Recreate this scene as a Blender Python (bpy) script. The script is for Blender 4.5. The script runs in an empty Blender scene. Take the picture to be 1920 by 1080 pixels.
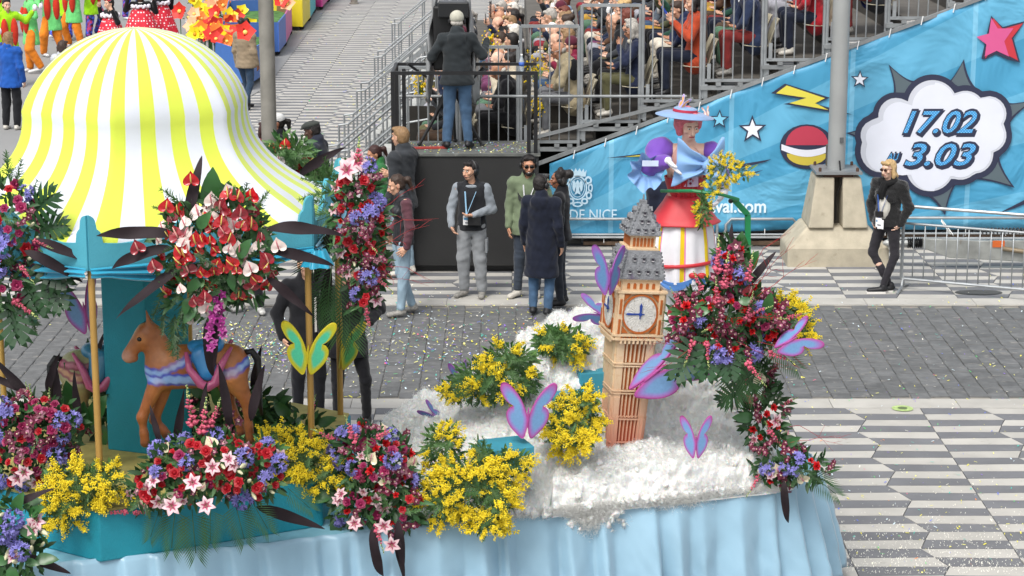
import bpy, bmesh, math, random
import numpy as np
from mathutils import Vector, Matrix, Euler
rnd = random.Random(7)
sc = bpy.context.scene
C = sc.collection
PI = math.pi
R = math.radians
# ---------------------------------------------------------------- camera
FPX = 4000.0; CH = 6.15; PITCH = math.atan(922 / FPX)
cam = bpy.data.objects.new('camera', bpy.data.cameras.new('camera')); C.objects.link(cam)
cam.location = (0, 0, CH); cam.rotation_euler = (PI / 2 - PITCH, 0, 0)
cam.data.sensor_width = 36; cam.data.lens = 36 * FPX / 1920
cam.data.clip_start = .5; cam.data.clip_end = 2000
sc.camera = cam
# ---------------------------------------------------------------- sky, sun, exposure
w = bpy.data.worlds.new('World'); sc.world = w; w.use_nodes = True
nt = w.node_tree; bg = nt.nodes['Background']
sky = nt.nodes.new('ShaderNodeTexSky'); sky.sky_type = 'NISHITA'; sky.sun_disc = False
SUN_EL = R(56); SUN_AZ = R(205)
sky.sun_elevation = SUN_EL; sky.sun_rotation = SUN_AZ; sky.dust_density = 4; sky.air_density = 1.2
hs = nt.nodes.new('ShaderNodeHueSaturation'); hs.inputs['Saturation'].default_value = .3
nt.links.new(sky.outputs[0], hs.inputs['Color']); nt.links.new(hs.outputs[0], bg.inputs[0])
bg.inputs[1].default_value = .15
sun = bpy.data.objects.new('sun', bpy.data.lights.new('sun', 'SUN')); C.objects.link(sun)
sun.data.energy = 1.5; sun.data.angle = R(22); sun.data.color = (1, .97, .92)
sd = Vector((math.sin(SUN_AZ) * math.cos(SUN_EL), math.cos(SUN_AZ) * math.cos(SUN_EL), math.sin(SUN_EL)))
sun.rotation_euler = sd.to_track_quat('Z', 'Y').to_euler()
sc.view_settings.view_transform = 'Standard'; sc.view_settings.look = 'None'
sc.view_settings.gamma = 1; sc.view_settings.use_curve_mapping = False
sc.view_settings.exposure = .45
sc.render.engine = 'CYCLES'; sc.cycles.use_denoising = True
sc.cycles.max_bounces = 6; sc.cycles.transparent_max_bounces = 8
try: sc.cycles.use_adaptive_sampling = True
except Exception: pass
# ---------------------------------------------------------------- projection helpers
cp, sp = math.cos(PITCH), math.sin(PITCH)
def at(px, py, Y):
    u = (px - 960) / FPX; v = (540 - py) / FPX
    d = Vector((u, cp + v * sp, -sp + v * cp))
    return Vector((0, 0, CH)) + d * (Y / d.y)
def gr(px, py, z=0):
    u = (px - 960) / FPX; v = (540 - py) / FPX
    d = Vector((u, cp + v * sp, -sp + v * cp))
    return Vector((0, 0, CH)) + d * ((z - CH) / d.z)
def dep(p): return p[1] * cp + (CH - p[2]) * sp
def proj(p):
    d = dep(p); yy = (p[1] * sp + (p[2] - CH) * cp)
    return 960 + p[0] / d * FPX, 540 - yy / d * FPX
# ---------------------------------------------------------------- materials
def hx(h):
    h = h.lstrip('#')
    c = [int(h[i:i + 2], 16) / 255 for i in (0, 2, 4)]
    return tuple((x / 12.92 if x <= .04045 else ((x + .055) / 1.055) ** 2.4) for x in c)
_M = {}
def mat(col, rough=.6, metal=0, var=.12, scale=8., bump=0., bscale=60., rand=0., sheen=0., spec=.5, coat=0., attr=None, trans=0., wear=None, sss=0.):
    key = (str(col), rough, metal, var, scale, bump, bscale, rand, sheen, spec, coat, attr, trans, str(wear), sss)
    if key in _M: return _M[key]
    if isinstance(col, str): col = hx(col)
    m = bpy.data.materials.new('surface'); m.use_nodes = True
    n = m.node_tree.nodes; l = m.node_tree.links; b = n['Principled BSDF']
    b.inputs['Roughness'].default_value = rough; b.inputs['Metallic'].default_value = metal
    b.inputs['Specular IOR Level'].default_value = spec
    if sheen: b.inputs['Sheen Weight'].default_value = sheen
    if coat: b.inputs['Coat Weight'].default_value = coat
    if sss:
        b.inputs['Subsurface Weight'].default_value = sss; b.inputs['Subsurface Radius'].default_value = (.02, .01, .006)
    if trans:
        b.inputs['Transmission Weight'].default_value = trans
    tc = n.new('ShaderNodeTexCoord')
    if rand:   # every instance reads a different stretch of the noise
        oi0 = n.new('ShaderNodeObjectInfo'); sc0 = n.new('ShaderNodeMath'); sc0.operation = 'MULTIPLY'; sc0.inputs[1].default_value = 57.3; l.new(oi0.outputs['Random'], sc0.inputs[0])
        ad0 = n.new('ShaderNodeVectorMath'); ad0.operation = 'ADD'; l.new(tc.outputs['Object'], ad0.inputs[0]); l.new(sc0.outputs[0], ad0.inputs[1])
        class _T: outputs = {'Object': ad0.outputs[0]}
        tc = _T
    if attr:
        a = n.new('ShaderNodeAttribute'); a.attribute_name = attr; src = a.outputs['Color']
    else:
        rgb = n.new('ShaderNodeRGB'); rgb.outputs[0].default_value = (*col, 1); src = rgb.outputs[0]
    if var:
        nz = n.new('ShaderNodeTexNoise'); nz.inputs['Scale'].default_value = scale; nz.inputs['Detail'].default_value = 6
        l.new(tc.outputs['Object'], nz.inputs['Vector'])
        mr = n.new('ShaderNodeMapRange'); mr.inputs[1].default_value = .3; mr.inputs[2].default_value = .7
        mr.inputs[3].default_value = 1 - var; mr.inputs[4].default_value = 1 + var * .6
        l.new(nz.outputs['Fac'], mr.inputs[0])
        mx = n.new('ShaderNodeVectorMath'); mx.operation = 'SCALE'
        l.new(src, mx.inputs[0]); l.new(mr.outputs[0], mx.inputs['Scale']); src = mx.outputs[0]
    if rand:
        oi = n.new('ShaderNodeObjectInfo'); mr = n.new('ShaderNodeMapRange')
        mr.inputs[3].default_value = 1 - rand; mr.inputs[4].default_value = 1 + rand
        l.new(oi.outputs['Random'], mr.inputs[0])
        mx = n.new('ShaderNodeVectorMath'); mx.operation = 'SCALE'
        l.new(src, mx.inputs[0]); l.new(mr.outputs[0], mx.inputs['Scale']); src = mx.outputs[0]
    if wear:
        nz = n.new('ShaderNodeTexNoise'); nz.inputs['Scale'].default_value = wear[1]; nz.inputs['Detail'].default_value = 8
        l.new(tc.outputs['Object'], nz.inputs['Vector'])
        mr = n.new('ShaderNodeMapRange'); mr.inputs[1].default_value = wear[2]; mr.inputs[2].default_value = wear[2] + .12
        l.new(nz.outputs['Fac'], mr.inputs[0])
        mi = n.new('ShaderNodeMix'); mi.data_type = 'RGBA'
        l.new(mr.outputs[0], mi.inputs[0]); l.new(src, mi.inputs[6]); mi.inputs[7].default_value = (*hx(wear[0]), 1); src = mi.outputs[2]
    l.new(src, b.inputs['Base Color'])
    if bump:
        nz = n.new('ShaderNodeTexNoise'); nz.inputs['Scale'].default_value = bscale; nz.inputs['Detail'].default_value = 4
        l.new(tc.outputs['Object'], nz.inputs['Vector'])
        bp = n.new('ShaderNodeBump'); bp.inputs['Strength'].default_value = bump; bp.inputs['Distance'].default_value = .01
        l.new(nz.outputs['Fac'], bp.inputs['Height']); l.new(bp.outputs[0], b.inputs['Normal'])
    _M[key] = m
    return m
def cloth(c, rough=.85, bump=.5, bs=13): return mat(c, rough=rough, var=.22, scale=6, bump=bump, bscale=bs, sheen=.15, spec=.2)
GALV = mat('#a3a7a9', rough=.42, metal=.55, var=.18, scale=6, bump=.05)
GALV2 = mat('#8f9293', rough=.55, metal=.4, var=.25, scale=5)
BLACKM = mat('#1b1b1d', rough=.45, var=.2)
# ---------------------------------------------------------------- mesh building
def wm(o):
    if o.parent is None: return o.matrix_basis.copy()
    return wm(o.parent) @ o.matrix_parent_inverse @ o.matrix_basis
def link(name, me, parent=None, world=False, M=None):
    o = bpy.data.objects.new(name, me); C.objects.link(o)
    if parent is not None:
        o.parent = parent
        if world: o.matrix_parent_inverse = wm(parent).inverted()
    if M is not None: o.matrix_basis = M
    return o
class MB:
    def __init__(s): s.v = []; s.f = []; s.m = []
    def add(s, vs, fs, mi=0, M=None):
        k = len(s.v)
        s.v += [tuple(M @ Vector(v)) if M is not None else tuple(v) for v in vs]
        s.f += [tuple(i + k for i in f) for f in fs]; s.m += [mi] * len(fs)
    def box(s, c, d, mi=0, M=None, rz=0):
        x, y, z = d[0] / 2, d[1] / 2, d[2] / 2
        T = Matrix.Translation(c) @ Matrix.Rotation(rz, 4, 'Z')
        if M is not None: T = M @ T
        s.add([(-x, -y, -z), (x, -y, -z), (x, y, -z), (-x, y, -z), (-x, -y, z), (x, -y, z), (x, y, z), (-x, y, z)],
              [(0, 3, 2, 1), (4, 5, 6, 7), (0, 1, 5, 4), (1, 2, 6, 5), (2, 3, 7, 6), (3, 0, 4, 7)], mi, T)
    def beam(s, a, b, w, h, mi=0):
        a = Vector(a); b = Vector(b); d = (b - a)
        q = d.to_track_quat('Y', 'Z').to_matrix().to_4x4()
        s.box((0, 0, 0), (w, d.length, h), mi, Matrix.Translation((a + b) / 2) @ q)
    def tube(s, path, r, n=8, mi=0, M=None, cap=True, flat=1.):
        path = [Vector(p) for p in path]; m = len(path)
        rs = r if isinstance(r, (list, tuple)) else [r] * m
        vs = []; up = None
        for i, p in enumerate(path):
            t = (path[min(i + 1, m - 1)] - path[max(i - 1, 0)]).normalized()
            if up is None: up = Vector((0, 0, 1)) if abs(t.z) < .9 else Vector((1, 0, 0))
            a = t.cross(up).normalized(); up = a.cross(t).normalized()
            for j in range(n):
                th = 2 * PI * j / n
                vs.append(p + a * math.cos(th) * rs[i] + up * math.sin(th) * rs[i] * flat)
        fs = [(i * n + j, i * n + (j + 1) % n, (i + 1) * n + (j + 1) % n, (i + 1) * n + j) for i in range(m - 1) for j in range(n)]
        if cap: fs += [tuple(reversed(range(n))), tuple((m - 1) * n + j for j in range(n))]
        s.add(vs, fs, mi, M)
    def lathe(s, prof, n=16, mi=0, M=None):
        vs = [(r * math.cos(2 * PI * j / n), r * math.sin(2 * PI * j / n), z) for r, z in prof for j in range(n)]
        m = len(prof)
        fs = [(i * n + j, i * n + (j + 1) % n, (i + 1) * n + (j + 1) % n, (i + 1) * n + j) for i in range(m - 1) for j in range(n)]
        fs += [tuple(reversed(range(n))), tuple((m - 1) * n + j for j in range(n))]
        s.add(vs, fs, mi, M)
    def ell(s, c, r, mi=0, n=10, m=7, M=None):
        T = Matrix.Translation(c) @ Matrix.Diagonal((*r, 1))
        if M is not None: T = M @ T
        s.lathe([(max(.02, math.sin(PI * i / m)), -math.cos(PI * i / m)) for i in range(m + 1)], n, mi, T)
    def prism(s, poly, z0, z1, mi=0, M=None, back=True):
        n = len(poly)
        vs = [(x, y, z0) for x, y in poly] + [(x, y, z1) for x, y in poly]
        fs = [tuple(n + i for i in range(n))] + [(i, (i + 1) % n, n + (i + 1) % n, n + i) for i in range(n)]
        if back: fs.append(tuple(reversed(range(n))))
        s.add(vs, fs, mi, M)
    def grid(s, fn, nu, nv, mi=0, closeu=False):
        vs = [fn(i / nu, j / nv) for j in range(nv + 1) for i in range(nu + (0 if closeu else 1))]
        W = nu if closeu else nu + 1
        fs = [(j * W + i, j * W + (i + 1) % W, (j + 1) * W + (i + 1) % W, (j + 1) * W + i) for j in range(nv) for i in range(nu)]
        s.add(vs, fs, mi)
    def mesh(s, name, mats, smooth=False):
        me = bpy.data.meshes.new(name); me.from_pydata(s.v, [], s.f)
        for m in (mats if isinstance(mats, (list, tuple)) else [mats]): me.materials.append(m)
        me.polygons.foreach_set('material_index', s.m)
        if smooth: me.polygons.foreach_set('use_smooth', [True] * len(s.f))
        if smooth == 'auto':
            try: me.set_sharp_from_angle(angle=R(38))
            except Exception: pass
        me.update(); return me
    def build(s, name, mats, parent=None, smooth=False, world=True, M=None, bevel=0):
        o = link(name, s.mesh(name, mats, smooth), parent, world, M)
        if bevel:
            b = o.modifiers.new('bevel', 'BEVEL'); b.width = bevel; b.segments = 2; b.limit_method = 'ANGLE'
        return o
def tag(o, label=None, cat=None, group=None, kind=None):
    if label: o['label'] = label
    if cat: o['category'] = cat
    if group: o['group'] = group
    if kind: o['kind'] = kind
    return o
def thing(name, label, cat, loc=(0, 0, 0), rz=0, group=None):
    o = bpy.data.objects.new(name, None); C.objects.link(o); o.empty_display_size = .2
    o.location = loc; o.rotation_euler = (0, 0, rz)
    return tag(o, label, cat, group)
def colattr(me, cols):
    a = me.color_attributes.new('Col', 'FLOAT_COLOR', 'POINT')
    a.data.foreach_set('color', np.asarray([(*c, 1) if len(c) == 3 else c for c in cols], dtype=np.float32).ravel())
def lerp(a, b, t): return tuple(x + (y - x) * t for x, y in zip(a, b))
# ---------------------------------------------------------------- implicit surfaces (numpy surface nets)
V = lambda *a: np.array(a, dtype=float)
def cap(a, b, ra, rb=None, n=None, flat=1.): return ('c', V(*a), V(*b), ra, ra if rb is None else rb, None if n is None else V(*n), flat)
def ell(c, r, rot=None): return ('e', V(*c), V(*r), rot)
def _pd(p, X):
    if p[0] == 'c':
        _, a, b, ra, rb, n, fl = p
        ba = b - a; L = max(1e-9, ba @ ba)
        d = X - a; t = np.clip((d @ ba) / L, 0, 1)
        v = d - t[..., None] * ba
        if n is not None:
            v = v + ((v @ n) * (1 / fl - 1))[..., None] * n
        return np.sqrt((v * v).sum(-1)) - (ra + (rb - ra) * t)
    _, c, r, rot = p
    d = X - c
    if rot is not None: d = d @ rot
    q = d / r; k = np.sqrt((q * q).sum(-1)); g = q / r
    return k * (k - 1) / np.maximum(1e-6, np.sqrt((g * g).sum(-1)))
def _bb(p, e):
    if p[0] == 'c':
        r = max(p[3], p[4]) + e
        return np.minimum(p[1], p[2]) - r, np.maximum(p[1], p[2]) + r
    r = (p[2] if p[3] is None else np.full(3, p[2].max())) + e
    return p[1] - r, p[1] + r
def field(prims, h, k=.02, cut=(), fold=0., seed=0, ff=1., zmin=None):
    e = k + 2 * h
    bbs = [_bb(p, e) for p in prims]
    lo = np.min([b[0] for b in bbs], 0) - h; hi = np.max([b[1] for b in bbs], 0) + h
    n = np.ceil((hi - lo) / h).astype(int) + 1
    ax = [lo[i] + h * np.arange(n[i]) for i in range(3)]
    f = np.full(tuple(n), 1., dtype=float)
    def sub(b):
        i0 = np.clip(((b[0] - lo) / h).astype(int), 0, n - 1); i1 = np.clip(((b[1] - lo) / h).astype(int) + 2, 1, n)
        sl = tuple(slice(i0[i], i1[i]) for i in range(3))
        X = np.stack(np.meshgrid(ax[0][sl[0]], ax[1][sl[1]], ax[2][sl[2]], indexing='ij'), -1)
        return sl, X
    for p, b in zip(prims, bbs):
        sl, X = sub(b)
        d = _pd(p, X); g = f[sl]
        hh = np.maximum(k - np.abs(g - d), 0) / k
        f[sl] = np.minimum(g, d) - hh * hh * k * .25
    for p in cut:
        sl, X = sub(_bb(p, e)); d = -_pd(p, X); g = f[sl]
        hh = np.maximum(.006 - np.abs(g - d), 0) / .006
        f[sl] = np.maximum(g, d) + hh * hh * .006 * .25
    if fold:
        rg = np.random.RandomState(seed)
        X = np.stack(np.meshgrid(*ax, indexing='ij'), -1)
        w_ = 0
        for i in range(6):
            kv = rg.normal(size=3) * V(1., 1., 1.) * (22 + 26 * rg.rand()) * ff
            w_ = w_ + np.sin(X @ kv + rg.rand() * 6 + 1.5 * np.sin(X @ (kv[[1, 2, 0]] * .35)))
        f += fold * w_ / 3
    if zmin is not None: f = np.maximum(f, (zmin - ax[2])[None, None, :])
    return f, lo
def snet(f, lo, h):
    s = f < 0
    c = np.zeros(tuple(d - 1 for d in f.shape), dtype=np.int8)
    for i in (0, 1):
        for j in (0, 1):
            for k in (0, 1):
                c += s[i:f.shape[0] - 1 + i, j:f.shape[1] - 1 + j, k:f.shape[2] - 1 + k]
    act = (c > 0) & (c < 8); idx = np.argwhere(act)
    acc = np.zeros((len(idx), 3)); cnt = np.zeros(len(idx))
    cor = {}
    for i in (0, 1):
        for j in (0, 1):
            for k in (0, 1): cor[(i, j, k)] = f[idx[:, 0] + i, idx[:, 1] + j, idx[:, 2] + k]
    for axx in range(3):
        for u in (0, 1):
            for w_ in (0, 1):
                o0 = [0, 0, 0]; o0[(axx + 1) % 3] = u; o0[(axx + 2) % 3] = w_; o1 = list(o0); o1[axx] = 1
                f0 = cor[tuple(o0)]; f1 = cor[tuple(o1)]; m = (f0 < 0) != (f1 < 0)
                t = np.where(m, f0 / np.where(m, f0 - f1, 1), 0)
                p = np.array(o0, float)[None, :] + t[:, None] * (np.array(o1) - np.array(o0))[None, :]
                acc[m] += p[m]; cnt[m] += 1
    vs = (idx + acc / cnt[:, None]) * h + lo
    vid = -np.ones(c.shape, dtype=np.int64); vid[act] = np.arange(len(idx))
    faces = []
    for axx in range(3):
        b, d = (axx + 1) % 3, (axx + 2) % 3
        sl0 = [slice(None)] * 3; sl1 = [slice(None)] * 3; sl0[axx] = slice(0, -1); sl1[axx] = slice(1, None)
        s0 = s[tuple(sl0)]; s1 = s[tuple(sl1)]
        ch = np.argwhere(s0 != s1)
        ch = ch[(ch[:, b] > 0) & (ch[:, d] > 0) & (ch[:, b] < c.shape[b]) & (ch[:, d] < c.shape[d])]
        if not len(ch): continue
        ins = s0[ch[:, 0], ch[:, 1], ch[:, 2]]
        def cell(db, dd):
            q = ch.copy(); q[:, b] += db; q[:, d] += dd
            return vid[q[:, 0], q[:, 1], q[:, 2]]
        q = np.stack([cell(-1, -1), cell(0, -1), cell(0, 0), cell(-1, 0)], 1)
        q[~ins] = q[~ins][:, ::-1]
        faces.append(q)
    fa = np.concatenate(faces); fa = fa[(fa >= 0).all(1)]
    return vs, fa
def npmesh(name, vs, fa, mats, smooth=True, mi=None):
    me = bpy.data.meshes.new(name); k = fa.shape[1]
    me.vertices.add(len(vs)); me.vertices.foreach_set('co', np.ascontiguousarray(vs, dtype=np.float32).ravel())
    me.loops.add(fa.size); me.loops.foreach_set('vertex_index', np.ascontiguousarray(fa, dtype=np.int32).ravel())
    me.polygons.add(len(fa))
    me.polygons.foreach_set('loop_start', np.arange(0, fa.size, k, dtype=np.int32))
    me.polygons.foreach_set('loop_total', np.full(len(fa), k, dtype=np.int32))
    if mi is not None: me.polygons.foreach_set('material_index', np.asarray(mi, dtype=np.int32))
    me.polygons.foreach_set('use_smooth', np.full(len(fa), smooth))
    for m in (mats if isinstance(mats, (list, tuple)) else [mats]): me.materials.append(m)
    me.update(calc_edges=True)
    return me
def sdf(name, prims, h, mats, k=.02, cut=(), fold=0., seed=0, extra=None, ff=1., zmin=None):
    f, lo = field(prims, h, k, cut, fold, seed, ff, zmin)
    vs, fa = snet(f, lo, h)
    for (v2, f2) in (extra or []):
        fa = np.concatenate([fa, f2 + len(vs)]); vs = np.concatenate([vs, v2])
    return npmesh(name, vs, fa, mats)
# ================================================================ GROUND
def structure(o): o['kind'] = 'structure'; return o
ASPH = mat('#8b8b8a', rough=.9, var=.07, scale=.6, bump=.2, bscale=30)
mb = MB(); mb.add([(-400, -100, -.03), (400, -100, -.03), (400, 700, -.03), (-400, 700, -.03)], [(0, 1, 2, 3)])
structure(mb.build('ground', ASPH))
mb = MB()   # tram rails in the asphalt
for dx in (0, .09, 1.5, 1.59):
    a = gr(0, 262); b_ = gr(420, -60)
    mb.beam((a.x + dx, a.y, -.026), (b_.x + dx, b_.y, -.026), .035, .012)
structure(mb.build('tram_rails', mat('#6d6e6f', metal=.6, rough=.4)))
JOINT = mat('#66635c', rough=.95, var=.2, scale=4)
PAVL = mat('#b2afa8', rough=.8, var=.12, scale=3, rand=.06, bump=.1, wear=('#938e82', 14, .66))
PAVD = mat('#6f7073', rough=.8, var=.14, scale=3, rand=.07, bump=.1, wear=('#8b8a86', 16, .66))
SETT = mat('#646565', rough=.75, var=.24, scale=9, rand=.16, bump=.3, bscale=50, wear=('#8a8781', 7, .62))
CW, BH = .70, .2105
def zig(i, k):      # x of joint i at band line k
    x = -14 + i * CW
    if i % 2: x += .066 * (1 if (k // 2) % 2 else -1)
    return x
def yline(i, k, y0):
    return y0 + k * BH + (.028 if (k % 2) else 0) * (1 if i % 2 else -1)
def tile_poly(i, k, y0):
    g = .004
    s = 1 if i % 2 == 0 else -1
    ya, yb = y0 + k * BH, y0 + (k + 1) * BH
    # zigzag joints are straight between every second line
    def zx(ii, kk):
        if ii % 2 == 0: return -14 + ii * CW
        ph = kk % 4
        v = [0, .5, 1, .5][ph]
        return -14 + ii * CW + (v - .5) * .15
    xl0, xl1, xr0, xr1 = zx(i, k), zx(i, k + 1), zx(i + 1, k), zx(i + 1, k + 1)
    def dy(ii, kk): return (.011 if ii % 2 else -.011) if kk % 2 else 0
    return [(xl0 + g, ya + g + dy(i, k)), (xr0 - g, ya + g + dy(i + 1, k)), (xr1 - g, yb - g + dy(i + 1, k + 1)), (xl1 + g, yb - g + dy(i, k + 1))]
def paving(name, y0, nb, i0, i1, pick, label, slab_y, flip=0):
    root = MB()
    root.add([(-14 + i0 * CW, y0, -.01), (-14 + i1 * CW, y0, -.01), (-14 + i1 * CW, y0 + nb * BH, -.01), (-14 + i0 * CW, y0 + nb * BH, -.01)], [(0, 1, 2, 3)])
    rt = structure(root.build(name, JOINT))
    rest = MB(); n = 0; cand = []
    for i in range(i0, i1):
        for k in range(nb):
            P_ = tile_poly(i, k, y0); c = (sum(p[0] for p in P_) / 4, sum(p[1] for p in P_) / 4)
            px, py = proj((c[0], c[1], .02)); dark = (i + k + flip) % 2
            vis = -40 < px < 1960 and py < 1110 and pick(px, py)
            cand.append((c[1] if vis else 1e6, P_, c, dark))
    cand.sort(key=lambda t: t[0])
    for q, (key, P_, c, dark) in enumerate(cand):
        zt = .012 + rnd.uniform(-.0012, .0012)
        if q < 290 and key < 1e5:
            t = MB(); t.prism([(x - c[0], y - c[1]) for x, y in P_], -.02, 0)
            t.build('paving_stone', PAVD if dark else PAVL, rt, world=False, M=Matrix.Translation((c[0], c[1], zt)))
        else: rest.prism(P_, -.008, zt, dark, back=False)
    tag(rest.build('paving_stones', [PAVL, PAVD], rt), kind='stuff')
    # light edging slabs
    x = -14.0
    while x < 14:
        L = rnd.uniform(1.0, 1.5); t = MB(); t.prism([(0, 0), (L - .006, 0), (L - .006, .34), (0, .34)], -.02, 0)
        t.build('edging_slab', PAVL, rt, world=False, M=Matrix.Translation((x, slab_y, .013))); x += L
    return rt
paving('near_pavement', 21.12 - 48 * BH, 48, 4, 38, lambda px, py: px > 1480 or (590 < px < 800 and py < 830), None, 21.13)
paving('far_pavement', 26.06, 215, 2, 44, lambda px, py: (py > 455 and (px > 1360 or 640 < px < 1120)) or (py > 490 and px > 1040), None, 25.71, 1)
# asphalt square on the far left lies over the paving
mb = MB(); mb.add([(-40, 29.5, .024), (-7.3, 29.5, .024), (-5.3, 46, .024), (-5.6, 72, .024), (-40, 72, .024)], [(0, 1, 2, 3, 4)])
structure(mb.build('asphalt_square', ASPH))
# setts of the roadway
mb = MB(); mb.add([(-14, 21.47, -.012), (14, 21.47, -.012), (14, 25.71, -.012), (-14, 25.71, -.012)], [(0, 1, 2, 3)])
road = structure(mb.build('road', mat('#8a867e', rough=.95, var=.25, scale=3)))
SW, SH = .207, .2016; meshes = []
for q in range(14):
    t = MB(); a = SW / 2 - .004; b_ = SH / 2 - .005; j = lambda: rnd.uniform(-.006, .006)
    lo = [(-a + j(), -b_ + j()), (a + j(), -b_ + j()), (a + j(), b_ + j()), (-a + j(), b_ + j())]
    t.add([(x, y, -.03) for x, y in lo] + [(x, y, -.006) for x, y in lo] + [(x * .9, y * .9, rnd.uniform(-.001, .003)) for x, y in lo],
          [(0, 1, 5, 4), (1, 2, 6, 5), (2, 3, 7, 6), (3, 0, 4, 7), (4, 5, 9, 8), (5, 6, 10, 9), (6, 7, 11, 10), (7, 4, 8, 11), (8, 9, 10, 11)])
    meshes.append((t, t.mesh('sett', SETT, False)))
cand = []
for i in range(-52, 52):
    for k in range(21):
        c = (i * SW + SW / 2 + .05, 21.49 + SH / 2 + (k + (.5 if i % 2 else .1)) * SH * .985 + rnd.uniform(-.01, .01))
        if c[1] > 25.62: continue
        px, py = proj((c[0], c[1], 0)); vis = (1490 < px < 1940) or (690 < px < 860) or (640 < px < 1110 and py < 660)
        cand.append((c[1] if vis else 1e6, c))
cand.sort()
rest = MB()
for q, (key, c) in enumerate(cand):
    t, me = meshes[q % 14]; T = Matrix.Translation((c[0], c[1], .006 + rnd.uniform(-.003, .003))) @ Matrix.Rotation(rnd.uniform(-.02, .02), 4, 'Z')
    if q < 290: link('sett', me, road, True, T)
    else: rest.add(t.v, t.f, 0, T)
tag(rest.build('setts', SETT, road), kind='stuff')
# confetti
cc = ['#e8e04a', '#46b9a8', '#5b6fd0', '#8a63c8', '#ece7d6', '#e46a8a', '#58c46a', '#e7873c', '#d8e8ee', '#f2ee86']
mb = MB()
def conf(x, y, z, s):
    a = rnd.uniform(0, PI); L = s * rnd.uniform(.6, 1.3); W = s * rnd.uniform(.25, .5)
    ca, sa = math.cos(a), math.sin(a); tz = rnd.uniform(0, .006)
    mb.add([(x + ca * u * L - sa * v_ * W, y + sa * u * L + ca * v_ * W, z + tz * (u + 1)) for u, v_ in ((-1, -1), (1, -1), (1, 1), (-1, 1))], [(0, 1, 2, 3)], rnd.choices(range(10), [22, 12, 10, 8, 20, 3, 5, 3, 12, 16])[0])
for i in range(2500):
    px = rnd.gauss(880, 260); py = rnd.triangular(515, 760, 640)
    if rnd.random() < .35: py = rnd.triangular(600, 720, 650); px = rnd.gauss(480, 90)
    p = gr(px, py); conf(p.x, p.y, .022, rnd.choice([.006, .009, .013, .019]))
for i in range(900):
    p = gr(rnd.uniform(1300, 1960), rnd.uniform(515, 1080)); conf(p.x, p.y, .02, rnd.choice([.005, .008, .014]))
for i in range(500):
    p = gr(rnd.uniform(560, 800), rnd.uniform(20, 300)); conf(p.x, p.y, .03, rnd.uniform(.01, .03))
tag(mb.build('confetti', [mat(c, rough=.5, var=0) for c in cc]), 'scattered paper confetti lying over the setts and paving', 'confetti', kind='stuff')
mb = MB()
for i in range(1000):
    px = rnd.uniform(1560, 1920); py = 1080 - abs(rnd.gauss(0, 60)); p = gr(px, py)
    if 0 < py: conf(p.x, p.y, .019, .005)
tag(mb.build('rice_confetti', [mat('#efece0', rough=.6, var=0)] * 10), 'fine white crumbs strewn over the near striped paving', 'confetti', kind='stuff')
mb = MB(); p = gr(1692, 769); mb.lathe([(.10, .019), (.11, .021), (.03, .022)], 20, 0, Matrix.Translation((p.x, p.y, 0))); mb.lathe([(.045, .022), (.05, .024), (.005, .0245)], 16, 1, Matrix.Translation((p.x, p.y, 0)))
tag(mb.build('survey_mark', [mat('#a9bf7a', var=.3, scale=30), mat('#5f6f45')]), 'pale green sprayed ring mark on the kerb edging of the near pavement', 'paint mark')
mb = MB(); p = gr(1835, 551); mb.lathe([(.28, .018), (.30, .022), (.02, .023)], 24, 0, Matrix.Translation((p.x, p.y, 0)) @ Matrix.Diagonal((1, .45, 1, 1)))
tag(mb.build('manhole_cover', mat('#5b5a57', metal=.4)), 'dark oval iron cover let into the paving under the long barrier', 'cover')
# ================================================================ GRANDSTAND
YS = 29.3
def zf(r): return 1.5 + .285 * r
def xr(r): return .87 + .84 * r
gs = thing('grandstand', 'galvanised steel grandstand with stepped railings full of spectators', 'grandstand', (xr(0), YS, 0))
DECK = mat('#5c5852', rough=.85, var=.25, scale=3, bump=.1)
for r in range(-2, 12):
    d = MB(); d.box((xr(r) - .13, YS + 11, zf(r) - .03), (.84, 21.8, .06)); d.build('step_deck', DECK, gs)
    d = MB(); d.box((xr(r) - .56, YS + 11, zf(r) - .2), (.03, 21.8, .27)); d.build('riser', mat('#45423d', var=.2), gs)
def panel(r, x0, x1, z0, z1, y=YS, name='railing_panel'):
    d = MB(); n = max(2, round((x1 - x0) / .135))
    d.tube([(x0, y, z0 - .25), (x0, y, z1)], .024); d.tube([(x1, y, z0 - .25), (x1, y, z1)], .024)
    d.beam((x0, y, z1), (x1, y, z1), .045, .04); d.beam((x0, y, z0), (x1, y, z0), .04, .04)
    for i in range(1, n): x = x0 + (x1 - x0) * i / n; d.tube([(x, y, z0), (x, y, z1)], .0105, 6)
    for x in (x0, x1):
        d.box((x + .07, y - .01, z0 + .12), (.05, .03, .22))
    return d.build(name, GALV, gs)
for r in range(-2, 10):
    x0 = xr(r) - .75; panel(r, x0, x0 + .80, zf(r) - .02, zf(r) + 1.58)
    d = MB(); d.beam((x0 - .05, YS - .03, zf(r) - .12), (x0 + .85, YS - .03, zf(r) - .12), .05, .055)
    for q in (.2, .5, .68): d.box((x0 + q, YS - .06, zf(r) - .065), (.07, .03, .045))
    d.build('bearer', GALV2, gs)
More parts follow.
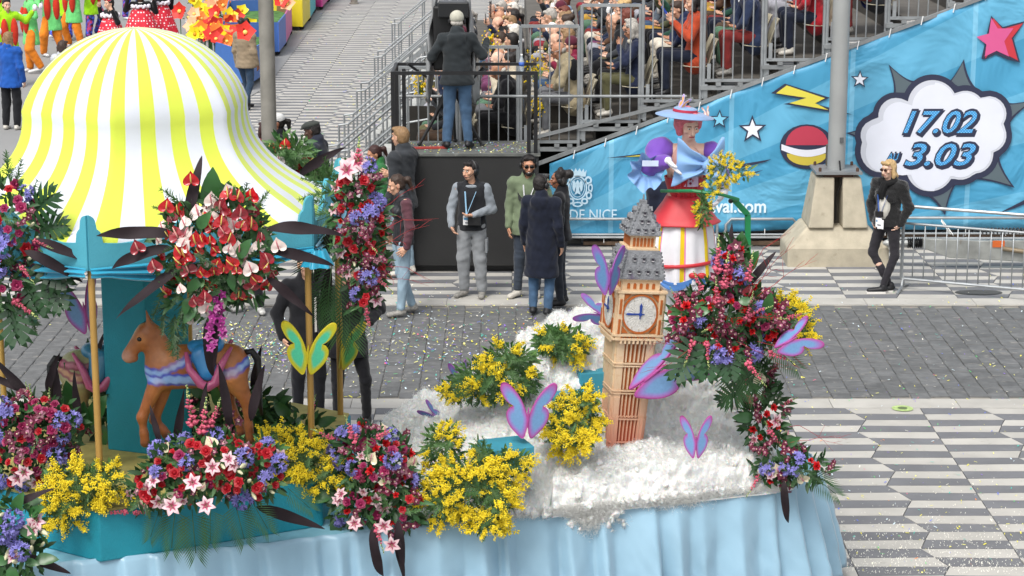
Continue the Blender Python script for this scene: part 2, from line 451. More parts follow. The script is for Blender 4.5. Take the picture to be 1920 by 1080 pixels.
# main structure: posts, ledgers, diagonals, dark sheets standing in for shade under the deck
d = MB()
for i in range(0, 12):
    x = -2.3 + i * 1.1
    zt = min(1.5 + (x - .87) * .34, 4.4)
    for yy in (YS + .1, YS + 3, YS + 7):
        d.tube([(x, yy, 0), (x, yy, max(.5, zt - .1))], .03, 6)
    if i % 2 == 0: d.tube([(x, YS + .12, .1), (x + 1.1, YS + .12, max(.6, zt - .15))], .02, 6)
for z in (.42, 1.0):
    d.tube([(-2.6, YS + .06, z), (9.5, YS + .06, z)], .022, 6)
d.build('scaffolding', GALV2, gs)
d = MB(); d.box((5, YS + 1.6, .9), (13, .04, 1.7)); d.box((5, YS + .9, -.0), (13, 1.3, .01)); d.build('under_deck_shade', mat('#2a2723', var=.3, rough=.9), gs)  # added dark upright and ground sheet, shade beneath the stand put in as colour
d = MB()
for q in range(4): d.box((2.9, YS - .25 + q * .12, .04 + q * .085), (1.6, .2, .06))
for q in range(3): d.box((.9 + 1.1, YS - .05, .06 + q * .07), (2.2, .1, .05))
for i, q in enumerate((0, 1, 2)):
    t = MB(); t.beam((1.0, YS - .02 + q * .09, .05 + q * .09), (9, YS - .02 + q * .09, .05 + q * .09), .08, .05); t.build('timber_packing', mat('#7b6553', var=.3, scale=6, rough=.9), gs)
d = MB(); d.tube([(-1.55, YS - .12, 2.13), (2.4, YS - .12, 2.13)], .02, 8); d.build('handrail', GALV2, gs)
d = MB(); a = at(995, 312, YS - .1); b_ = at(1830, 0, YS - .1); e = (b_ - a); d.beam(a - e * .06, a + e * 1.25, .06, .05); d.build('sloping_beam', GALV2, gs)
d = MB(); d.beam(at(1000, 258, YS - .05), at(1300, 185, YS - .05), .05, .045); d.build('sloping_brace', GALV2, gs)
# moulded seats
sd_ = MB()
def seatf(u, v):
    x = (u - .5) * .42
    if v < .5: t = v / .5; y = -.2 + t * .38; z = .43 - .02 * math.sin(t * PI) + .015 * (abs(x) / .2) ** 2
    else: t = (v - .5) / .5; y = .18 + .07 * t + .05 * t * t; z = .43 + .36 * t; y -= .04 * (abs(x) / .21) ** 2
    return (x * (1 - .25 * max(0, v - .8) / .2), y, z)
sd_.grid(seatf, 8, 12); SEATM = sd_.mesh('seat', mat('#b5ad96', rough=.4, var=.05), True)
def add_seat(M):
    o = link('seat', SEATM, gs, True, M)
    m = o.modifiers.new('thick', 'SOLIDIFY'); m.thickness = .012; return o
# front side of the stand: stairs with rails stepping down towards the square
LG = mat('#8e9294', rough=.5, metal=.4, var=.15)
for q, Y in enumerate([30.4, 33.6, 37.6, 42.6, 49]):
    X0 = -1.45; t = thing('stair_flight', ['metal stair flight at the near end of the stand, just behind the dark haired passers-by', 'metal stair flight second from the near end of the stand front', 'metal stair flight halfway along the front of the stand', 'metal stair flight second from the far end of the stand front', 'farthest metal stair flight of the stand front, at the top of the frame'][q], 'stairs', (X0, Y, 0), 0, 'stairs at the front of the stand')
    for i in range(5):
        s_ = MB(); s_.box((X0 - .1 - i * .24, Y + .55, .95 - i * .19), (.25, 1.1, .03)); s_.box((X0 + .02 - i * .24, Y + .55, .88 - i * .19), (.01, 1.1, .12)); s_.build('tread', mat('#b9bab6', rough=.6), t)
    for yy in (Y, Y + 1.1):
        s_ = MB()
        for zz in (.0, .42): s_.tube([(X0 + .25, yy, 2.05 - zz), (X0 - .05, yy, 2.0 - zz), (X0 - 1.15, yy, 1.08 - zz), (X0 - 1.3, yy, 1.06 - zz)], .019, 6)
        for x, zz in ((X0 + .25, 2.05), (X0 - .05, 2.0), (X0 - .6, 1.54), (X0 - 1.15, 1.08), (X0 - 1.3, 1.06)): s_.tube([(x, yy, 0), (x, yy, zz)], .019, 6)
        s_.beam((X0, yy, .95), (X0 - 1.15, yy, .02), .025, .1)
        s_.build('stair_rail', LG, t)
    s_ = MB(); ye = Y + 1.2; L_ = 1.7 + q * .9
    for zz in (.95, 1.5, 2.05): s_.tube([(X0 + .2, ye, zz), (X0 + .2, ye + L_, zz)], .015, 6)
    for j in range(int(L_ / .7) + 1): s_.tube([(X0 + .2, ye + j * .7, .3), (X0 + .2, ye + j * .7, 2.05)], .012, 6)
    s_.build('landing_fence', LG, t)
# ================================================================ CAMERA PLATFORM
pl = thing('camera_platform', 'black camera platform box with black guard rails beside the stand', 'platform', (-.6, 28.1, 0))
d = MB(); d.box((-.6, 28.07, .84), (1.9, 1.06, 1.48)); d.build('box_body', mat('#242424', rough=.75, var=.18, scale=2, bump=.1), pl, bevel=.01)
d = MB(); d.box((-.6, 28.07, 1.585), (1.94, 1.1, .03)); d.build('platform_floor', mat('#5d5f5c', rough=.8, var=.3, scale=5, wear=('#7f817c', 9, .6)), pl)
d = MB(); d.box((-.6, 28.1, .05), (1.7, .9, .09)); d.build('plinth', BLACKM, pl)
d = MB()
for z in (2.65,): d.beam((-1.55, 27.6, z), (.33, 27.6, z), .04, .045)
d.beam((-1.55, 27.6, 2.65), (-1.55, 28.55, 2.65), .04, .04); d.beam((-1.55, 28.55, 2.65), (.33, 28.55, 2.65), .04, .04)
for x, y in ((-1.55, 27.6), (-1.55, 28.55), (.31, 27.6), (-1.42, 27.9)): d.beam((x, y, 1.6), (x, y, 2.67), .05, .05)
d.beam((.22, 27.6, 1.6), (.22, 27.6, 2.65), .05, .05)
d.build('guard_rail', BLACKM, pl)
mb = MB()
for i in range(260): conf(rnd.uniform(-1.4, .3), rnd.uniform(27.6, 28.5), 1.602, .013)
tag(mb.build('platform_confetti', [mat(c, rough=.5, var=0) for c in cc]), 'paper confetti on the camera platform floor', 'confetti', kind='stuff')
# camera with rain cover on a tripod
Y = 28.35; c = at(845, 120, Y)
tr = thing('broadcast_camera', 'tripod mounted broadcast camera under a grey rain cover on the platform', 'camera', (c.x, Y, 1.6))
top = Vector((c.x, Y, 2.35))
for q, (dx, dy) in enumerate(((-.42, -.15), (.42, -.2), (.05, .2))):
    d = MB(); f_ = Vector((c.x + dx, Y + dy, 1.61)); d.tube([top + Vector((dx * .12, dy * .1, 0)), f_ * .5 + top * .5, f_], [.03, .026, .018], 8); d.tube([top + Vector((dx * .05, dy * .3, 0)), f_ * .55 + top * .45], .015, 6)
    d.ell((f_.x, f_.y, 1.62), (.035, .05, .02)); d.build('tripod_leg', BLACKM, tr, 'auto')
d = MB(); d.lathe([(.07, 2.3), (.09, 2.38), (.08, 2.5), (.05, 2.55)], 14, 0, Matrix.Translation((c.x, Y, 0))); d.build('tripod_head', BLACKM, tr, 'auto')
d = MB(); d.box((c.x - .03, Y - .05, 3.05), (.38, .5, .85)); d.box((c.x, Y + .1, 2.62), (.2, .5, .2)); d.build('camera_body', mat('#0d0d0f', rough=.5), tr, bevel=.03)
d = MB(); d.box((c.x + .05, Y - .25, 3.43), (.40, .3, .2)); d.build('viewfinder', mat('#1f2022', rough=.35), tr, bevel=.015)
def cover(side):
    def f(u, v):
        x = c.x + side * (.20 + .13 * v + .03 * math.sin(u * 9 + v * 4)); y = Y - .3 + .75 * u + .05 * math.sin(v * 7)
        return (x + .02 * math.sin(v * 13 + u * 5), y, 3.62 - 1.45 * v + .06 * math.sin(u * 6) * v)
    return f
for s_ in (-1, 1):
    d = MB(); d.grid(cover(s_), 10, 14); o = d.build('rain_cover', mat('#8f9192', rough=.45, var=.2, scale=5, bump=.4, bscale=12), tr, True)
    m = o.modifiers.new('t', 'SOLIDIFY'); m.thickness = .02
d = MB(); d.tube([(c.x - .3, Y - .1, 2.5), (c.x - .55, Y - .55, 2.75)], .018, 8); d.tube([(c.x + .3, Y - .1, 2.5), (c.x + .45, Y - .5, 2.7)], .018, 8); d.build('pan_bar', BLACKM, tr)
mb = MB(); mb.box((c.x - .3, 27.95, 1.615), (.5, .08, .02), rz=.1); tag(mb.build('cable_bar', mat('#a43b35', rough=.6)), 'flat red strip lying on the platform floor by the tripod foot', 'cable guard')
p = at(978, 136, 27.6)
bt = thing('water_bottle', 'small clear plastic water bottle with blue label standing on the black rail', 'bottle', (p.x, 27.6, 2.673))
d = MB(); d.lathe([(.028, 0), (.033, .01), (.033, .12), (.028, .15), (.012, .19), (.012, .2)], 14); d.build('bottle_body', mat('#cfd8de', rough=.15, var=0, trans=.5), bt, True, False)
d = MB(); d.lathe([(.0345, .07), (.0345, .12)], 14); d.build('bottle_label', mat('#3b62b5', var=0), bt, True, False)
d = MB(); d.lathe([(.014, .2), (.014, .225)], 10); d.build('cap', mat('#e8e8e8', var=0), bt, True, False)
# ================================================================ BANNER
YB = 29.16
def bx(px, py): p = at(px, py, YB); return p.x, p.z
def topz(x):
    a = at(1058, 297, YB); b2 = at(1830, 0, YB)
    return a.z + (x - a.x) * (b2.z - a.z) / (b2.x - a.x)
xl = at(1030, 447, YB).x; XR = 9.0
def botz(x):
    a = at(1050, 448, YB); m_ = at(1480, 431, YB)
    return a.z + (min(x, m_.x) - a.x) * (m_.z - a.z) / (m_.x - a.x)
m = bpy.data.materials.new('banner_print'); m.use_nodes = True; n = m.node_tree.nodes; l = m.node_tree.links; b = n['Principled BSDF']; b.inputs['Roughness'].default_value = .5
tc = n.new('ShaderNodeTexCoord'); sx = n.new('ShaderNodeSeparateXYZ'); l.new(tc.outputs['Object'], sx.inputs[0])
def M_(op, a, b_, c_=None):
    q = n.new('ShaderNodeMath'); q.operation = op
    for i, x in enumerate((a, b_, c_)):
        if x is None: continue
        if isinstance(x, (int, float)): q.inputs[i].default_value = x
        else: l.new(x, q.inputs[i])
    return q.outputs[0]
ang = M_('ARCTAN2', M_('ADD', sx.outputs['Z'], 1.2), M_('ADD', sx.outputs['X'], 2.5))
band = M_('GREATER_THAN', M_('SINE', M_('MULTIPLY', ang, 46), None), 0)
mi = n.new('ShaderNodeMix'); mi.data_type = 'RGBA'; l.new(band, mi.inputs[0]); mi.inputs[6].default_value = (*hx('#4697bd'), 1); mi.inputs[7].default_value = (*hx('#5ea8ca'), 1)
seam = M_('LESS_THAN', M_('ABSOLUTE', M_('SUBTRACT', M_('FRACT', M_('DIVIDE', M_('ADD', sx.outputs['X'], 6.05), 1.65), None), .5), None), .02)
m2 = n.new('ShaderNodeMix'); m2.data_type = 'RGBA'; l.new(M_('MULTIPLY', seam, .35), m2.inputs[0]); l.new(mi.outputs[2], m2.inputs[6]); m2.inputs[7].default_value = (*hx('#9bd2ea'), 1)
nz = n.new('ShaderNodeTexNoise'); nz.inputs['Scale'].default_value = .9; nz.inputs['Detail'].default_value = 3; nz.inputs['Distortion'].default_value = 1.5; l.new(tc.outputs['Object'], nz.inputs[0])
bp = n.new('ShaderNodeBump'); bp.inputs['Strength'].default_value = .8; bp.inputs['Distance'].default_value = .12; l.new(nz.outputs['Fac'], bp.inputs['Height']); l.new(bp.outputs[0], b.inputs['Normal'])
l.new(m2.outputs[2], b.inputs['Base Color']); BAN = m
bn = thing('banner', 'large sky blue printed carnival banner hung along the side of the stand', 'banner', (1.5, YB, 0))
d = MB()
def bf(u, v):
    x = xl + (XR - xl) * u; z0 = botz(x); z1 = max(topz(x), z0 + .02)
    z = z0 + (z1 - z0) * v
    return (x, YB + .022 + .012 * math.sin(x * 5 + z * 4) + .008 * math.sin(x * 11 - z * 7), z)
d.grid(bf, 120, 24); o = d.build('banner_sheet', BAN, bn, True); mm = o.modifiers.new('t', 'SOLIDIFY'); mm.thickness = .004; mm.offset = -1
d = MB(); x = at(1075, 290, YB).x
while x < XR:
    d.beam((x, YB - .01, topz(x) - .05), (x + .02, YB - .02, topz(x) + .07), .012, .012); x += .43
x = xl + .2
while x < 8: d.beam((x, YB - .01, botz(x) + .03), (x, YB - .01, botz(x) - .08), .01, .01); x += .56
d.build('cable_tie', mat('#e8e8e6', var=0), bn)
def flat(name, poly, colr, layer, label=None, tris=False):
    # poly in photo pixels, laid on the banner sheet
    d = MB(); pts = [bx(*p) for p in poly]; y = YB - .003 * layer
    M = Matrix(((1, 0, 0, 0), (0, 0, -1, y), (0, 1, 0, 0), (0, 0, 0, 1)))
    d.prism(pts, 0, .0012, 0, M, back=False)
    o = d.build(name, mat(colr, rough=.5, var=.04, scale=3), bn)
    if label: o['label'] = label
    return o
NAVY = '#2c3048'
def star(cx, cy, r, rot, col, o=1.38, k=.42):
    for rr, cl, ly in ((r * o, NAVY, 1), (r, col, 2)):
        flat('star', [(cx + rr * (1 if i % 2 == 0 else k) * math.sin(i * PI / 5 + rot), cy - rr * (1 if i % 2 == 0 else k) * math.cos(i * PI / 5 + rot)) for i in range(10)], cl, ly)
star(1349, 224, 14, .03, '#7cc3df'); star(1411, 243, 20, -.02, '#e4e8f2'); star(1612, 149, 13, .05, '#e4e8f2')
# pink star with red side
def tp(l_): return [(1280 + x / 3, y / 3) for x, y in l_]
flat('star_shadow', tp([(1735, 88), (1800, 152), (1925, 118), (1860, 215), (1898, 352), (1830, 335), (1760, 305), (1700, 335), (1680, 330)]), NAVY, 1)
flat('star_side', tp([(1745, 100), (1800, 163), (1915, 130), (1850, 215), (1885, 340), (1750, 270), (1700, 330), (1740, 200)]), '#c2333f', 2)
P5 = tp([(1735, 100), (1772, 160), (1860, 158), (1808, 232), (1835, 318), (1765, 285), (1698, 318), (1708, 250), (1652, 207), (1722, 188)])
flat('star', P5, '#d1568c', 3)
# lightning bolt
flat('lightning_outline', tp([(497, 524), (575, 470), (830, 550), (745, 582), (955, 645), (825, 628), (565, 585), (685, 560)]), NAVY, 1)
flat('lightning', tp([(525, 524), (585, 480), (800, 552), (745, 580), (820, 618), (600, 580), (695, 550)]), '#dcd04e', 2)
flat('lightning_outline', tp([(-430, 888), (-130, 852), (-60, 860), (-100, 880)]), NAVY, 1)
flat('lightning', tp([(-330, 882), (-130, 860), (-80, 864), (-110, 874)]), '#dcd04e', 2)
# plain red and yellow capsule shape
flat('emblem_outline', [(1513 + 51 * math.cos(t / 24 * 2 * PI), 275 + 42 * math.sin(t / 24 * 2 * PI)) for t in range(24)], NAVY, 1)
flat('emblem_bottom', [(1513 + 38 * math.cos(t / 12 * PI), 288 + 22 * math.sin(t / 12 * PI)) for t in range(13)], '#c9b545', 2)
flat('emblem_top', [(1513 + 40 * math.cos(t / 12 * PI), 272 - 36 * math.sin(t / 12 * PI)) for t in range(13)], '#b73a50', 2)
flat('emblem_band', [(1513 - 48 + 96 * t / 12, 270 + 11 * math.sin(t / 12 * PI)) for t in range(13)] + [(1513 + 48 - 96 * t / 12, 281 + 13 * math.sin(t / 12 * PI)) for t in range(13)], '#dfe0ea', 3)
# explosion
def curve(P0, P1, P2, n=6): return [tuple((1 - t) ** 2 * P0[i] + 2 * t * (1 - t) * P1[i] + t * t * P2[i] for i in (0, 1)) for t in [j / n for j in range(n)]]
def spiky(l_): # alternate tip / valley, curved edges towards centre
    out = []; cx, cy = 1420, 740
    for i in range(len(l_)):
        a, b_ = l_[i], l_[(i + 1) % len(l_)]
        mid = ((a[0] + b_[0]) / 2 * .86 + cx * .14, (a[1] + b_[1]) / 2 * .86 + cy * .14)
        out += curve(a, mid, b_)
    return out
tips = [(1158, 362), (1300, 455), (1400, 420), (1500, 455), (1582, 332), (1680, 520), (1830, 575), (1990, 560), (1830, 720), (1780, 850), (1867, 1056), (1560, 1010), (1475, 1210), (1330, 1090), (1150, 1010), (1040, 850), (918, 748), (1100, 670), (1180, 545)]
flat('burst_outline', tp(spiky(tips)), NAVY, 1)
def toward(l_, s): return [(1430 + (x - 1430) * s, 750 + (y - 750) * s) for x, y in l_]
flat('burst', tp(toward(spiky(tips), .955)), '#57656c', 2)
lob = [(1200, 650, 100), (1405, 590, 140), (1590, 620, 110), (1720, 640, 100), (1720, 760, 100), (1640, 870, 105), (1560, 900, 110), (1390, 940, 135), (1220, 880, 105), (1120, 850, 120), (1090, 760, 90)]
def union(lobes, g=0):
    pts = []
    for i in range(96):
        a = 2 * PI * i / 96; best = 0
        dx, dy = math.cos(a), math.sin(a)
        for (x, y, r) in lobes:
            x -= 1420; y -= 745; r += g; bq = x * dx + y * dy; cq = x * x + y * y - r * r; D = bq * bq - cq
            if D > 0: best = max(best, bq + math.sqrt(D))
        pts.append((1420 + dx * best, 745 + dy * best))
    return pts
flat('cloud_outline', tp(union(lob, 32)), NAVY, 3); flat('cloud_shade', tp(union(lob, 0)), '#c9ccd6', 4)
flat('cloud', tp([(x + 14, y + 12) if x < 1420 else (x, y) for x, y in toward(union(lob, -8), .985)]), '#dcdfea', 5)
for pts in ([(1945, 790), (2100, 700), (2100, 725), (2000, 770)], [(500, 895), (290, 930), (300, 950), (460, 912)], [(455, 955), (330, 985), (310, 1000), (420, 970)], [(1775, 1200), (1990, 1090), (1990, 1120), (1870, 1170)]):
    flat('streak', tp(pts), NAVY, 1)
def text(s, px, py, hpx, colr, layer, shear=0., off=0., spacing=1., parent=bn, name='lettering', width=None, mt=None):
    cu = bpy.data.curves.new(name, 'FONT'); cu.body = s; cu.size = 1; cu.offset = off; cu.shear = shear; cu.space_character = spacing; cu.resolution_u = 3
    ob = bpy.data.objects.new(name, cu); C.objects.link(ob)
    bpy.context.view_layer.update()
    me = bpy.data.meshes.new_from_object(ob); bpy.data.objects.remove(ob)
    xs = [v.co.x for v in me.vertices]; ys = [v.co.y for v in me.vertices]
    x0, z0 = bx(px, py); k_ = hpx / 136. / .72; kx = k_ if width is None else width / 136. / (max(xs) - min(xs))
    for v in me.vertices: v.co = (v.co.x * kx - min(xs) * kx * (width is not None) + x0, YB - .003 * layer - .0005, v.co.y * k_ + z0)
    me.materials.clear(); me.materials.append(mt or mat(colr, rough=.5, var=0)); me.update()
    return link(name, me, parent, True)
m = bpy.data.materials.new('halftone'); m.use_nodes = True; n = m.node_tree.nodes; l = m.node_tree.links; b = n['Principled BSDF']
tc = n.new('ShaderNodeTexCoord'); sx = n.new('ShaderNodeSeparateXYZ'); l.new(tc.outputs['Object'], sx.inputs[0])
def cell(o_): return M_('SUBTRACT', M_('FRACT', M_('MULTIPLY', o_, 26), None), .5)
u_ = cell(M_('ADD', sx.outputs['X'], sx.outputs['Z'])); v_ = cell(M_('SUBTRACT', sx.outputs['X'], sx.outputs['Z']))
rr = M_('ADD', M_('MULTIPLY', u_, u_), M_('MULTIPLY', v_, v_)); dot = M_('LESS_THAN', rr, .075)
mi = n.new('ShaderNodeMix'); mi.data_type = 'RGBA'; l.new(dot, mi.inputs[0]); mi.inputs[6].default_value = (*hx('#2f8fd0'), 1); mi.inputs[7].default_value = (*hx('#8cc8ea'), 1); l.new(mi.outputs[2], b.inputs['Base Color']); HALF = m
for s, px, py, hh, wd in (('17.02', 1690, 250, 46, 144), ('3.03', 1692, 311, 46, 140), ('AU', 1659, 302, 18, 30)):
    text(s, px + 2.5, py + 3, hh, NAVY, 6, .35, .055, 1.0, width=wd)
    text(s, px, py, hh, NAVY, 7, .35, .05, 1.0, width=wd)
    text(s, px + 3, py - 2, hh - 4, NAVY, 8, .35, .012, 1.02, width=wd - 7, mt=HALF)
text('nicecarnaval.com', 1222, 398, 26, '#dcecf4', 2, 0, .02, width=216)
text('VILLE DE NICE', 1004, 412, 21, '#c9e0ec', 2, 0, 0, width=154)
# coat of arms in pale print
def ring(cx, cy, a, b_, a2, b2, n_=24):
    return [(cx + a * math.cos(2 * PI * i / n_), cy + b_ * math.sin(2 * PI * i / n_)) for i in range(n_ + 1)] + [(cx + a2 * math.cos(-2 * PI * i / n_), cy + b2 * math.sin(-2 * PI * i / n_)) for i in range(n_ + 1)]
PW = '#bfdcec'
flat('crest_oval', ring(1083, 352, 18, 23, 15.5, 20.5), PW, 2)
flat('crest_oval', ring(1083, 352, 13.5, 18, 12.3, 16.8), PW, 2)
flat('crest_crown', [(1068, 331), (1066, 318), (1070, 323), (1072, 316), (1076, 322), (1079, 315), (1083, 321), (1087, 315), (1090, 322), (1094, 316), (1096, 323), (1100, 318), (1098, 331)], PW, 2)
for s in (-1, 1):
    flat('crest_wing', [(1083 + s * x, y) for x, y in ((2, 346), (4, 342), (6, 338), (9, 341), (10, 348), (9, 356), (6, 360), (4, 352))], PW, 3)
    for (x, y, a, b_) in ((20, 338, 7, 8), (24, 352, 4.5, 9), (21, 366, 6, 8), (13, 377, 7, 6)):
        flat('crest_scroll', ring(1083 + s * x, y, a, b_, a * .5, b_ * .5, 12), PW, 2)
flat('crest_eagle', [(1083, 337), (1086, 341), (1086, 356), (1089, 365), (1083, 362), (1077, 365), (1080, 356), (1080, 341)], PW, 3)
flat('crest_scroll', ring(1083, 383, 10, 5, 6, 2.5, 12), PW, 2)
# ================================================================ POLES
def pole(px, Y, r0, r1, label):
    x = at(px, 300, Y).x
    t = thing('lamp_post', label, 'lamp post', (x, Y, 0), 0, 'tall grey posts')
    return t, x
t, x = pole(1568, 28.35, .12, .11, 'tall grey steel post on a split concrete pedestal in front of the blue banner')
z0 = at(1568, 318, 28.35).z
d = MB(); d.lathe([(.119, z0), (.112, 7.5)], 28, 0, Matrix.Translation((x, 28.35, 0))); d.box((x + .045, 28.23, z0 + .42), (.05, .02, .07), 1)
d.build('shaft', [mat('#9b9d9c', rough=.5, metal=.15, var=.08, scale=3, wear=('#c4c6c4', 9, .72)), mat('#55585a', var=.3)], t, 'auto')
d = MB(); d.box((x, 28.35, z0 - .0), (.62, .62, .035)); d.box((x, 28.35, z0 - .035), (.4, .5, .05), 1)
for sx_ in (-1, 1):
    for sy_ in (-1, 1): d.lathe([(.02, z0 + .018), (.02, z0 + .06), (.012, z0 + .07)], 8, 1, Matrix.Translation((x + sx_ * .25, 28.35 + sy_ * .25, 0)))
d.build('base_plate', [GALV2, mat('#5a4236', metal=.3, rough=.8)], t)
CONC = mat('#b3aa96', rough=.9, var=.14, scale=7, bump=.35, bscale=70, wear=('#8f8672', 5, .62))
for s_ in (-1, 1):
    d = MB(); zt = z0 - .06; zb = .52
    a0, a1, b0, b1 = .055 * s_, .30 * s_, .06 * s_, .40 * s_
    q = [(x + b0, 27.97, zb), (x + b1, 27.97, zb), (x + b1, 28.73, zb), (x + b0, 28.73, zb), (x + a0, 28.08, zt), (x + a1, 28.08, zt), (x + a1, 28.62, zt), (x + a0, 28.62, zt)]
    fs = [(0, 3, 2, 1), (4, 5, 6, 7), (0, 1, 5, 4), (1, 2, 6, 5), (2, 3, 7, 6), (3, 0, 4, 7)]
    if s_ < 0: fs = [tuple(reversed(f)) for f in fs]
    d.add(q, fs); d.build('pedestal_half', CONC, t, bevel=.02)
d = MB(); d.box((x, 28.5, 1.0), (.2, .3, 1.1)); d.build('pedestal_core', mat('#5b574e', rough=.9, var=.3), t)
d = MB(); d.tube([(x + .02, 28.2, 1.4), (x + .05, 28.15, 1.1), (x - .02, 28.18, .9), (x - .01, 28.15, .6)], .012, 6); d.build('cable', BLACKM, t)
d = MB(); e = [(-.68, -.42), (.68, -.42), (.68, .42), (-.68, .42)]; i_ = [(-.42, -.30), (.42, -.30), (.42, .40), (-.42, .40)]
d.add([(x + a, 28.3 + b_, 0) for a, b_ in e] + [(x + a, 28.3 + b_, .26) for a, b_ in e] + [(x + a, 28.33 + b_, .52) for a, b_ in i_],
      [(0, 1, 5, 4), (1, 2, 6, 5), (2, 3, 7, 6), (3, 0, 4, 7), (4, 5, 9, 8), (5, 6, 10, 9), (6, 7, 11, 10), (7, 4, 8, 11), (8, 9, 10, 11)])
d.build('pedestal_foot', CONC, t, bevel=.03)
t, x = pole(506, 28.9, .1, .1, 'tall weathered steel post rising behind the striped carousel canopy')
d = MB(); d.lathe([(.13, 0), (.107, .3), (.098, 8.2)], 24, 0, Matrix.Translation((x, 28.9, 0))); d.build('shaft', mat('#8b8880', rough=.5, metal=.3, var=.25, scale=4, wear=('#b2aea2', 5, .66)), t, 'auto')
p = gr(664, 8)
mb = MB(); mb.lathe([(.14, 0), (.14, .05), (.105, .06), (.1, 1.6), (.1, 4)], 20, 0, Matrix.Translation((p.x, p.y, 0))); tag(mb.build('bollard_post', mat('#7c776e', rough=.6, var=.2), None, 'auto'), 'brown grey post foot on the striped paving at the top edge', 'post')
# ================================================================ BARRIERS
def barrier(label, a, b_, h=1.1, n=13, group='crowd barriers', feet=True, bars=True):
    a = Vector(a); b_ = Vector(b_)
    t = thing('crowd_barrier', label, 'barrier', tuple(a), 0, group)
    z = Vector((0, 0, 1)); u = (b_ - a).normalized()
    d = MB(); d.tube([a + z * .16, a + z * (h - .08), a + z * h + u * .07, b_ + z * h - u * .07, b_ + z * (h - .08), b_ + z * .16], .021, 8)
    d.tube([a + z * .16, b_ + z * .16], .019, 8); d.tube([a + z * (h - .22), b_ + z * (h - .22)], .016, 8); d.build('frame', GALV, t, 'auto')
    for i in range(1, n):
        p_ = a + (b_ - a) * (i / n); q = MB(); q.tube([p_ + z * .16, p_ + z * (h - .22)], .008, 6); q.build('bar', GALV, t, True)
    v = Vector((-u.y, u.x, 0))
    for p_ in (a + u * .02, b_ - u * .02):
        q = MB(); q.tube([p_ + v * .3 + z * .02, p_ + v * .05 + z * .07, p_ + z * .18, p_ - v * .05 + z * .07, p_ - v * .3 + z * .02], .017, 6); q.build('foot', GALV, t, 'auto')
    return t
a = gr(1689, 545); b2 = gr(1960, 570); u = (b2 - a).normalized()
barrier('long galvanised barrier beside the blonde woman, running off at the right edge', a, a + u * 2.5, 1.1, 18)
a = gr(1048, 466); barrier('galvanised barrier under the banner, left of the clock tower', a, a + Vector((2.2, .0, 0)), .42, 4)
a = gr(1360, 466); barrier('galvanised barrier under the banner, left of the concrete pedestal', a, a + Vector((1.0, .0, 0)), .42, 3)
a = gr(1665, 468); barrier('galvanised barrier behind the trailer drawbar under the banner', a, a + Vector((2.6, .0, 0)), .45, 5)
# trailer chassis lying behind the barrier
tb = thing('trailer_drawbar', 'grey galvanised trailer drawbar with coiled cable behind the long barrier', 'trailer', (5.9, 28.2, 0))
G3 = mat('#9a9c98', rough=.5, metal=.35, var=.3, scale=5, wear=('#6d5c4c', 6, .66))
d = MB(); a = gr(1727, 505); d.prism([(0, 0), (.35, -.13), (1.6, -.20), (2.6, -.2), (2.6, .12), (.75, .1), (0, .13)], -.06, .06, 0, Matrix.Translation((a.x, a.y, .30)) @ Matrix.Rotation(PI / 2, 4, 'X')); d.build('chassis_beam', G3, tb, bevel=.01)
d = MB(); d.tube([(a.x - .05, a.y, .36), (a.x - .3, a.y, .36), (a.x - .42, a.y, .40), (a.x - .3, a.y, .55)], .04, 10); d.ell((a.x - .42, a.y, .36), (.11, .06, .05)); d.build('coupling', mat('#b5b7b4', rough=.5, metal=.4), tb, 'auto')
d = MB()
for i in range(7): d.lathe([(.05, 0), (.075, .012), (.05, .024)], 12, 0, Matrix.Translation((a.x - .2 + i * .028, a.y, .36)) @ Matrix.Rotation(PI / 2, 4, 'Y'))
d.build('rubber_boot', BLACKM, tb)
d = MB(); pts = []
for i in range(260): th = i * .9; pts.append((a.x + .75 + i * .007, a.y - .05 + .045 * math.cos(th), .53 + .045 * math.sin(th)))
d.tube(pts, .009, 5); d.build('coiled_cable', mat('#3c3d3e', rough=.4), tb, True)
d = MB(); d.lathe([(.02, -.05), (.17, -.05), (.19, -.02), (.19, .03), (.17, .05), (.02, .05)], 24, 0, Matrix.Translation((a.x + 2.0, a.y - .12, .22)) @ Matrix.Rotation(PI / 2, 4, 'X')); d.build('jockey_wheel', mat('#6a6b68', rough=.7, var=.3), tb, 'auto')
d = MB(); d.box((a.x + 1.0, a.y - .07, .36), (.16, .01, .09)); d.build('side_marker', mat('#c9622a', rough=.4), tb)
d = MB(); d.tube([(a.x + 1.05, a.y - .08, .3), (a.x + 1.35, a.y - .1, .26), (a.x + 1.6, a.y - .08, .21)], .03, 8); d.build('handle', mat('#8a7c66', metal=.4), tb, True)
mb = MB(); mb.grid(lambda u, v: (at(1760, 470, 28.0).x + u * .05 + v * .14, 27.95 + .02 * math.sin(u * 7), .62 - v * .18 + .03 * math.sin(u * 5)), 4, 6); tag(mb.build('torn_tape', mat('#efefec', var=0)), 'scrap of white tape tied on a barrier bar behind the long barrier', 'tape')
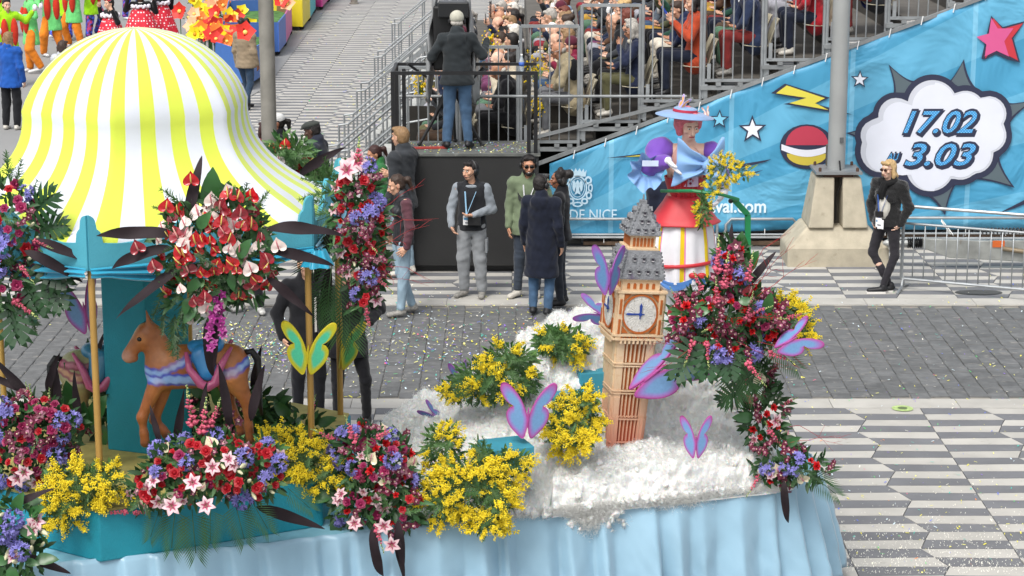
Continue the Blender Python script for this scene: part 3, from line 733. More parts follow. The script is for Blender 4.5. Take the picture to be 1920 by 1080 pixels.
# ================================================================ PEOPLE
SK = ['#c99b80', '#b98568', '#d6a88e', '#8a5a42', '#4d3226', '#e0b8a2']
def skin(i): return mat(SK[i], rough=.5, var=.06, scale=12, sss=.05)
HAIRC = dict(brown='#3b2a20', dark='#1c1614', grey='#a9a49c', white='#d5d0c6', blond='#c2a06a', sand='#8a6c4a', red='#6e3526', pink='#d8626e')
def hairm(c): return mat(HAIRC.get(c, c), rough=.6, var=.3, scale=30, bump=.5, bscale=90)
STAND = dict(pel=(0, 0, .95), ch=(0, .01, 1.25), nk=(0, .01, 1.47), hd=(0, -.02, 1.625), yaw=0., nod=0.,
             shL=(.175, .01, 1.41), elL=(.225, .03, 1.13), wrL=(.24, -.05, .88), haL=(.24, -.08, .80),
             shR=(-.175, .01, 1.41), elR=(-.225, .03, 1.13), wrR=(-.24, -.05, .88), haR=(-.24, -.08, .80),
             hiL=(.09, 0, .92), knL=(.105, -.02, .50), anL=(.11, .03, .09), toL=(.13, -.13, .035),
             hiR=(-.09, 0, .92), knR=(-.105, -.02, .50), anR=(-.11, .03, .09), toR=(-.13, -.13, .035))
SIT = dict(STAND, pel=(0, 0, .53), ch=(0, .02, .86), nk=(0, .01, 1.08), hd=(0, -.04, 1.23),
           shL=(.175, .01, 1.02), elL=(.23, -.06, .77), wrL=(.12, -.27, .68), haL=(.07, -.33, .68),
           shR=(-.175, .01, 1.02), elR=(-.23, -.06, .77), wrR=(-.12, -.27, .68), haR=(-.07, -.33, .68),
           hiL=(.1, -.03, .53), knL=(.12, -.43, .55), anL=(.12, -.40, .10), toL=(.13, -.55, .04),
           hiR=(-.1, -.03, .53), knR=(-.12, -.43, .55), anR=(-.12, -.40, .10), toR=(-.13, -.55, .04))
def lp(a, b, t): return tuple(a[i] + (b[i] - a[i]) * t for i in range(3))
def ad(a, b): return tuple(a[i] + b[i] for i in range(3))
def hand_prims(wr, ha, curl=.5, side=1, spread_=1.):
    w_, h_ = Vector(wr), Vector(ha); d = (h_ - w_).normalized()
    n = d.cross(Vector((0, 1, 0)) if abs(d.y) < .8 else Vector((0, 0, 1))).normalized()   # palm normal
    s = n.cross(d).normalized()
    if s.y > 0: s = -s
    P_ = [cap(w_, w_ + d * .04, .024, .03, n, .7), cap(w_ + d * .03 + s * .02, w_ + d * .075 + s * .022, .018, .016, n, .7), cap(w_ + d * .03 - s * .018, w_ + d * .072 - s * .022, .018, .015, n, .7), cap(w_ + d * .03, w_ + d * .078, .02, .018, n, .7)]
    nn = n * (-side)
    for j, (o, L) in enumerate(((.03, .062), (.011, .070), (-.009, .065), (-.028, .052))):
        a = w_ + d * .076 + s * o; dd = (d + s * o * 6 * spread_ + nn * curl * .6).normalized(); b_ = a + dd * L * .55
        e = (dd + nn * curl).normalized(); c = b_ + e * L * .5
        P_ += [cap(a, b_, .0092, .0085), cap(b_, c, .0085, .0072)]
    a = w_ + d * .03 + s * .026; b_ = a + (s * .8 + d + nn * .3).normalized() * .035; c = b_ + (d + s * .25 + nn * .4).normalized() * .03
    P_ += [cap(a, b_, .012, .010), cap(b_, c, .010, .008)]
    return P_
def head_prims(hd, yaw, nod, female=False):
    T = Matrix.Translation(hd) @ Matrix.Rotation(yaw, 4, 'Z') @ Matrix.Rotation(nod, 4, 'X')
    Rm = np.array(T.to_3x3()); f = lambda *a: tuple(T @ Vector(a)); j = .9 if female else 1
    P_ = [ell(f(0, .012, .03), (.074, .092, .088), Rm), ell(f(0, -.022, -.03), (.058 * j, .066, .082), Rm), ell(f(0, -.052, -.083), (.032 * j, .028, .024), Rm),
          cap(f(0, -.088, .012), f(0, -.112, -.030), .007, .0125), ell(f(0, -.098, -.036), (.017, .012, .009), Rm),
          cap(f(-.036, -.078 + (.006 if female else 0), .036), f(.036, -.078 + (.006 if female else 0), .036), .012), ell(f(0, -.088, -.060), (.024, .012, .008), Rm),
          ell(f(.045, -.062, -.018), (.022, .022, .02), Rm), ell(f(-.045, -.062, -.018), (.022, .022, .02), Rm),
          ell(f(.077, .012, -.005), (.010, .020, .032), Rm), ell(f(-.077, .012, -.005), (.010, .020, .032), Rm)]
    cut = [ell(f(.031, -.098, .010), (.0145, .011, .0085), Rm), ell(f(-.031, -.098, .010), (.0145, .011, .0085), Rm)]
    return P_, cut, T
def hair_prims(style, T):
    Rm = np.array(T.to_3x3()); f = lambda *a: tuple(T @ Vector(a))
    base = [ell(f(0, .026, .048), (.083, .092, .083), Rm), ell(f(0, .05, -.005), (.078, .062, .075), Rm)]
    cut = [ell(f(0, -.095, -.035), (.068, .075, .088), Rm)]
    if style == 'short': return base + [cap(f(-.05, -.055, .10), f(.05, -.055, .10), .02)], cut
    if style == 'bald': return [ell(f(0, .055, -.015), (.080, .055, .045), Rm)], cut
    if style == 'bob': return base + [cap(f(.072, .01, .03), f(.082, .0, -.09), .028), cap(f(-.072, .01, .03), f(-.082, .0, -.09), .028), cap(f(-.05, .07, -.09), f(.05, .07, -.09), .04), cap(f(-.05, -.06, .09), f(.05, -.06, .09), .024)], cut
    if style == 'long': return base + [cap(f(.06, .05, .0), f(.07, .06, -.22), .038, .03), cap(f(-.06, .05, .0), f(-.07, .06, -.22), .038, .03), cap(f(0, .07, 0), f(0, .09, -.24), .05, .04), cap(f(-.05, -.06, .09), f(.05, -.06, .09), .02)], cut
    if style == 'tail': return base + [cap(f(0, .1, .04), f(0, .16, .02), .03), cap(f(0, .16, .02), f(0, .17, -.13), .034, .014)], cut
    if style == 'bun': return base + [ell(f(.02, .12, .08), (.05, .05, .055), Rm)], cut
    if style == 'curly': return base + [ell(f(s * .07, y, z), (.04, .04, .05), Rm) for s in (-1, 1) for y, z in ((.0, .05), (.05, -.02), (.03, .1))] + [ell(f(0, .13, .07), (.06, .06, .06), Rm)], cut
    if style == 'puff': return base + [ell(f(s * .075, .025, z), (.042, .06, .045), Rm) for s in (-1, 1) for z in (.05, .0)] + [ell(f(-.07, .01, -.05), (.03, .04, .04), Rm), ell(f(0, .09, .06), (.07, .06, .07), Rm)] + [ell(f(0, -.04, .09), (.075, .04, .035), Rm)], cut
    return base, cut
def figure(pose, h=.012, detail=True, kind='std', coat=0., vest=False, hair='short', female=False, bulk=1., seed=0, hood=False, skirt=False, curl=.5, wide=1., cap_=None, sleeves=True):
    """returns dict part -> mesh, in local metres (figure of 1.75 m facing -Y)"""
    p = pose; g = {}
    hp, cut, T = head_prims(p['hd'], p['yaw'], p['nod'], female)
    nkb = [cap(p['nk'], ad(p['hd'], (0, .01, -.07)), .056, .05)]
    lower = min(p['hiL'][2], p['hiR'][2])
    sc_ = .93 if female else 1.
    torso = [cap(ad(p['pel'], (0, 0, .0)), lp(p['pel'], p['ch'], .5), .155 * sc_, .145 * sc_, (0, 1, 0), .68), cap(lp(p['pel'], p['ch'], .5), ad(p['ch'], (0, 0, .06)), .145 * sc_, .165 * sc_, (0, 1, 0), .68),
             cap(p['shR'], p['shL'], .062), cap(ad(p['ch'], (0, 0, .1)), p['nk'], .11, .055, (0, 1, 0), .8)]
    if female: torso += [ell(ad(p['ch'], (s * .07, -.085, .03)), (.06, .05, .055)) for s in (-1, 1)]
    arms = []
    for s in 'LR':
        arms += [cap(p['sh' + s], p['el' + s], .048, .036), cap(p['el' + s], p['wr' + s], .035, .026)]
    hands = {s: hand_prims(p['wr' + s], p['ha' + s], curl, 1 if s == 'L' else -1) for s in 'LR'}
    legs = []
    for s in 'LR':
        legs += [cap(p['hi' + s], p['kn' + s], .070, .042), cap(p['kn' + s], lp(p['kn' + s], p['an' + s], .35), .042, .044), cap(lp(p['kn' + s], p['an' + s], .35), p['an' + s], .044, .028)]
    body = nkb + torso + arms + legs
    extra = []
    f, lo = field(hp + nkb, .0055 if detail else .011, .016, cut); extra.append(snet(f, lo, .0055 if detail else .011))
    for s in 'LR':
        hh = .0042 if detail else .0085
        f, lo = field(hands[s], hh, .006); extra.append(snet(f, lo, hh))
    g['body'] = sdf('body', body, h * 1.35, [None], .03, extra=extra)
    # top garment
    e = .004 + .011 * bulk
    def grow(ps, e_): return [('c', q[1], q[2], q[3] + e_, q[4] + e_, q[5], q[6]) if q[0] == 'c' else ('e', q[1], q[2] + e_, q[3]) for q in ps]
    top = grow(torso, e)
    if coat:
        top.append(cap(ad(p['pel'], (0, 0, .05)), ad(p['pel'], (0, 0, -coat)), .165 * sc_ + e, (.18 + .02 * wide) * sc_ + e, (0, 1, 0), .75))
    else: top.append(cap(ad(p['pel'], (0, 0, .02)), ad(p['pel'], (0, 0, -.03)), .16 * sc_ + e, .165 * sc_ + e, (0, 1, 0), .72))
    sl = []
    for s in 'LR':
        sl += [cap(p['sh' + s], p['el' + s], .052 + e * .8, .046 + e * .7), cap(p['el' + s], lp(p['el' + s], p['wr' + s], .95), .046 + e * .7, .037 + e * .4)]
    col = [cap(ad(p['nk'], (0, .01, -.02)), ad(p['nk'], (0, .01, .035)), .068 + e, .066 + e)]
    if hood: col += [cap(ad(p['nk'], (-.06, .085, -.03)), ad(p['nk'], (.06, .085, -.03)), .055, .055), ell(ad(p['nk'], (0, .1, -.07)), (.1, .05, .08))]
    fo = .0036 * bulk; zc = p['pel'][2] - (coat if coat else .03) - .04 if p is not None and min(p['knL'][2], p['knR'][2]) < p['pel'][2] - .2 else None
    nc = [cap(ad(p['nk'], (0, -.03, .03)), ad(p['nk'], (0, -.05, .12)), .05, .06)]
    if vest:
        top[2] = cap(tuple(x * .78 if i_ == 0 else x for i_, x in enumerate(p['shR'])), tuple(x * .78 if i_ == 0 else x for i_, x in enumerate(p['shL'])), .058 + e)
        g['jacket'] = sdf('jacket', top + col, h, [None], .035, nc, fold=fo, seed=seed, zmin=zc)
        g['sleeves'] = sdf('sleeves', sl, h, [None], .02, fold=fo, seed=seed + 1)
    elif sleeves:
        g['jacket'] = sdf('jacket', top + sl + col, h, [None], .03, nc, fold=fo, seed=seed, zmin=None if zc is None else min(zc, 9))
        
    else: g['jacket'] = sdf('jacket', top, h, [None], .03, nc, fold=fo, seed=seed)
    tr_ = []
    for s in 'LR':
        a_ = lp(p['kn' + s], p['an' + s], .93)
        tr_ += [cap(p['hi' + s], p['kn' + s], .098 * sc_, .068 * wide), cap(p['kn' + s], a_, .068 * wide, .052 * wide)]
    tr_ += [cap(ad(p['pel'], (0, 0, .08)), ad(p['pel'], (0, 0, 0)), .15 * sc_, .16 * sc_, (0, 1, 0), .7)]
    g['trousers'] = sdf('trousers', tr_, h, [None], .025, fold=.0042, seed=seed + 3)
    for s in 'LR':
        sh = []
        a_, t_ = Vector(p['an' + s]), Vector(p['to' + s]); d = t_ - a_; d.z = 0; d.normalize()
        n_ = (0, 0, 1)
        sh += [cap(a_ + Vector((0, 0, -.035)) - d * .03, t_ - d * .02, .043, .04, n_, .8), cap(a_ - d * .01, a_ + Vector((0, 0, -.03)), .047, .045)]
        g['shoe' + s] = sdf('shoe', sh, min(h, .011), [None], .02)
    if hair != 'none':
        hpp, hc = hair_prims(hair, T)
        g['hair'] = sdf('hair', hpp, .0065 if detail else .011, [None], .025, hc, fold=.0035, seed=seed + 5, ff=1.8)
    if cap_:
        Rm = np.array(T.to_3x3()); f = lambda *a: tuple(T @ Vector(a))
        cp_ = [ell(f(0, .02, .062), (.088, .1, .076), Rm)]
        ct = [cap(f(0, -.3, -.035 - .045), f(0, .3, -.035 - .045), .09)]
        if cap_ == 'beanie': cp_ = [ell(f(0, .02, .055), (.092, .102, .09), Rm)]
        if cap_ == 'cap': cp_.append(ell(f(0, -.11, .052), (.06, .07, .012), Rm))
        if cap_ == 'flat': cp_ = [ell(f(0, .0, .078), (.098, .125, .05), Rm), ell(f(0, -.1, .055), (.06, .05, .012), Rm)]
        g['hat'] = sdf('hat', cp_, .008, [None], .02, ct if cap_ != 'flat' else [], fold=.002, seed=seed)
    # face pieces
    d = MB()
    for s in (-1, 1): d.ell((s * .031, -.086, .010), (.0125, .008, .0075), 0, 8, 6, T)
    for s in (-1, 1): d.ell((s * .031, -.0935, .010), (.0055, .003, .0058), 1, 8, 6, T)
    for s in (-1, 1): d.tube([(s * .016, -.094, .029), (s * .034, -.0935, .033), (s * .050, -.082, .027)], .0035, 5, 2, T)
    d.tube([(-.024, -.090, -.060), (-.010, -.100, -.058), (.010, -.100, -.058), (.024, -.090, -.060)], .0042, 6, 3, T)
    g['face'] = d.mesh('facial_features', [None] * 4, True)
    return g, T
WHITE = mat('#dad6d0', rough=.4, var=0); IRIS = mat('#20160f', rough=.3, var=0)
def dress(t, g, cols, share=True):
    """link the parts of a figure under empty t; cols: part -> material"""
    for k_, me in g.items():
        nm = 'facial_features' if k_ == 'face' else ('shoe' if k_[:4] == 'shoe' else k_)
        o = link(nm, me, t)
        ms = [WHITE, IRIS, cols.get('brow', cols.get('hair', IRIS)), cols.get('lips', mat('#a3564f', rough=.4, var=0))] if k_ == 'face' else [cols['shoes' if k_[:4] == 'shoe' else k_]]
        for i, m_ in enumerate(ms):
            o.material_slots[i].link = 'OBJECT'; o.material_slots[i].material = m_
    return t
def person(label, loc, face, g, cols, s=1., group=None, cat='person'):
    t = thing('person', label, cat, loc, face, group); t.scale = (s, s, s)
    return dress(t, g, cols)
def extra(t, name, T=None, m=None, build=None, smooth='auto'):
    d = MB(); build(d); me = d.mesh(name, m, smooth); return link(name, me, t)
def shades(t, T, col='#0e0e10'):
    def b(d):
        for s in (-1, 1): d.ell((s * .033, -.103, .010), (.028, .006, .020), 0, 12, 8, T)
        d.tube([(-.012, -.108, .018), (.012, -.108, .018)], .003, 5, 0, T)
        for s in (-1, 1): d.tube([(s * .058, -.098, .018), (s * .078, -.02, .014), (s * .078, .02, .01)], .0035, 5, 0, T)
    extra(t, 'sunglasses', T, mat(col, rough=.12, var=0), b)
def headphones(t, T):
    def b(d):
        d.tube([(.092 * math.cos(a), .015, .02 + .115 * math.sin(a)) for a in [PI * i / 14 for i in range(15)]], .011, 7, 0, T)
        for s in (-1, 1): d.ell((s * .093, .01, .0), (.022, .034, .042), 0, 12, 8, T)
        d.tube([(.09, -.02, -.01), (.08, -.09, -.06), (.03, -.115, -.065)], .004, 5, 0, T)
    extra(t, 'headphones', T, BLACKM, b)
def badge(t, cx, z, y, n=1, col='#e9e9ea', strap='#9cc7e4'):
    d = MB()
    for i in range(n): d.box((cx + i * .03, y - .012 - i * .004, z - i * .02), (.085, .004, .12), 0, rz=.1)
    d.box((cx, y - .016, z + .02), (.07, .003, .03), 1); d.box((cx + .01, y - .022, z - .03), (.05, .003, .012), 2)
    link('badge', d.mesh('badge', [mat(col, var=0, rough=.3), mat('#5b8fb5', var=0), mat('#444a55', var=0)]), t)
    d = MB()
    for s in (-1, 1): d.beam((cx, y - .004, z + .06), (s * .07, y + .03, z + .36), .018, .003)
    link('lanyard', d.mesh('lanyard', mat(strap, var=0)), t)
def G(px, py): p = gr(px, py); return (p.x, p.y, .012)
def pose(**k): return dict(STAND, **k)
BLK = cloth('#1d1e22'); NVY = cloth('#1f2636'); JEAN = mat('#42607f', rough=.85, var=.3, scale=6, bump=.3, bscale=120, sheen=.1)
LJEAN = mat('#8fa6b5', rough=.85, var=.25, scale=6, bump=.3, bscale=120); GREY = cloth('#7f868b'); DGREY = cloth('#3b3d42')
SHO = dict(w=mat('#c9c4ba', rough=.6, var=.2, scale=40), b=mat('#17171a', rough=.5), g=mat('#8f8c86', rough=.7, var=.4, scale=50))
# man in grey hoodie and black vest
ps = pose(yaw=-.75, hd=(-.01, -.03, 1.63), elR=(-.26, .02, 1.15), wrR=(-.255, -.07, .93), haR=(-.22, -.10, .87), elL=(.26, .03, 1.14), wrL=(.04, -.20, 1.10), haL=(-.04, -.22, 1.10), anR=(-.10, .03, .09), toR=(-.20, -.12, .035), anL=(.13, -.02, .09), toL=(.13, -.17, .035), hiR=(-.09, 0, .92))
g, T = figure(ps, .010, vest=True, hair='short', seed=1, hood=True, wide=1.25, bulk=1.3)
t = person('man in light grey hoodie, black vest and grey cargo trousers standing by the black box', G(885, 558), R(-4), g, dict(body=skin(0), jacket=cloth('#26272b'), sleeves=cloth('#8d949b'), trousers=cloth('#8a8d90'), shoes=SHO['g'], hair=hairm('dark')), .985)
headphones(t, T); badge(t, -.05, 1.03, -.17, 1); extra(t, 'pouch', None, BLACKM, lambda d: d.box((.05, -.17, 1.02), (.16, .07, .1)))
extra(t, 'cargo_pocket', None, cloth('#84878a'), lambda d: d.box((.19, -.02, .68), (.03, .16, .17)))
extra(t, 'hood', None, cloth('#8d949b'), lambda d: (d.ell((0, .07, 1.45), (.11, .07, .06)), d.ell((0, -.04, 1.44), (.085, .06, .03))))
# man in sage jacket, sunglasses
ps = pose(nod=.12, hd=(0, -.035, 1.63), elL=(.27, .04, 1.16), wrL=(.16, -.15, 1.12), haL=(.10, -.20, 1.14), anR=(-.13, 0, .09), toR=(-.24, -.12, .035), anL=(.1, 0, .09), toL=(.1, -.15, .035))
g, T = figure(ps, .010, hair='short', seed=2, coat=.12, bulk=1.2)
t = person('bearded man in sage green jacket with sunglasses, headphones and chest pack', G(990, 558), R(5), g, dict(body=skin(1), jacket=cloth('#6f7c62'), trousers=cloth('#39414d'), shoes=SHO['w'], hair=hairm('dark'), lips=mat('#6e3f38')), 1.03)
shades(t, T); headphones(t, T)
extra(t, 'beard', None, hairm('dark'), lambda d: (d.ell((0, -.060, -.085), (.045, .038, .032), 0, 12, 8, T), d.ell((.052, -.03, -.06), (.022, .04, .04), 0, 10, 8, T), d.ell((-.052, -.03, -.06), (.022, .04, .04), 0, 10, 8, T)))
extra(t, 'smile', None, WHITE, lambda d: d.ell((0, -.103, -.060), (.018, .004, .005), 0, 10, 6, T))
extra(t, 'chest_pack', None, BLACKM, lambda d: (d.box((.03, -.17, 1.19), (.17, .08, .12)), d.box((.03, -.22, 1.2), (.09, .03, .07)), d.beam((-.1, -.11, 1.22), (-.13, .02, 1.47), .05, .012), d.beam((.14, -.11, 1.22), (.14, .02, 1.47), .05, .012)))
extra(t, 'pack_light', None, mat('#a6e23c', var=0, rough=.4), lambda d: d.box((.07, -.21, 1.12), (.09, .03, .025)))
badge(t, -.05, 1.05, -.15, 2, strap='#e8e8ea')
# navy long coat seen from behind
ps = pose(hd=(.01, -.02, 1.62), yaw=-.35, anL=(.10, .02, .09), anR=(-.10, .05, .09))
g, T = figure(ps, .010, hair='short', seed=3, coat=.42, hood=True, bulk=1.6)
t = person('man in long navy hooded coat and blue jeans seen from behind', G(1015, 592), R(160), g, dict(body=skin(0), jacket=cloth('#171c2b'), trousers=JEAN, shoes=SHO['b'], hair=hairm('dark')), .985)
headphones(t, T)
# woman with curly bun in black
g, T = figure(pose(yaw=.2, wrR=(-.2, -.1, .95)), .011, hair='curly', seed=4, female=True, coat=.05, bulk=1.6)
t = person('woman with dark curly bun and black jacket half hidden behind the navy coat', G(1049, 574), R(-100), g, dict(body=skin(3), jacket=cloth('#15161b'), trousers=cloth('#2a2e36'), shoes=SHO['b'], hair=hairm('dark')), .97)
headphones(t, T)
# blonde woman in black fur jacket
ps = pose(yaw=-.2, hd=(0, -.03, 1.625), nod=.08, elL=(.27, .05, 1.14), wrL=(.20, -.02, .93), haL=(.17, -.04, .88), elR=(-.27, .05, 1.14), wrR=(-.20, -.02, .93), haR=(-.17, -.04, .88), hiL=(.085, 0, .92), knL=(.14, -.03, .50), anL=(.02, -.10, .09), toL=(-.13, -.22, .035), hiR=(-.085, 0, .92), knR=(-.17, -.06, .51), anR=(.06, .02, .09), toR=(-.05, -.12, .035))
g, T = figure(ps, .010, hair='bob', seed=5, female=True, coat=.02, bulk=2.4, wide=.85)
t = person('blonde woman in black fur jacket and sunglasses leaning by the concrete pedestal', G(1659, 548), R(-38), g, dict(body=skin(5), jacket=mat('#0c0c0e', rough=.95, var=.3, scale=20, bump=1., bscale=70, sheen=.3), trousers=cloth('#2c2a2f'), shoes=SHO['b'], hair=hairm('#b89a6c')), .97)
shades(t, T, '#3a1c18')
extra(t, 'sweater', None, cloth('#c9c6bc'), lambda d: d.ell((0, -.075, 1.14), (.085, .105, .2), 0, 16, 12))
extra(t, 'scarf', None, mat('#0e0e10', rough=.95, bump=1., bscale=40), lambda d: (d.tube([(.105 * math.cos(a), .01 - .1 * math.sin(a), 1.455 + .015 * math.sin(a * 3)) for a in [2 * PI * i / 16 for i in range(17)]], .045, 9), d.tube([(0, -.12, 1.45), (-.02, -.17, 1.34), (.0, -.17, 1.25)], [.05, .05, .02], 9)))
badge(t, -.02, .95, -.195, 2, strap='#3c5fa6'); extra(t, 'phone_pouch', None, BLACKM, lambda d: d.box((-.02, -.2, 1.06), (.1, .03, .07)))
extra(t, 'shoe_sole', None, mat('#d8d5d0', var=0), lambda d: (d.box((-.05, -.16, .012), (.09, .25, .022), rz=-.85), d.box((.0, -.05, .012), (.09, .25, .022), rz=-.65)))
# woman in black vest facing left
ps = pose(hd=(0, -.08, 1.60), nod=.3, nk=(0, -.03, 1.46), elL=(.24, .04, 1.13), wrL=(.23, -.0, .88), elR=(-.24, .0, 1.13), wrR=(-.2, -.15, .98), anL=(.1, -.06, .09), toL=(.11, -.22, .035), anR=(-.1, .12, .09), toR=(-.11, -.04, .035))
g, T = figure(ps, .010, vest=True, hair='tail', seed=6, female=True, bulk=1.7)
t = person('woman in black quilted vest, plum sleeves and light jeans looking down beside the flowers', G(758, 592), R(-78), g, dict(body=skin(0), jacket=mat('#1d1f24', rough=.5, bump=.8, bscale=8), sleeves=cloth('#5c3b43'), trousers=LJEAN, shoes=SHO['g'], hair=hairm('brown')), 1.0)
# tall man in dark hooded jacket
ps = pose(yaw=-.2, elR=(-.24, -.04, 1.14), wrR=(-.12, -.22, 1.16), haR=(-.08, -.28, 1.18))
g, T = figure(ps, .012, hair='short', seed=7, coat=.1, hood=True, bulk=1.6)
t = person('tall brown haired man in dark hooded jacket behind the woman in the vest', G(756, 519), R(-120), g, dict(body=skin(0), jacket=cloth('#33363a'), trousers=LJEAN, shoes=SHO['w'], hair=hairm('sand')), 1.13)
g, T = figure(pose(hd=(0, -.06, 1.60), nod=.35), .012, hair='tail', seed=8, female=True, coat=.05)
t = person('woman with dark red ponytail and green top bent over a sheet of paper', G(712, 498), R(-70), g, dict(body=skin(1), jacket=cloth('#2f6b3c'), trousers=BLK, shoes=SHO['b'], hair=hairm('#3a1f1c')), .94)
extra(t, 'paper', None, mat('#e2e4ea', var=0), lambda d: d.box((.06, -.2, 1.42), (.13, .004, .17), rz=.4))
# man with flat cap
g, T = figure(pose(nod=.25, hd=(0, -.05, 1.61)), .012, hair='short', seed=9, coat=.2, bulk=1.5, cap_='flat')
t = person('man in grey flat cap and navy overcoat looking down behind the carousel roof', G(597, 481), R(-105), g, dict(body=skin(4), jacket=cloth('#272b38'), trousers=BLK, shoes=SHO['b'], hair=hairm('dark'), hat=cloth('#3c403c')), 1.07)
g, T = figure(pose(), .012, hair='tail', seed=10, cap_='cap', female=True)
t = person('woman in white baseball cap standing behind the far corner of the carousel roof', G(527, 455), R(-80), g, dict(body=skin(3), jacket=BLK, trousers=BLK, shoes=SHO['b'], hair=hairm('dark'), hat=cloth('#d9d9d7')), 1.04)
g, T = figure(pose(), .014, hair='bob', seed=11, female=True, detail=False)
person('dark haired woman just left of the white baseball cap', G(503, 456), R(-150), g, dict(body=skin(2), jacket=cloth('#7b2a2a'), trousers=BLK, shoes=SHO['b'], hair=hairm('#3a2320')), .98)
person('brown haired woman with back turned below the man in the flat cap', G(590, 552), R(170), g, dict(body=skin(2), jacket=cloth('#4a3c34'), trousers=BLK, shoes=SHO['b'], hair=hairm('brown')), .96)
# sneakers pair left of carousel: person in black tights
g, T = figure(pose(anL=(.16, 0, .09), toL=(.24, -.1, .035), anR=(-.13, 0, .09), toR=(-.2, -.1, .035)), .012, hair='long', seed=12, female=True, coat=.25, detail=False)
person('person in black leggings and black and white sneakers mostly hidden by red anthuriums', G(468, 588), R(-20), g, dict(body=skin(2), jacket=cloth('#5f2c2c'), trousers=BLK, shoes=mat('#b9b8b4', var=.9, scale=14), hair=hairm('brown')), .97)
# two in black close behind the float
ps = pose(elR=(-.29, .05, 1.14), wrR=(-.25, -.05, .90), haR=(-.23, -.1, .85))
g, T = figure(ps, .012, hair='short', seed=13, coat=.1, bulk=1.6)
t = person('person in black jacket and trousers standing behind the front right carousel pole', (at(578, 700, 20.6).x, 20.6, .012), R(15), g, dict(body=skin(0), jacket=cloth('#17171b'), trousers=cloth('#15161c'), shoes=SHO['b'], hair=hairm('dark')), 1.0)
extra(t, 'jacket_stripe', None, WHITE, lambda d: (d.box((.06, -.155, 1.15), (.02, .01, .35)), d.box((.13, -.14, 1.1), (.015, .01, .3))))
ps = pose(elL=(.34, .12, 1.22), wrL=(.22, -.08, 1.12), haL=(.16, -.12, 1.1), hiL=(.1, 0, .92), knL=(.17, -.06, .52), anL=(.19, .04, .09))
g, T = figure(ps, .012, hair='bun', seed=14, female=True, coat=.14, bulk=2.2, wide=.9)
t = person('person in puffy black coat and black leggings between the two yellow butterflies', (at(652, 700, 20.4).x, 20.4, .012), R(10), g, dict(body=skin(0), jacket=cloth('#15151a'), trousers=cloth('#101015'), shoes=SHO['b'], hair=hairm('dark')), .98)
# dark legs at far left behind float
person('person in dark clothes behind the hanging leaves at the left edge', G(100, 562), R(60), g, dict(body=skin(0), jacket=BLK, trousers=BLK, shoes=SHO['b'], hair=hairm('dark')), 1.0)
# cameraman
ps = pose(hd=(0, -.03, 1.63), elR=(-.32, -.02, 1.2), wrR=(-.38, -.22, 1.36), haR=(-.37, -.28, 1.4), elL=(.32, -.02, 1.18), wrL=(.30, -.24, 1.26), haL=(.28, -.3, 1.28), anL=(.14, 0, .09), anR=(-.14, 0, .09), toL=(.18, -.13, .035), toR=(-.18, -.13, .035))
g, T = figure(ps, .010, hair='bald', seed=15, coat=.08, hood=True, bulk=1.8, cap_='beanie', wide=1.1)
c_ = at(858, 285, 27.95)
t = person('cameraman in dark green grey jacket, jeans and cream cap seen from behind on the platform', (c_.x, 27.95, 1.602), R(180), g, dict(body=skin(0), jacket=cloth('#2b3033'), trousers=JEAN, shoes=SHO['b'], hair=hairm('grey'), hat=cloth('#b9b7a8')), 1.03)
headphones(t, T)
# person partly hidden behind the costumed woman
g, T = figure(pose(elL=(.3, .0, 1.15), wrL=(.2, -.2, 1.1)), .012, hair='short', seed=16, coat=.1, bulk=1.5, detail=False)
person('person in navy jacket almost hidden behind the costumed woman', (at(1262, 600, 18.0).x, 18.0, 1.5), R(0), g, dict(body=skin(0), jacket=cloth('#1d2233'), trousers=BLK, shoes=SHO['b'], hair=hairm('dark')), .96)
# walker with tan jacket carrying a red flower
ps = pose(anL=(.1, -.18, .09), toL=(.1, -.33, .035), knL=(.1, -.14, .5), anR=(-.1, .2, .1), toR=(-.1, .06, .035), knR=(-.1, .0, .5))
g, T = figure(ps, .013, hair='curly', seed=17, coat=.1, bulk=1.9, detail=False)
person('black haired person in loose tan jacket walking along the flower troughs', G(463, 206), R(150), g, dict(body=skin(3), jacket=cloth('#8d7d67'), trousers=cloth('#2f4258'), shoes=SHO['b'], hair=hairm('dark')), 1.04)
g, T = figure(pose(yaw=.2), .013, hair='long', seed=18, female=True, coat=.14, bulk=2.0, wide=1.2, detail=False)
person('woman with blond curls in royal blue jacket and black trousers at the left edge', G(24, 245), R(165), g, dict(body=skin(2), jacket=cloth('#1f55a8'), trousers=BLK, shoes=SHO['w'], hair=hairm('sand')), 1.06)
person('brown haired woman whose head shows just above the left of the striped roof', G(125, 258), R(150), g, dict(body=skin(2), jacket=cloth('#b7bac0'), trousers=BLK, shoes=SHO['w'], hair=hairm('brown')), 1.02)
# ---------------------------------------------------------------- dancers on the square
psd = [pose(elL=(.38, -.02, 1.3), wrL=(.5, -.1, 1.48), haL=(.54, -.12, 1.56), elR=(-.3, 0, 1.2), wrR=(-.28, -.22, 1.15), haR=(-.26, -.3, 1.15), anL=(.22, .0, .09), toL=(.26, -.13, .035), anR=(-.2, .05, .09), knR=(-.2, -.12, .5)),
       pose(elR=(-.36, -.02, 1.28), wrR=(-.46, -.12, 1.1), haR=(-.5, -.16, 1.05), elL=(.32, .0, 1.2), wrL=(.2, -.22, 1.2), haL=(.15, -.28, 1.22), anL=(.26, .1, .14), knL=(.22, -.12, .52), anR=(-.16, .0, .09))]
gd = [figure(q, .014, hair='short', seed=20 + i, coat=.32, bulk=1.6, wide=1.5, detail=False) for i, q in enumerate(psd)]
LIME = cloth('#9fdc1e'); MINT = cloth('#6fcf78'); ORG = cloth('#dd7f22')
PRN = mat('#3d4fb8', rough=.7, var=1.4, scale=14, wear=('#c23a6a', 9, .52))
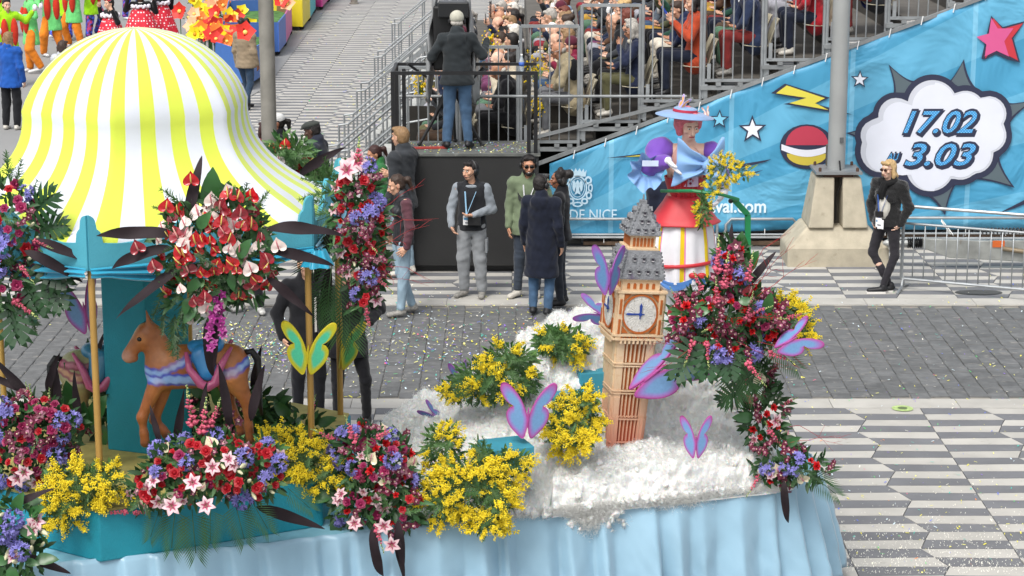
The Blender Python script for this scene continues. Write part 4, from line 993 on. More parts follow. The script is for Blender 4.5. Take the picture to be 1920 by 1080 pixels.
for i, (px, py, face, top_, bot, lab, z) in enumerate([
        (20, 165, 30, LIME, PRN, 'dancer in lime tailcoat and patterned trousers at the top left corner', 0), (62, 138, -60, MINT, ORG, 'dancer in mint jacket and orange trousers with leg forward, second from the left edge', 1),
        (100, 108, 20, MINT, ORG, 'dancer in mint tailcoat and wide orange trousers, third from the left edge', 0), (120, 78, 160, LIME, PRN, 'dancer in lime top and patterned trousers behind the orange trousers', 1),
        (140, 92, -30, MINT, ORG, 'dancer in mint jacket and orange trousers left of the polka dot dresses', 0), (175, 75, 60, LIME, PRN, 'dancer in lime jacket and blue patterned trousers beside the polka dot dresses', 1),
        (2, 72, -20, LIME, ORG, 'dancer in lime coat behind the corner dancer at the left edge', 0), (245, 38, 40, MINT, PRN, 'dancer in green at the top of the frame behind the polka dot dresses', 1)]):
    g, T = gd[z]
    t = person(lab, G(px, py)[:2] + (.03,), R(face), g, dict(body=skin(2), jacket=top_, trousers=bot, shoes=mat('#cfcfcf', var=.1), hair=hairm('dark')), 1.08, 'costumed dancers in lime, mint and orange')
    link('red_lapel', (lambda d: (d.ell((.1, -.13, 1.1), (.08, .07, .28)), d.ell((-.1, -.13, 1.1), (.08, .07, .28)), d.mesh('red_lapel', cloth('#c2331f'), True))[-1])(MB()), t)
    link('white_glove', (lambda d: ([d.ell(ad(psd[z]['ha' + s], (0, 0, 0)), (.05, .06, .07)) for s in 'LR'], d.mesh('white_glove', mat('#dcdce4', var=0), True))[-1])(MB()), t)
# polka dot dresses
DOT = bpy.data.materials.new('polka'); DOT.use_nodes = True; n = DOT.node_tree.nodes; l = DOT.node_tree.links; b = n['Principled BSDF']; b.inputs['Roughness'].default_value = .7
tc = n.new('ShaderNodeTexCoord'); vo = n.new('ShaderNodeTexVoronoi'); vo.inputs['Scale'].default_value = 16; vo.inputs['Randomness'].default_value = .15; l.new(tc.outputs['Object'], vo.inputs['Vector'])
mi = n.new('ShaderNodeMix'); mi.data_type = 'RGBA'; l.new(M_('LESS_THAN', vo.outputs['Distance'], .3), mi.inputs[0]); mi.inputs[6].default_value = (*hx('#cf1e35'), 1); mi.inputs[7].default_value = (*hx('#efe4e6'), 1); l.new(mi.outputs[2], b.inputs['Base Color'])
psm = pose(elL=(.34, -.02, 1.25), wrL=(.3, -.12, 1.5), haL=(.26, -.14, 1.57), elR=(-.34, -.02, 1.3), wrR=(-.28, -.1, 1.53), haR=(-.24, -.12, 1.6))
g3, T3 = figure(psm, .014, hair='short', seed=31, female=True, detail=False)
for px, py, face, sk_, lab in ((212, 150, -50, 2, 'dancer with red spotted head bow and red polka dot dress'), (268, 128, 10, 4, 'dancer in red polka dot dress with pearl necklace, arms raised'), (305, 120, 60, 2, 'dancer in red polka dot dress with white apron at the back')):
    t = person(lab, G(px, py)[:2] + (.03,), R(face), g3, dict(body=skin(sk_), jacket=cloth('#17171a'), trousers=cloth('#17171a'), shoes=SHO['b'], hair=hairm('dark')), 1.02, 'dancers in red polka dot dresses')
    d = MB(); d.grid(lambda u, v: ((.15 + .30 * v ** .8 + .02 * math.sin(u * 2 * PI * 9) * v) * math.cos(2 * PI * u), (.12 + .28 * v ** .8 + .02 * math.sin(u * 2 * PI * 9) * v) * math.sin(2 * PI * u), 1.38 - .78 * v), 48, 10, closeu=True)
    o = link('dress', d.mesh('dress', DOT, True), t)
    d = MB()
    for zz, rr in ((1.38, .2), (.62, .44)):
        for i in range(30): a = 2 * PI * i / 30; d.ell((rr * math.cos(a), rr * .85 * math.sin(a), zz + .02 * math.sin(i * 2.3)), (.045, .045, .035), 0, 6, 4)
    link('white_trim', d.mesh('white_trim', mat('#e6dfe6', rough=.9, bump=.5), True), t)
    if 'bow' in lab:
        d = MB(); [d.ell((s * .08, -.06, 1.73), (.075, .04, .05)) for s in (-1, 1)]; link('head_bow', d.mesh('head_bow', DOT, True), t)
    if 'apron' in lab: d = MB(); d.ell((0, .3, .92), (.17, .1, .22)); link('apron', d.mesh('apron', WHITE, True), t)
    if 'pearl' in lab:
        d = MB(); [d.ell((.075 * math.cos(a), .01 - .075 * math.sin(a), 1.46), (.013, .013, .013), 0, 6, 4) for a in [PI * i / 11 for i in range(12)]]; link('necklace', d.mesh('necklace', WHITE, True), t)
# ---------------------------------------------------------------- spectators
def sitp(**k): return dict(SIT, **k)
cp_l = [sitp(), sitp(elL=(.25, -.12, .80), wrL=(.06, -.30, .98), haL=(.03, -.34, 1.06), elR=(-.25, -.12, .80), wrR=(-.06, -.30, .98), haR=(-.03, -.34, 1.06), nod=.1),
        sitp(elR=(-.26, -.2, .95), wrR=(-.14, -.36, 1.18), haR=(-.1, -.4, 1.27), yaw=.3), sitp(ch=(0, -.06, .84), nk=(0, -.14, 1.04), hd=(0, -.22, 1.17), nod=.4, shL=(.175, -.12, .99), shR=(-.175, -.12, .99), elL=(.24, -.22, .76), elR=(-.24, -.22, .76)),
        sitp(yaw=-.5), sitp(elL=(.23, -.18, .8), wrL=(.08, -.24, 1.02), haL=(.05, -.22, 1.1), nod=.15, yaw=-.15)]
hs_ = ['short', 'bob', 'long', 'bald', 'short', 'bob', 'puff', 'none', 'tail', 'short', 'bob', 'bun']
GV = []
for i in range(12):
    GV.append(figure(cp_l[i % 6], .014, hair=hs_[i] if hs_[i] != 'none' else 'bald', female=i in (1, 2, 5, 6, 8, 10, 11), coat=.04 if i % 2 else 0, bulk=[1.2, 1.8, 1.4, 1.6, 1.2, 2.2][i % 6], seed=50 + i, detail=False, cap_='beanie' if i == 7 else None, hood=i in (1, 5, 9)))
HC = ['brown', 'dark', 'grey', 'white', 'blond', 'sand', 'red', 'dark', 'white', 'grey', 'brown']
TC = [('black', '#1c1d20'), ('navy', '#222b42'), ('dark grey', '#3c3f44'), ('beige', '#9f9278'), ('olive', '#5a5c42'), ('brown', '#5b4232'), ('cobalt blue', '#2446a8'), ('burgundy', '#5c2330'), ('cream', '#c4b9a4'), ('teal', '#2f5f66'), ('mustard', '#a98b2c'), ('pale pink', '#c39aa6'), ('charcoal', '#2b2d31'), ('light blue', '#8aa6c2'), ('plum', '#4e3450'), ('forest green', '#234a3c'), ('slate', '#56606c'), ('rust', '#8e4427')]
HN = dict(brown='brown', dark='dark', grey='grey', white='white', blond='blond', sand='sandy', red='auburn')
rowname = {-4: 'foremost', -3: 'first', -2: 'second', -1: 'third', 0: 'fourth', 1: 'fifth', 2: 'sixth', 3: 'seventh', 4: 'eighth', 5: 'ninth', 6: 'tenth', 7: 'eleventh', 8: 'twelfth'}
ordn = ['', 'second', 'third', 'fourth', 'fifth', 'sixth', 'seventh', 'eighth', 'ninth', 'tenth', 'eleventh', 'twelfth', 'thirteenth', 'fourteenth', 'fifteenth', 'sixteenth', 'seventeenth', 'eighteenth', 'nineteenth', 'twentieth']
fixed = {(0, 0): (3, 'beige', '#a5987c', 'grey', 'grey', 'bald man in beige waistcoat over a black shirt, hand at his chin, nearest the camera', 3),
         (1, 0): (1, 'navy', '#252c44', 'olive', 'grey', 'grey haired woman in glasses, navy quilted jacket and olive trousers', 5),
         (1, 1): (4, 'dark blue', '#27303f', 'black', 'grey', 'grey haired man in dark suit jacket beside the woman in the navy quilted jacket', 4),
         (2, 0): (1, 'orange', '#b5492c', 'navy', 'dark', 'dark haired woman in bright orange red quilted jacket on the end seat', 1),
         (2, 1): (9, 'navy', '#1f2a4a', 'black', 'brown', 'person in navy jacket right behind the orange jacket', 9),
         (-1, 0): (5, 'black', '#17171b', 'black', 'white', 'white haired person in black coat bending forward by the black guard rail', 3),
         (0, 1): (1, 'burgundy', '#7a1f3a', 'grey', 'red', 'woman with burgundy knit hat clapping beside the man in the beige waistcoat', 7),
         (3, 0): (9, 'blue', '#2a3550', 'red', 'brown', 'person in red trousers and dark jacket on the end seat right of the orange jacket', 9),
         (4, 0): (9, 'red', '#a8202c', 'navy', 'brown', 'person in red coat with dark trousers on the end seat left of the steel post', 9)}
BC = {'olive': '#5c5a3e', 'navy': '#1c2233', 'black': '#18181b', 'grey': '#6b6c70', 'red': '#7a2a28', 'blue': '#3c526e', 'brown': '#4c3b2e'}
def scarf_(c):
    d = MB(); d.tube([(c[0] + .10 * math.cos(a), c[1] - .09 * math.sin(a), c[2] + .014 * math.sin(a * 3)) for a in [2 * PI * i / 14 for i in range(15)]], .036, 7); d.tube([(c[0] + .03, c[1] - .11, c[2] - .02), (c[0] + .04, c[1] - .15, c[2] - .12), (c[0] + .05, c[1] - .155, c[2] - .24)], [.04, .035, .03], 7); return d.mesh('scarf', [None], True)
SCARF = [scarf_((0, .0, 1.085)), scarf_((0, -.13, 1.05))]
PHONE = (lambda d: (d.box((-.1, -.42, 1.3), (.075, .012, .15)), d.mesh('phone', BLACKM))[-1])(MB())
rr_ = random.Random(11)
used = set()
for r in range(-4, 9):
    for j in range(0, 20):
        Yp = YS + .42 + .55 * j
        X = xr(r)
        hp_ = proj((X, Yp, zf(r) + 1.2)); lpx = proj((X, Yp, zf(r) + .5))
        if lpx[1] < -15 or hp_[0] > 1960: continue
        if r < -2: continue
        if r < -1 and j == 0 : pass
        fx = fixed.get((r, j))
        if not fx and rr_.random() < .05: continue
        if fx: v, cn, ch_, bn_, hc, lab, v2 = fx; v = v2
        else:
            v = rr_.randrange(12); cn, ch_ = rr_.choices(TC, [9, 7, 6, 3, 3, 4, 1, 2, 3, 1, 1, 1, 6, 1, 1, 1, 3, 1])[0]; bn_ = rr_.choice(list(BC)); hc = rr_.choice(HC)
            hn = {'short': 'short %s hair' % HN[hc], 'bob': '%s bobbed hair' % HN[hc], 'long': 'long %s hair' % HN[hc], 'bald': 'balding %s hair' % HN[hc], 'none': 'a knit hat', 'puff': 'full %s hair' % HN[hc], 'tail': '%s ponytail' % HN[hc], 'bun': '%s bun' % HN[hc]}[hs_[v]]
            lab = 'spectator in %s top with %s, %s row, %s' % (cn.replace('forest ', '').replace('cobalt ', ''), hn, rowname[r], 'end seat' if j == 0 else ordn[j] + ' from the rail')
        g, T = GV[v]
        face = R(-90 + rr_.uniform(-14, 14)) if not fx else R(-84)
        cols = dict(body=skin(rr_.choice([0, 0, 1, 2, 2, 5])), jacket=cloth(ch_), trousers=cloth(BC[bn_]), shoes=SHO[rr_.choice('wbg')], hair=hairm(hc), hat=cloth('#5b2434' if fx else rr_.choice(['#5b2434', '#8f8a84', '#2f3a4a'])), brow=hairm('dark'))
        sc__ = rr_.uniform(.96, 1.05)
        dx = rr_.uniform(-.04, .04) if not fx else 0
        t = person(lab, (X + dx, Yp, zf(r)), face, g, cols, sc__, 'spectators seated in the stand')
        if (r, j) == (0, 0): shades(t, T); link('shirt', (lambda d: (d.ell((.19, -.03, .93), (.08, .09, .15)), d.ell((-.19, -.03, .93), (.08, .09, .15)), d.mesh('shirt', cloth('#17181b'), True))[-1])(MB()), t)
        if (r, j) == (1, 0): shades(t, T, '#5a3a34'); link('collar', (lambda d: (d.ell((0, -.03, 1.08), (.085, .085, .05)), d.mesh('collar', cloth('#cfc8b4'), True))[-1])(MB()), t)
        if not fx and rr_.random() < .45:
            p3 = SIT if v % 6 != 3 else cp_l[3]
            link('scarf', SCARF[v % 6 == 3], t).material_slots[0].link = 'OBJECT'; t.children[-1].material_slots[0].material = cloth(rr_.choice(['#8a2a35', '#cfc7b8', '#39455c', '#b08a3a', '#54755f', '#9a9aa2', '#6d3b5c']))
        if v % 6 == 2: link('phone', PHONE, t)
        if j < 2: add_seat(Matrix.Translation((X + dx + .02, Yp, zf(r))) @ Matrix.Rotation(R(-90), 4, 'Z'))
mbf = MB()
def small_mimosa(label, x, Y, z, s=.16):
    d = MB()
    for i in range(90): d.ell((x + rnd.gauss(0, s * .45), Y + rnd.gauss(0, s * .3), z + rnd.gauss(0, s * .6)), (.014, .014, .014), 0, 5, 3)
    for i in range(40):
        a = Vector((x, Y, z - s)); b_ = a + Vector((rnd.gauss(0, s * .5), rnd.gauss(0, s * .3), rnd.uniform(.3, 1.8) * s)); d.beam(a, b_, .006, .002, 1)
    tag(d.build('mimosa_bouquet', [mat('#e6c40f', var=.1), mat('#4a6a2c')]), label, 'bouquet', 'mimosa sprigs in the stand')
p = at(1005, 125, 29.55); small_mimosa('yellow mimosa bouquet held up left of the man in the beige waistcoat', p.x, 29.5, p.z, .2)
p = at(918, 78, 31); small_mimosa('yellow mimosa sprig in front of the bearded dark haired spectator', p.x, 31, p.z, .12)
p = at(790, 155, 30.0); small_mimosa('yellow mimosa bunch behind the guard rail left of the cameraman', p.x, 29.8, p.z, .16)
p = at(1012, 198, 29.5); small_mimosa('yellow mimosa sprig by the long horizontal handrail', p.x, 29.5, p.z, .1)
from mathutils import noise as mn
# ================================================================ PARADE FLOAT
def fl(x): return 14.46 + .326 * (x + 1.33)          # front edge line of the deck
DZ = 1.0
AX = Vector((.951, .31, 0)); BK = Vector((-.31, .951, 0))
pf = thing('parade_float', 'long parade float with pale blue pleated skirt and a white cotton wool hill', 'float', (0, 16, 0))
front = [(-6.5, fl(-6.5)), (-3, fl(-3)), (1.95, fl(1.95))]
rightc = [(2.12, 15.62), (2.28, 15.80), (2.38, 16.02), (2.40, 16.28), (2.34, 16.55), (2.2, 16.85), (1.98, 17.2), (1.7, 17.5)]
back = [(-1.5, 17.5 - .326 * 3.2 + .3), (-6.5, 16.2)]
ol = [Vector((*p, 0)) for p in front + rightc + back]
d = MB(); d.prism([(p.x, p.y) for p in ol], DZ - .12, DZ); d.build('deck', mat('#7fb4c6', rough=.6, var=.15), pf)
dens = []
for i in range(len(front) + len(rightc) + 1):
    a, b_ = ol[i], ol[i + 1] if i + 1 < len(ol) else ol[0]
    nseg = max(1, int((b_ - a).length / .018))
    for j in range(nseg): dens.append(a + (b_ - a) * j / nseg)
n_ = len(dens); S = [0.]
for i in range(1, n_): S.append(S[-1] + (dens[i] - dens[i - 1]).length)
nor = []
for i in range(n_):
    t_ = dens[min(i + 9, n_ - 1)] - dens[max(i - 9, 0)]; t_.normalize(); nor.append(Vector((t_.y, -t_.x, 0)))
rp = random.Random(5); pl_ = []; s_ = 0
while s_ < S[-1]:
    w_ = rp.uniform(.13, .36); pl_.append((s_, w_, rp.uniform(.5, 1.3), rp.uniform(-.35, .35), rp.uniform(-.12, .12))); s_ += w_
def pleat(s, v):
    s = s + .10 * v * mn.noise(Vector((s * .9, 0, 3)))
    lo_, hi_ = 0, len(pl_) - 1
    while lo_ < hi_:
        m_ = (lo_ + hi_ + 1) // 2
        if pl_[m_][0] <= s: lo_ = m_
        else: hi_ = m_ - 1
    a, w_, A, sk_, dr = pl_[lo_]; q = min(1, max(0, (s - a) / w_)); pk_ = .5 + sk_
    o = q / pk_ if q < pk_ else (1 - q) / (1 - pk_)
    o = o * o * (3 - 2 * o) * .5 + o * .5
    return A * o * .95 + .10 * mn.noise(Vector((s * 7 + v * 4, v * 2.2, 1))) + .08 * mn.noise(Vector((s * 19 - v * 8, v * 6, 5)))
NV = 22; vs = []
for j in range(NV + 1):
    v = j / NV
    for i in range(n_):
        p = dens[i]; f_ = pleat(S[i], v)
        out = .012 + .16 * f_ * (.10 + v ** .8) + .10 * v + .012 * math.sin(S[i] * 3.1 + v * 5)
        vs.append(p + nor[i] * out + Vector((0, 0, DZ + .012 - .90 * v + .008 * math.sin(S[i] * 2.2))))
d = MB(); d.add(vs, [(j * n_ + i, (j + 1) * n_ + i, (j + 1) * n_ + i + 1, j * n_ + i + 1) for j in range(NV) for i in range(n_ - 1)])
o = d.build('pleated_skirt', mat('#8db0c4', rough=.36, var=.10, scale=2.5, sheen=.25, spec=.5, bump=.12, bscale=14, wear=('#6f8488', 1.1, .70)), pf, True)
m = o.modifiers.new('t', 'SOLIDIFY'); m.thickness = .006
d = MB(); d.box((-1, 16.2, .55), (6, 1.6, .8), rz=.31); d.build('chassis', mat('#2a2a2a'), pf)
# cotton wool hill
def sm(t): t = min(1, max(0, t)); return t * t * (3 - 2 * t)
PK = [(-1.15, 0), (-.95, .16), (-.75, .34), (-.5, .5), (-.2, .62), (.1, .78), (.35, .95), (.6, 1.05), (1.05, 1.12), (1.45, 1.06), (1.8, .95), (2.0, .8), (2.12, .4), (2.2, 0)]
def pk(x):
    for (a, p0), (b_, p1) in zip(PK, PK[1:]):
        if a <= x <= b_: return p0 + (p1 - p0) * sm((x - a) / (b_ - a))
    return 0
def hill(x, w):
    p = pk(x + .1 * w); e = min(1, max(0, (2.25 - w) / .3))
    lowf = sm((x + 1.1) / .5) * sm((2.2 - x) / .25)
    z = (.27 + .16 * math.exp(-((x - .85) / .5) ** 2 - ((w - .38) / .35) ** 2) * .6) * lowf * sm((w + .08) / .2) + max(0, p - .26) * sm((w - .34 - .14 * sm((x - .2) / 1)) / .66)
    if x < .3: z = p * sm((w + .05) / .9)
    return DZ - .03 + z * e
NX, NW = 400, 230; vs = np.zeros(((NX + 1) * (NW + 1), 3)); k_ = 0
for j in range(NW + 1):
    w_ = -.10 + 2.35 * (j / NW) ** 1.15
    for i in range(NX + 1):
        x = -1.2 + 3.45 * i / NX
        z = hill(x, w_); p = Vector((x, fl(x) + w_, z))
        if z > DZ + .005:
            hx_ = hill(x + .02, w_) - z; hw = hill(x, w_ + .02) - z
            nn = Vector((-hx_, -hw, .02)).normalized()
            a1 = mn.voronoi(p * 7)[0][0]; a2 = mn.voronoi(p * 17)[0][0]; a3 = mn.voronoi(p * 41)[0][0]
            dd = .05 * (.5 - a1) + .025 * (.5 - a2) + .05 * mn.noise(p * 3) + .035 * mn.noise(p * 13) + .022 * mn.noise(p * 27) + .014 * mn.noise(p * 60)
            p = p + nn * dd
        vs[k_] = p; k_ += 1
W = NX + 1
fa = np.array([(j * W + i, j * W + i + 1, (j + 1) * W + i + 1, (j + 1) * W + i) for j in range(NW) for i in range(NX)])
COT = mat('#dfe0de', rough=1., var=.05, scale=5, bump=.6, bscale=60, sheen=.6, spec=.05, wear=('#a5d6d0', 1.7, .66), sss=.6)
keep = vs[:, 2] > DZ - .022
fa = fa[keep[fa].any(1)]
link('cotton_hill', npmesh('cotton_hill', vs, fa, COT), pf, True)
ic = bmesh.new(); bmesh.ops.create_icosphere(ic, subdivisions=2, radius=1); iv3 = np.array([v.co for v in ic.verts]); iff3 = np.array([[v.index for v in f.verts] for f in ic.faces]); ic.free()
rg = np.random.RandomState(3); blobs = []
for q in range(14):
    a = iv3.copy(); off = rg.rand(3) * 9
    a *= np.array([1 + .7 * mn.noise(Vector(p * 1.8 + off)) + .35 * rg.normal() * .6 for p in iv3])[:, None]; blobs.append(a)
V_, F_, k_ = [], [], 0; cnt = 0
def puff(c, s_):
    global k_
    q = blobs[rg.randint(14)] * s_ * rg.uniform(.6, 1.5, size=3)
    th = rg.rand() * 6.28; ct_, st_ = math.cos(th), math.sin(th)
    q = q @ np.array([[ct_, st_, 0], [-st_, ct_, 0], [0, 0, 1]])
    V_.append(q + c); F_.append(iff3 + k_); k_ += len(iv3)
src_ = vs[keep & (vs[:, 2] > DZ + .015)]
for i in range(500): puff(src_[rg.randint(len(src_))] + rg.normal(scale=.006, size=3), rg.uniform(.008, .024))
for i in range(200):
    x = rg.choice([rg.normal(.95, .17), rg.normal(.3, .3), rg.uniform(-.2, 1.9)]); s_ = rg.uniform(.010, .028)
    drop = abs(rg.normal(0, .06)) * (1.6 if abs(x - .62) < .22 else .35)
    puff(np.array([x, fl(x) - .03 - rg.rand() * .035, DZ + .05 - drop]), s_)
o = link('cotton_tufts', npmesh('cotton_tufts', np.concatenate(V_), np.concatenate(F_), COT), pf, True); o['kind'] = 'stuff'
fz = bpy.data.materials.new('cotton_fibre'); fz.use_nodes = True; n = fz.node_tree.nodes; l = fz.node_tree.links
df = n.new('ShaderNodeBsdfDiffuse'); tl = n.new('ShaderNodeBsdfTranslucent'); mx = n.new('ShaderNodeMixShader'); mx.inputs[0].default_value = .5
for q in (df, tl): q.inputs['Color'].default_value = (.80, .80, .78, 1)
l.new(df.outputs[0], mx.inputs[1]); l.new(tl.outputs[0], mx.inputs[2]); l.new(mx.outputs[0], n['Material Output'].inputs['Surface'])
allv = np.concatenate(V_ + [vs[keep & (vs[:, 2] > DZ + .01)]] * 3); NF = 370000
dr = np.stack([np.concatenate([rg.normal(.60, .13, 9000), rg.normal(1.25, .12, 2500), rg.uniform(-.1, 1.9, 8000)]), np.zeros(19500), np.zeros(19500)], 1)
dp = np.abs(np.concatenate([rg.normal(0, .085, 9000) * np.exp(-((dr[:9000, 0] - .6) / .2) ** 2), rg.normal(0, .04, 2500), rg.normal(0, .018, 8000)]))
dr[:, 1] = 14.46 + .326 * (dr[:, 0] + 1.33) - .04 - .035 * rg.rand(19500); dr[:, 2] = DZ + .04 - dp
allv = np.concatenate([allv, dr, dr])
c = allv[rg.randint(len(allv), size=NF)] + rg.normal(scale=.010, size=(NF, 3))
a = rg.normal(size=(NF, 3)); a /= np.linalg.norm(a, axis=1)[:, None]; b2_ = np.cross(a, rg.normal(size=(NF, 3))); b2_ /= np.linalg.norm(b2_, axis=1)[:, None]
L = rg.uniform(.008, .028, size=(NF, 1)); wd = rg.uniform(.0006, .0022, size=(NF, 1))
tri = np.stack([c - a * L * .5 - b2_ * wd, c - a * L * .5 + b2_ * wd, c + a * L + b2_ * L * .3], 1).reshape(-1, 3)
link('cotton_fibres', npmesh('cotton_fibres', tri, np.arange(NF * 3).reshape(-1, 3), fz, False), pf, True)['kind'] = 'stuff'
TEAL = mat('#2f94a6', rough=.55, var=.08, scale=5, bump=.15, bscale=60)
for (px, py, Y, sx_, sy_, sz_, rz) in ((948, 850, 14.95, .34, .3, .16, .35), (1110, 722, 15.9, .24, .2, .25, .2), (1072, 755, 15.6, .3, .3, .12, .3), (905, 880, 15.0, .1, .3, .3, .3)):
    p = at(px, py, Y); t = MB(); t.box((p.x, Y, p.z), (sx_, sy_, sz_), rz=rz); t.build('step_box', mat('#368a9f', rough=.6, var=.12), pf, bevel=.008)
# stand and rail for the costumed woman
d = MB(); px_ = at(1278, 600, 17.0); d.box((px_.x, 17.15, 1.45), (.75, .8, .98)); d.build('standing_block', mat('#c2cccb', rough=.9, bump=.8), pf, bevel=.01)
GREEN = mat('#1e7f4c', rough=.4, var=.08)
d = MB(); Y = 16.75
P_ = [at(1402, 640, Y), at(1402, 402, Y), at(1376, 374, Y)]
d.beam(P_[0], P_[1], .045, .045); d.beam(P_[1], P_[2], .045, .045)
d.tube([at(1240, 358, Y + .2), at(1300, 358, Y - .15), at(1350, 364, Y - .2), at(1384, 374, Y - .1), at(1372, 376, Y + .02)], .014, 8); d.build('safety_rail', GREEN, pf)
d = MB(); p = at(1370, 377, Y - .02); d.ell(p, (.02, .02, .02)); d.build('rail_end_cap', BLACKM, pf)
# ================================================================ CAROUSEL
CC = Vector((-2.75, 15.56, 0)); RH = 1.6; TH0 = R(-93)
hv = [CC + Vector((math.cos(TH0 + i * PI / 3), math.sin(TH0 + i * PI / 3), 0)) * RH for i in range(6)]
cr = thing('carousel', 'turquoise hexagonal carousel with gold poles under a yellow and white striped canopy', 'carousel', (CC.x, CC.y, DZ))
TQ = mat('#13889b', rough=.6, var=.10, scale=3, bump=.5, bscale=90)
d = MB(); d.prism([(CC.x + (v.x - CC.x) * 1.03, CC.y + (v.y - CC.y) * 1.03) for v in hv], DZ, 1.355); d.build('base', TQ, cr, bevel=.012)
d = MB(); d.prism([(CC.x + (v.x - CC.x) * 1.02, CC.y + (v.y - CC.y) * 1.02) for v in hv], 1.352, 1.372); d.build('base_floor', mat('#a89b58', rough=.8, var=.25), cr, bevel=.004)
d = MB(); a = TH0 + R(12); rr2 = .36
d.prism([(-2.75 + rr2 * math.cos(a + i * PI / 3), 15.56 + rr2 * math.sin(a + i * PI / 3)) for i in range(6)], 1.37, 3.15); d.build('centre_column', TQ, cr, bevel=.01)
for v in hv:
    d = MB(); q = CC + (v - CC) * .975; d.tube([(q.x, q.y, 1.37), (q.x, q.y, 3.05)], .0235, 14); d.build('pole', mat('#b08a48', rough=.45, metal=.25, var=.15, scale=3), cr, 'auto')
# fascia boards with corner finials
FC = mat('#4aa0b3', rough=.65, var=.06, bump=.25, bscale=90)
zb, zt = 3.05, 3.25
for i in range(6):
    a, b_ = hv[i], hv[(i + 1) % 6]; L = (b_ - a).length; e = (b_ - a).normalized(); nrm = Vector((e.y, -e.x, 0))
    top_ = []
    for q in range(161):
        u = q / 160; m_ = min(u, 1 - u) * L
        z = .20 + .16 * math.exp(-((u - .5) / .13) ** 2) - .03 * math.sin(min(1, m_ / .5) * PI)
        if m_ < .098: z = max(z, .21 + .09 * math.sqrt(max(0, 1 - (m_ / .098) ** 2)))
        if m_ < .052: z = max(z, .325 + .052 * math.sqrt(max(0, 1 - (m_ / .052) ** 2)))
        top_.append((u * L, z))
    poly = [(0, 0), (L, 0)] + top_[::-1]
    M = Matrix(((e.x, 0, nrm.x, a.x), (e.y, 0, nrm.y, a.y), (0, 1, 0, zb), (0, 0, 0, 1)))
    d = MB(); d.prism(poly, -.015, .015, 0, M); d.build('fascia_board', FC, cr)
# draped valance
for i in range(6):
    a, b_ = hv[i], hv[(i + 1) % 6]; e = (b_ - a).normalized(); nrm = Vector((e.y, -e.x, 0)); L = (b_ - a).length
    d = MB()
    def sw(u, v):
        sag = 4 * u * (1 - u); dz = v * (.04 + .125 * sag) ; pl2 = math.sin(v * PI * 5.2 + u * 1.0) * .022 * (.4 + sag)
        pch = math.exp(-(min(u, 1 - u) / .05) ** 2)
        return tuple(a + e * (L * u) + nrm * (.025 + pl2 * (1 - .5 * pch) + .02 * math.sin(v * PI)) + Vector((0, 0, zb + .02 - dz - .03 * pch * v)))
    d.grid(sw, 44, 34); d.build('draped_valance', mat('#1c97b8', rough=.3, var=.08, sheen=.4, spec=.6), cr, True)
for v in hv[1:3]:
    d = MB(); q = CC + (v - CC) * 1.03; d.grid(lambda u, w_: (q.x + (.05 + .05 * w_) * math.cos(2 * PI * u) * (1 + .25 * math.sin(u * 2 * PI * 6)), q.y + (.05 + .05 * w_) * math.sin(2 * PI * u) * (1 + .25 * math.sin(u * 2 * PI * 6)), zb + .0 - .12 * w_), 36, 6, closeu=True)
    d.build('corner_gather', mat('#1c97b8', rough=.3, var=.08, sheen=.4, spec=.6), cr, True)
# canopy
prof = []
for q in range(13):
    t = q / 12 * R(72); prof.append((.85 * math.sin(t) / math.sin(R(72)) if q else .004, 3.95 + .55 * (math.cos(t) - math.cos(R(72))) / (1 - math.cos(R(72))), min(1, (q / 12) ** 2)))
for q in range(1, 15):
    t = q / 14; prof.append((.845 + .75 * t ** 2.5, 3.95 - .72 * t, 1))
vs = []; fs = []; mi_ = []; NS = 6 * 8; SUB = 3; NT = NS * SUB
for (r_, z, hb) in prof:
    for j in range(NT):
        u = j / NT * 6; sd2 = int(u); fu = u - sd2
        a = Vector((math.cos(TH0 + sd2 * PI / 3), math.sin(TH0 + sd2 * PI / 3))); b_ = Vector((math.cos(TH0 + (sd2 + 1) * PI / 3), math.sin(TH0 + (sd2 + 1) * PI / 3)))
        pc = a + (b_ - a) * fu; rnd_ = pc.normalized()
        h_ = .25 * (1 - hb) + .80 * hb if z > 3.95 else .80 + .2 * ((3.95 - z) / .72)
        dct = rnd_ + (pc - rnd_) * h_
        # gentle scallop at the rim
        zz = z - (.03 * math.sin(fu * PI * 2) ** 2 if z < 3.3 else 0)
        zz -= .20 * max(0, dct.y) * (max(0, 3.95 - z) / .72) ** 1.6   # the cloth sags lower on the far side
        vs.append((CC.x + dct.x * r_, CC.y + dct.y * r_, zz))
for k2 in range(len(prof) - 1):
    for j in range(NT):
        fs.append((k2 * NT + j, k2 * NT + (j + 1) % NT, (k2 + 1) * NT + (j + 1) % NT, (k2 + 1) * NT + j)[::-1]); mi_.append((j // SUB) % 2)
d = MB(); d.add(vs, fs); d.m = mi_
o = d.build('canopy', [mat('#cbd946', rough=.7, var=.06, scale=2, sheen=.2, bump=.6, bscale=5), mat('#cdd1d9', rough=.7, var=.04, scale=2, sheen=.2, bump=.6, bscale=5)], cr, True)
m = o.modifiers.new('t', 'SOLIDIFY'); m.thickness = .008; m.offset = 1
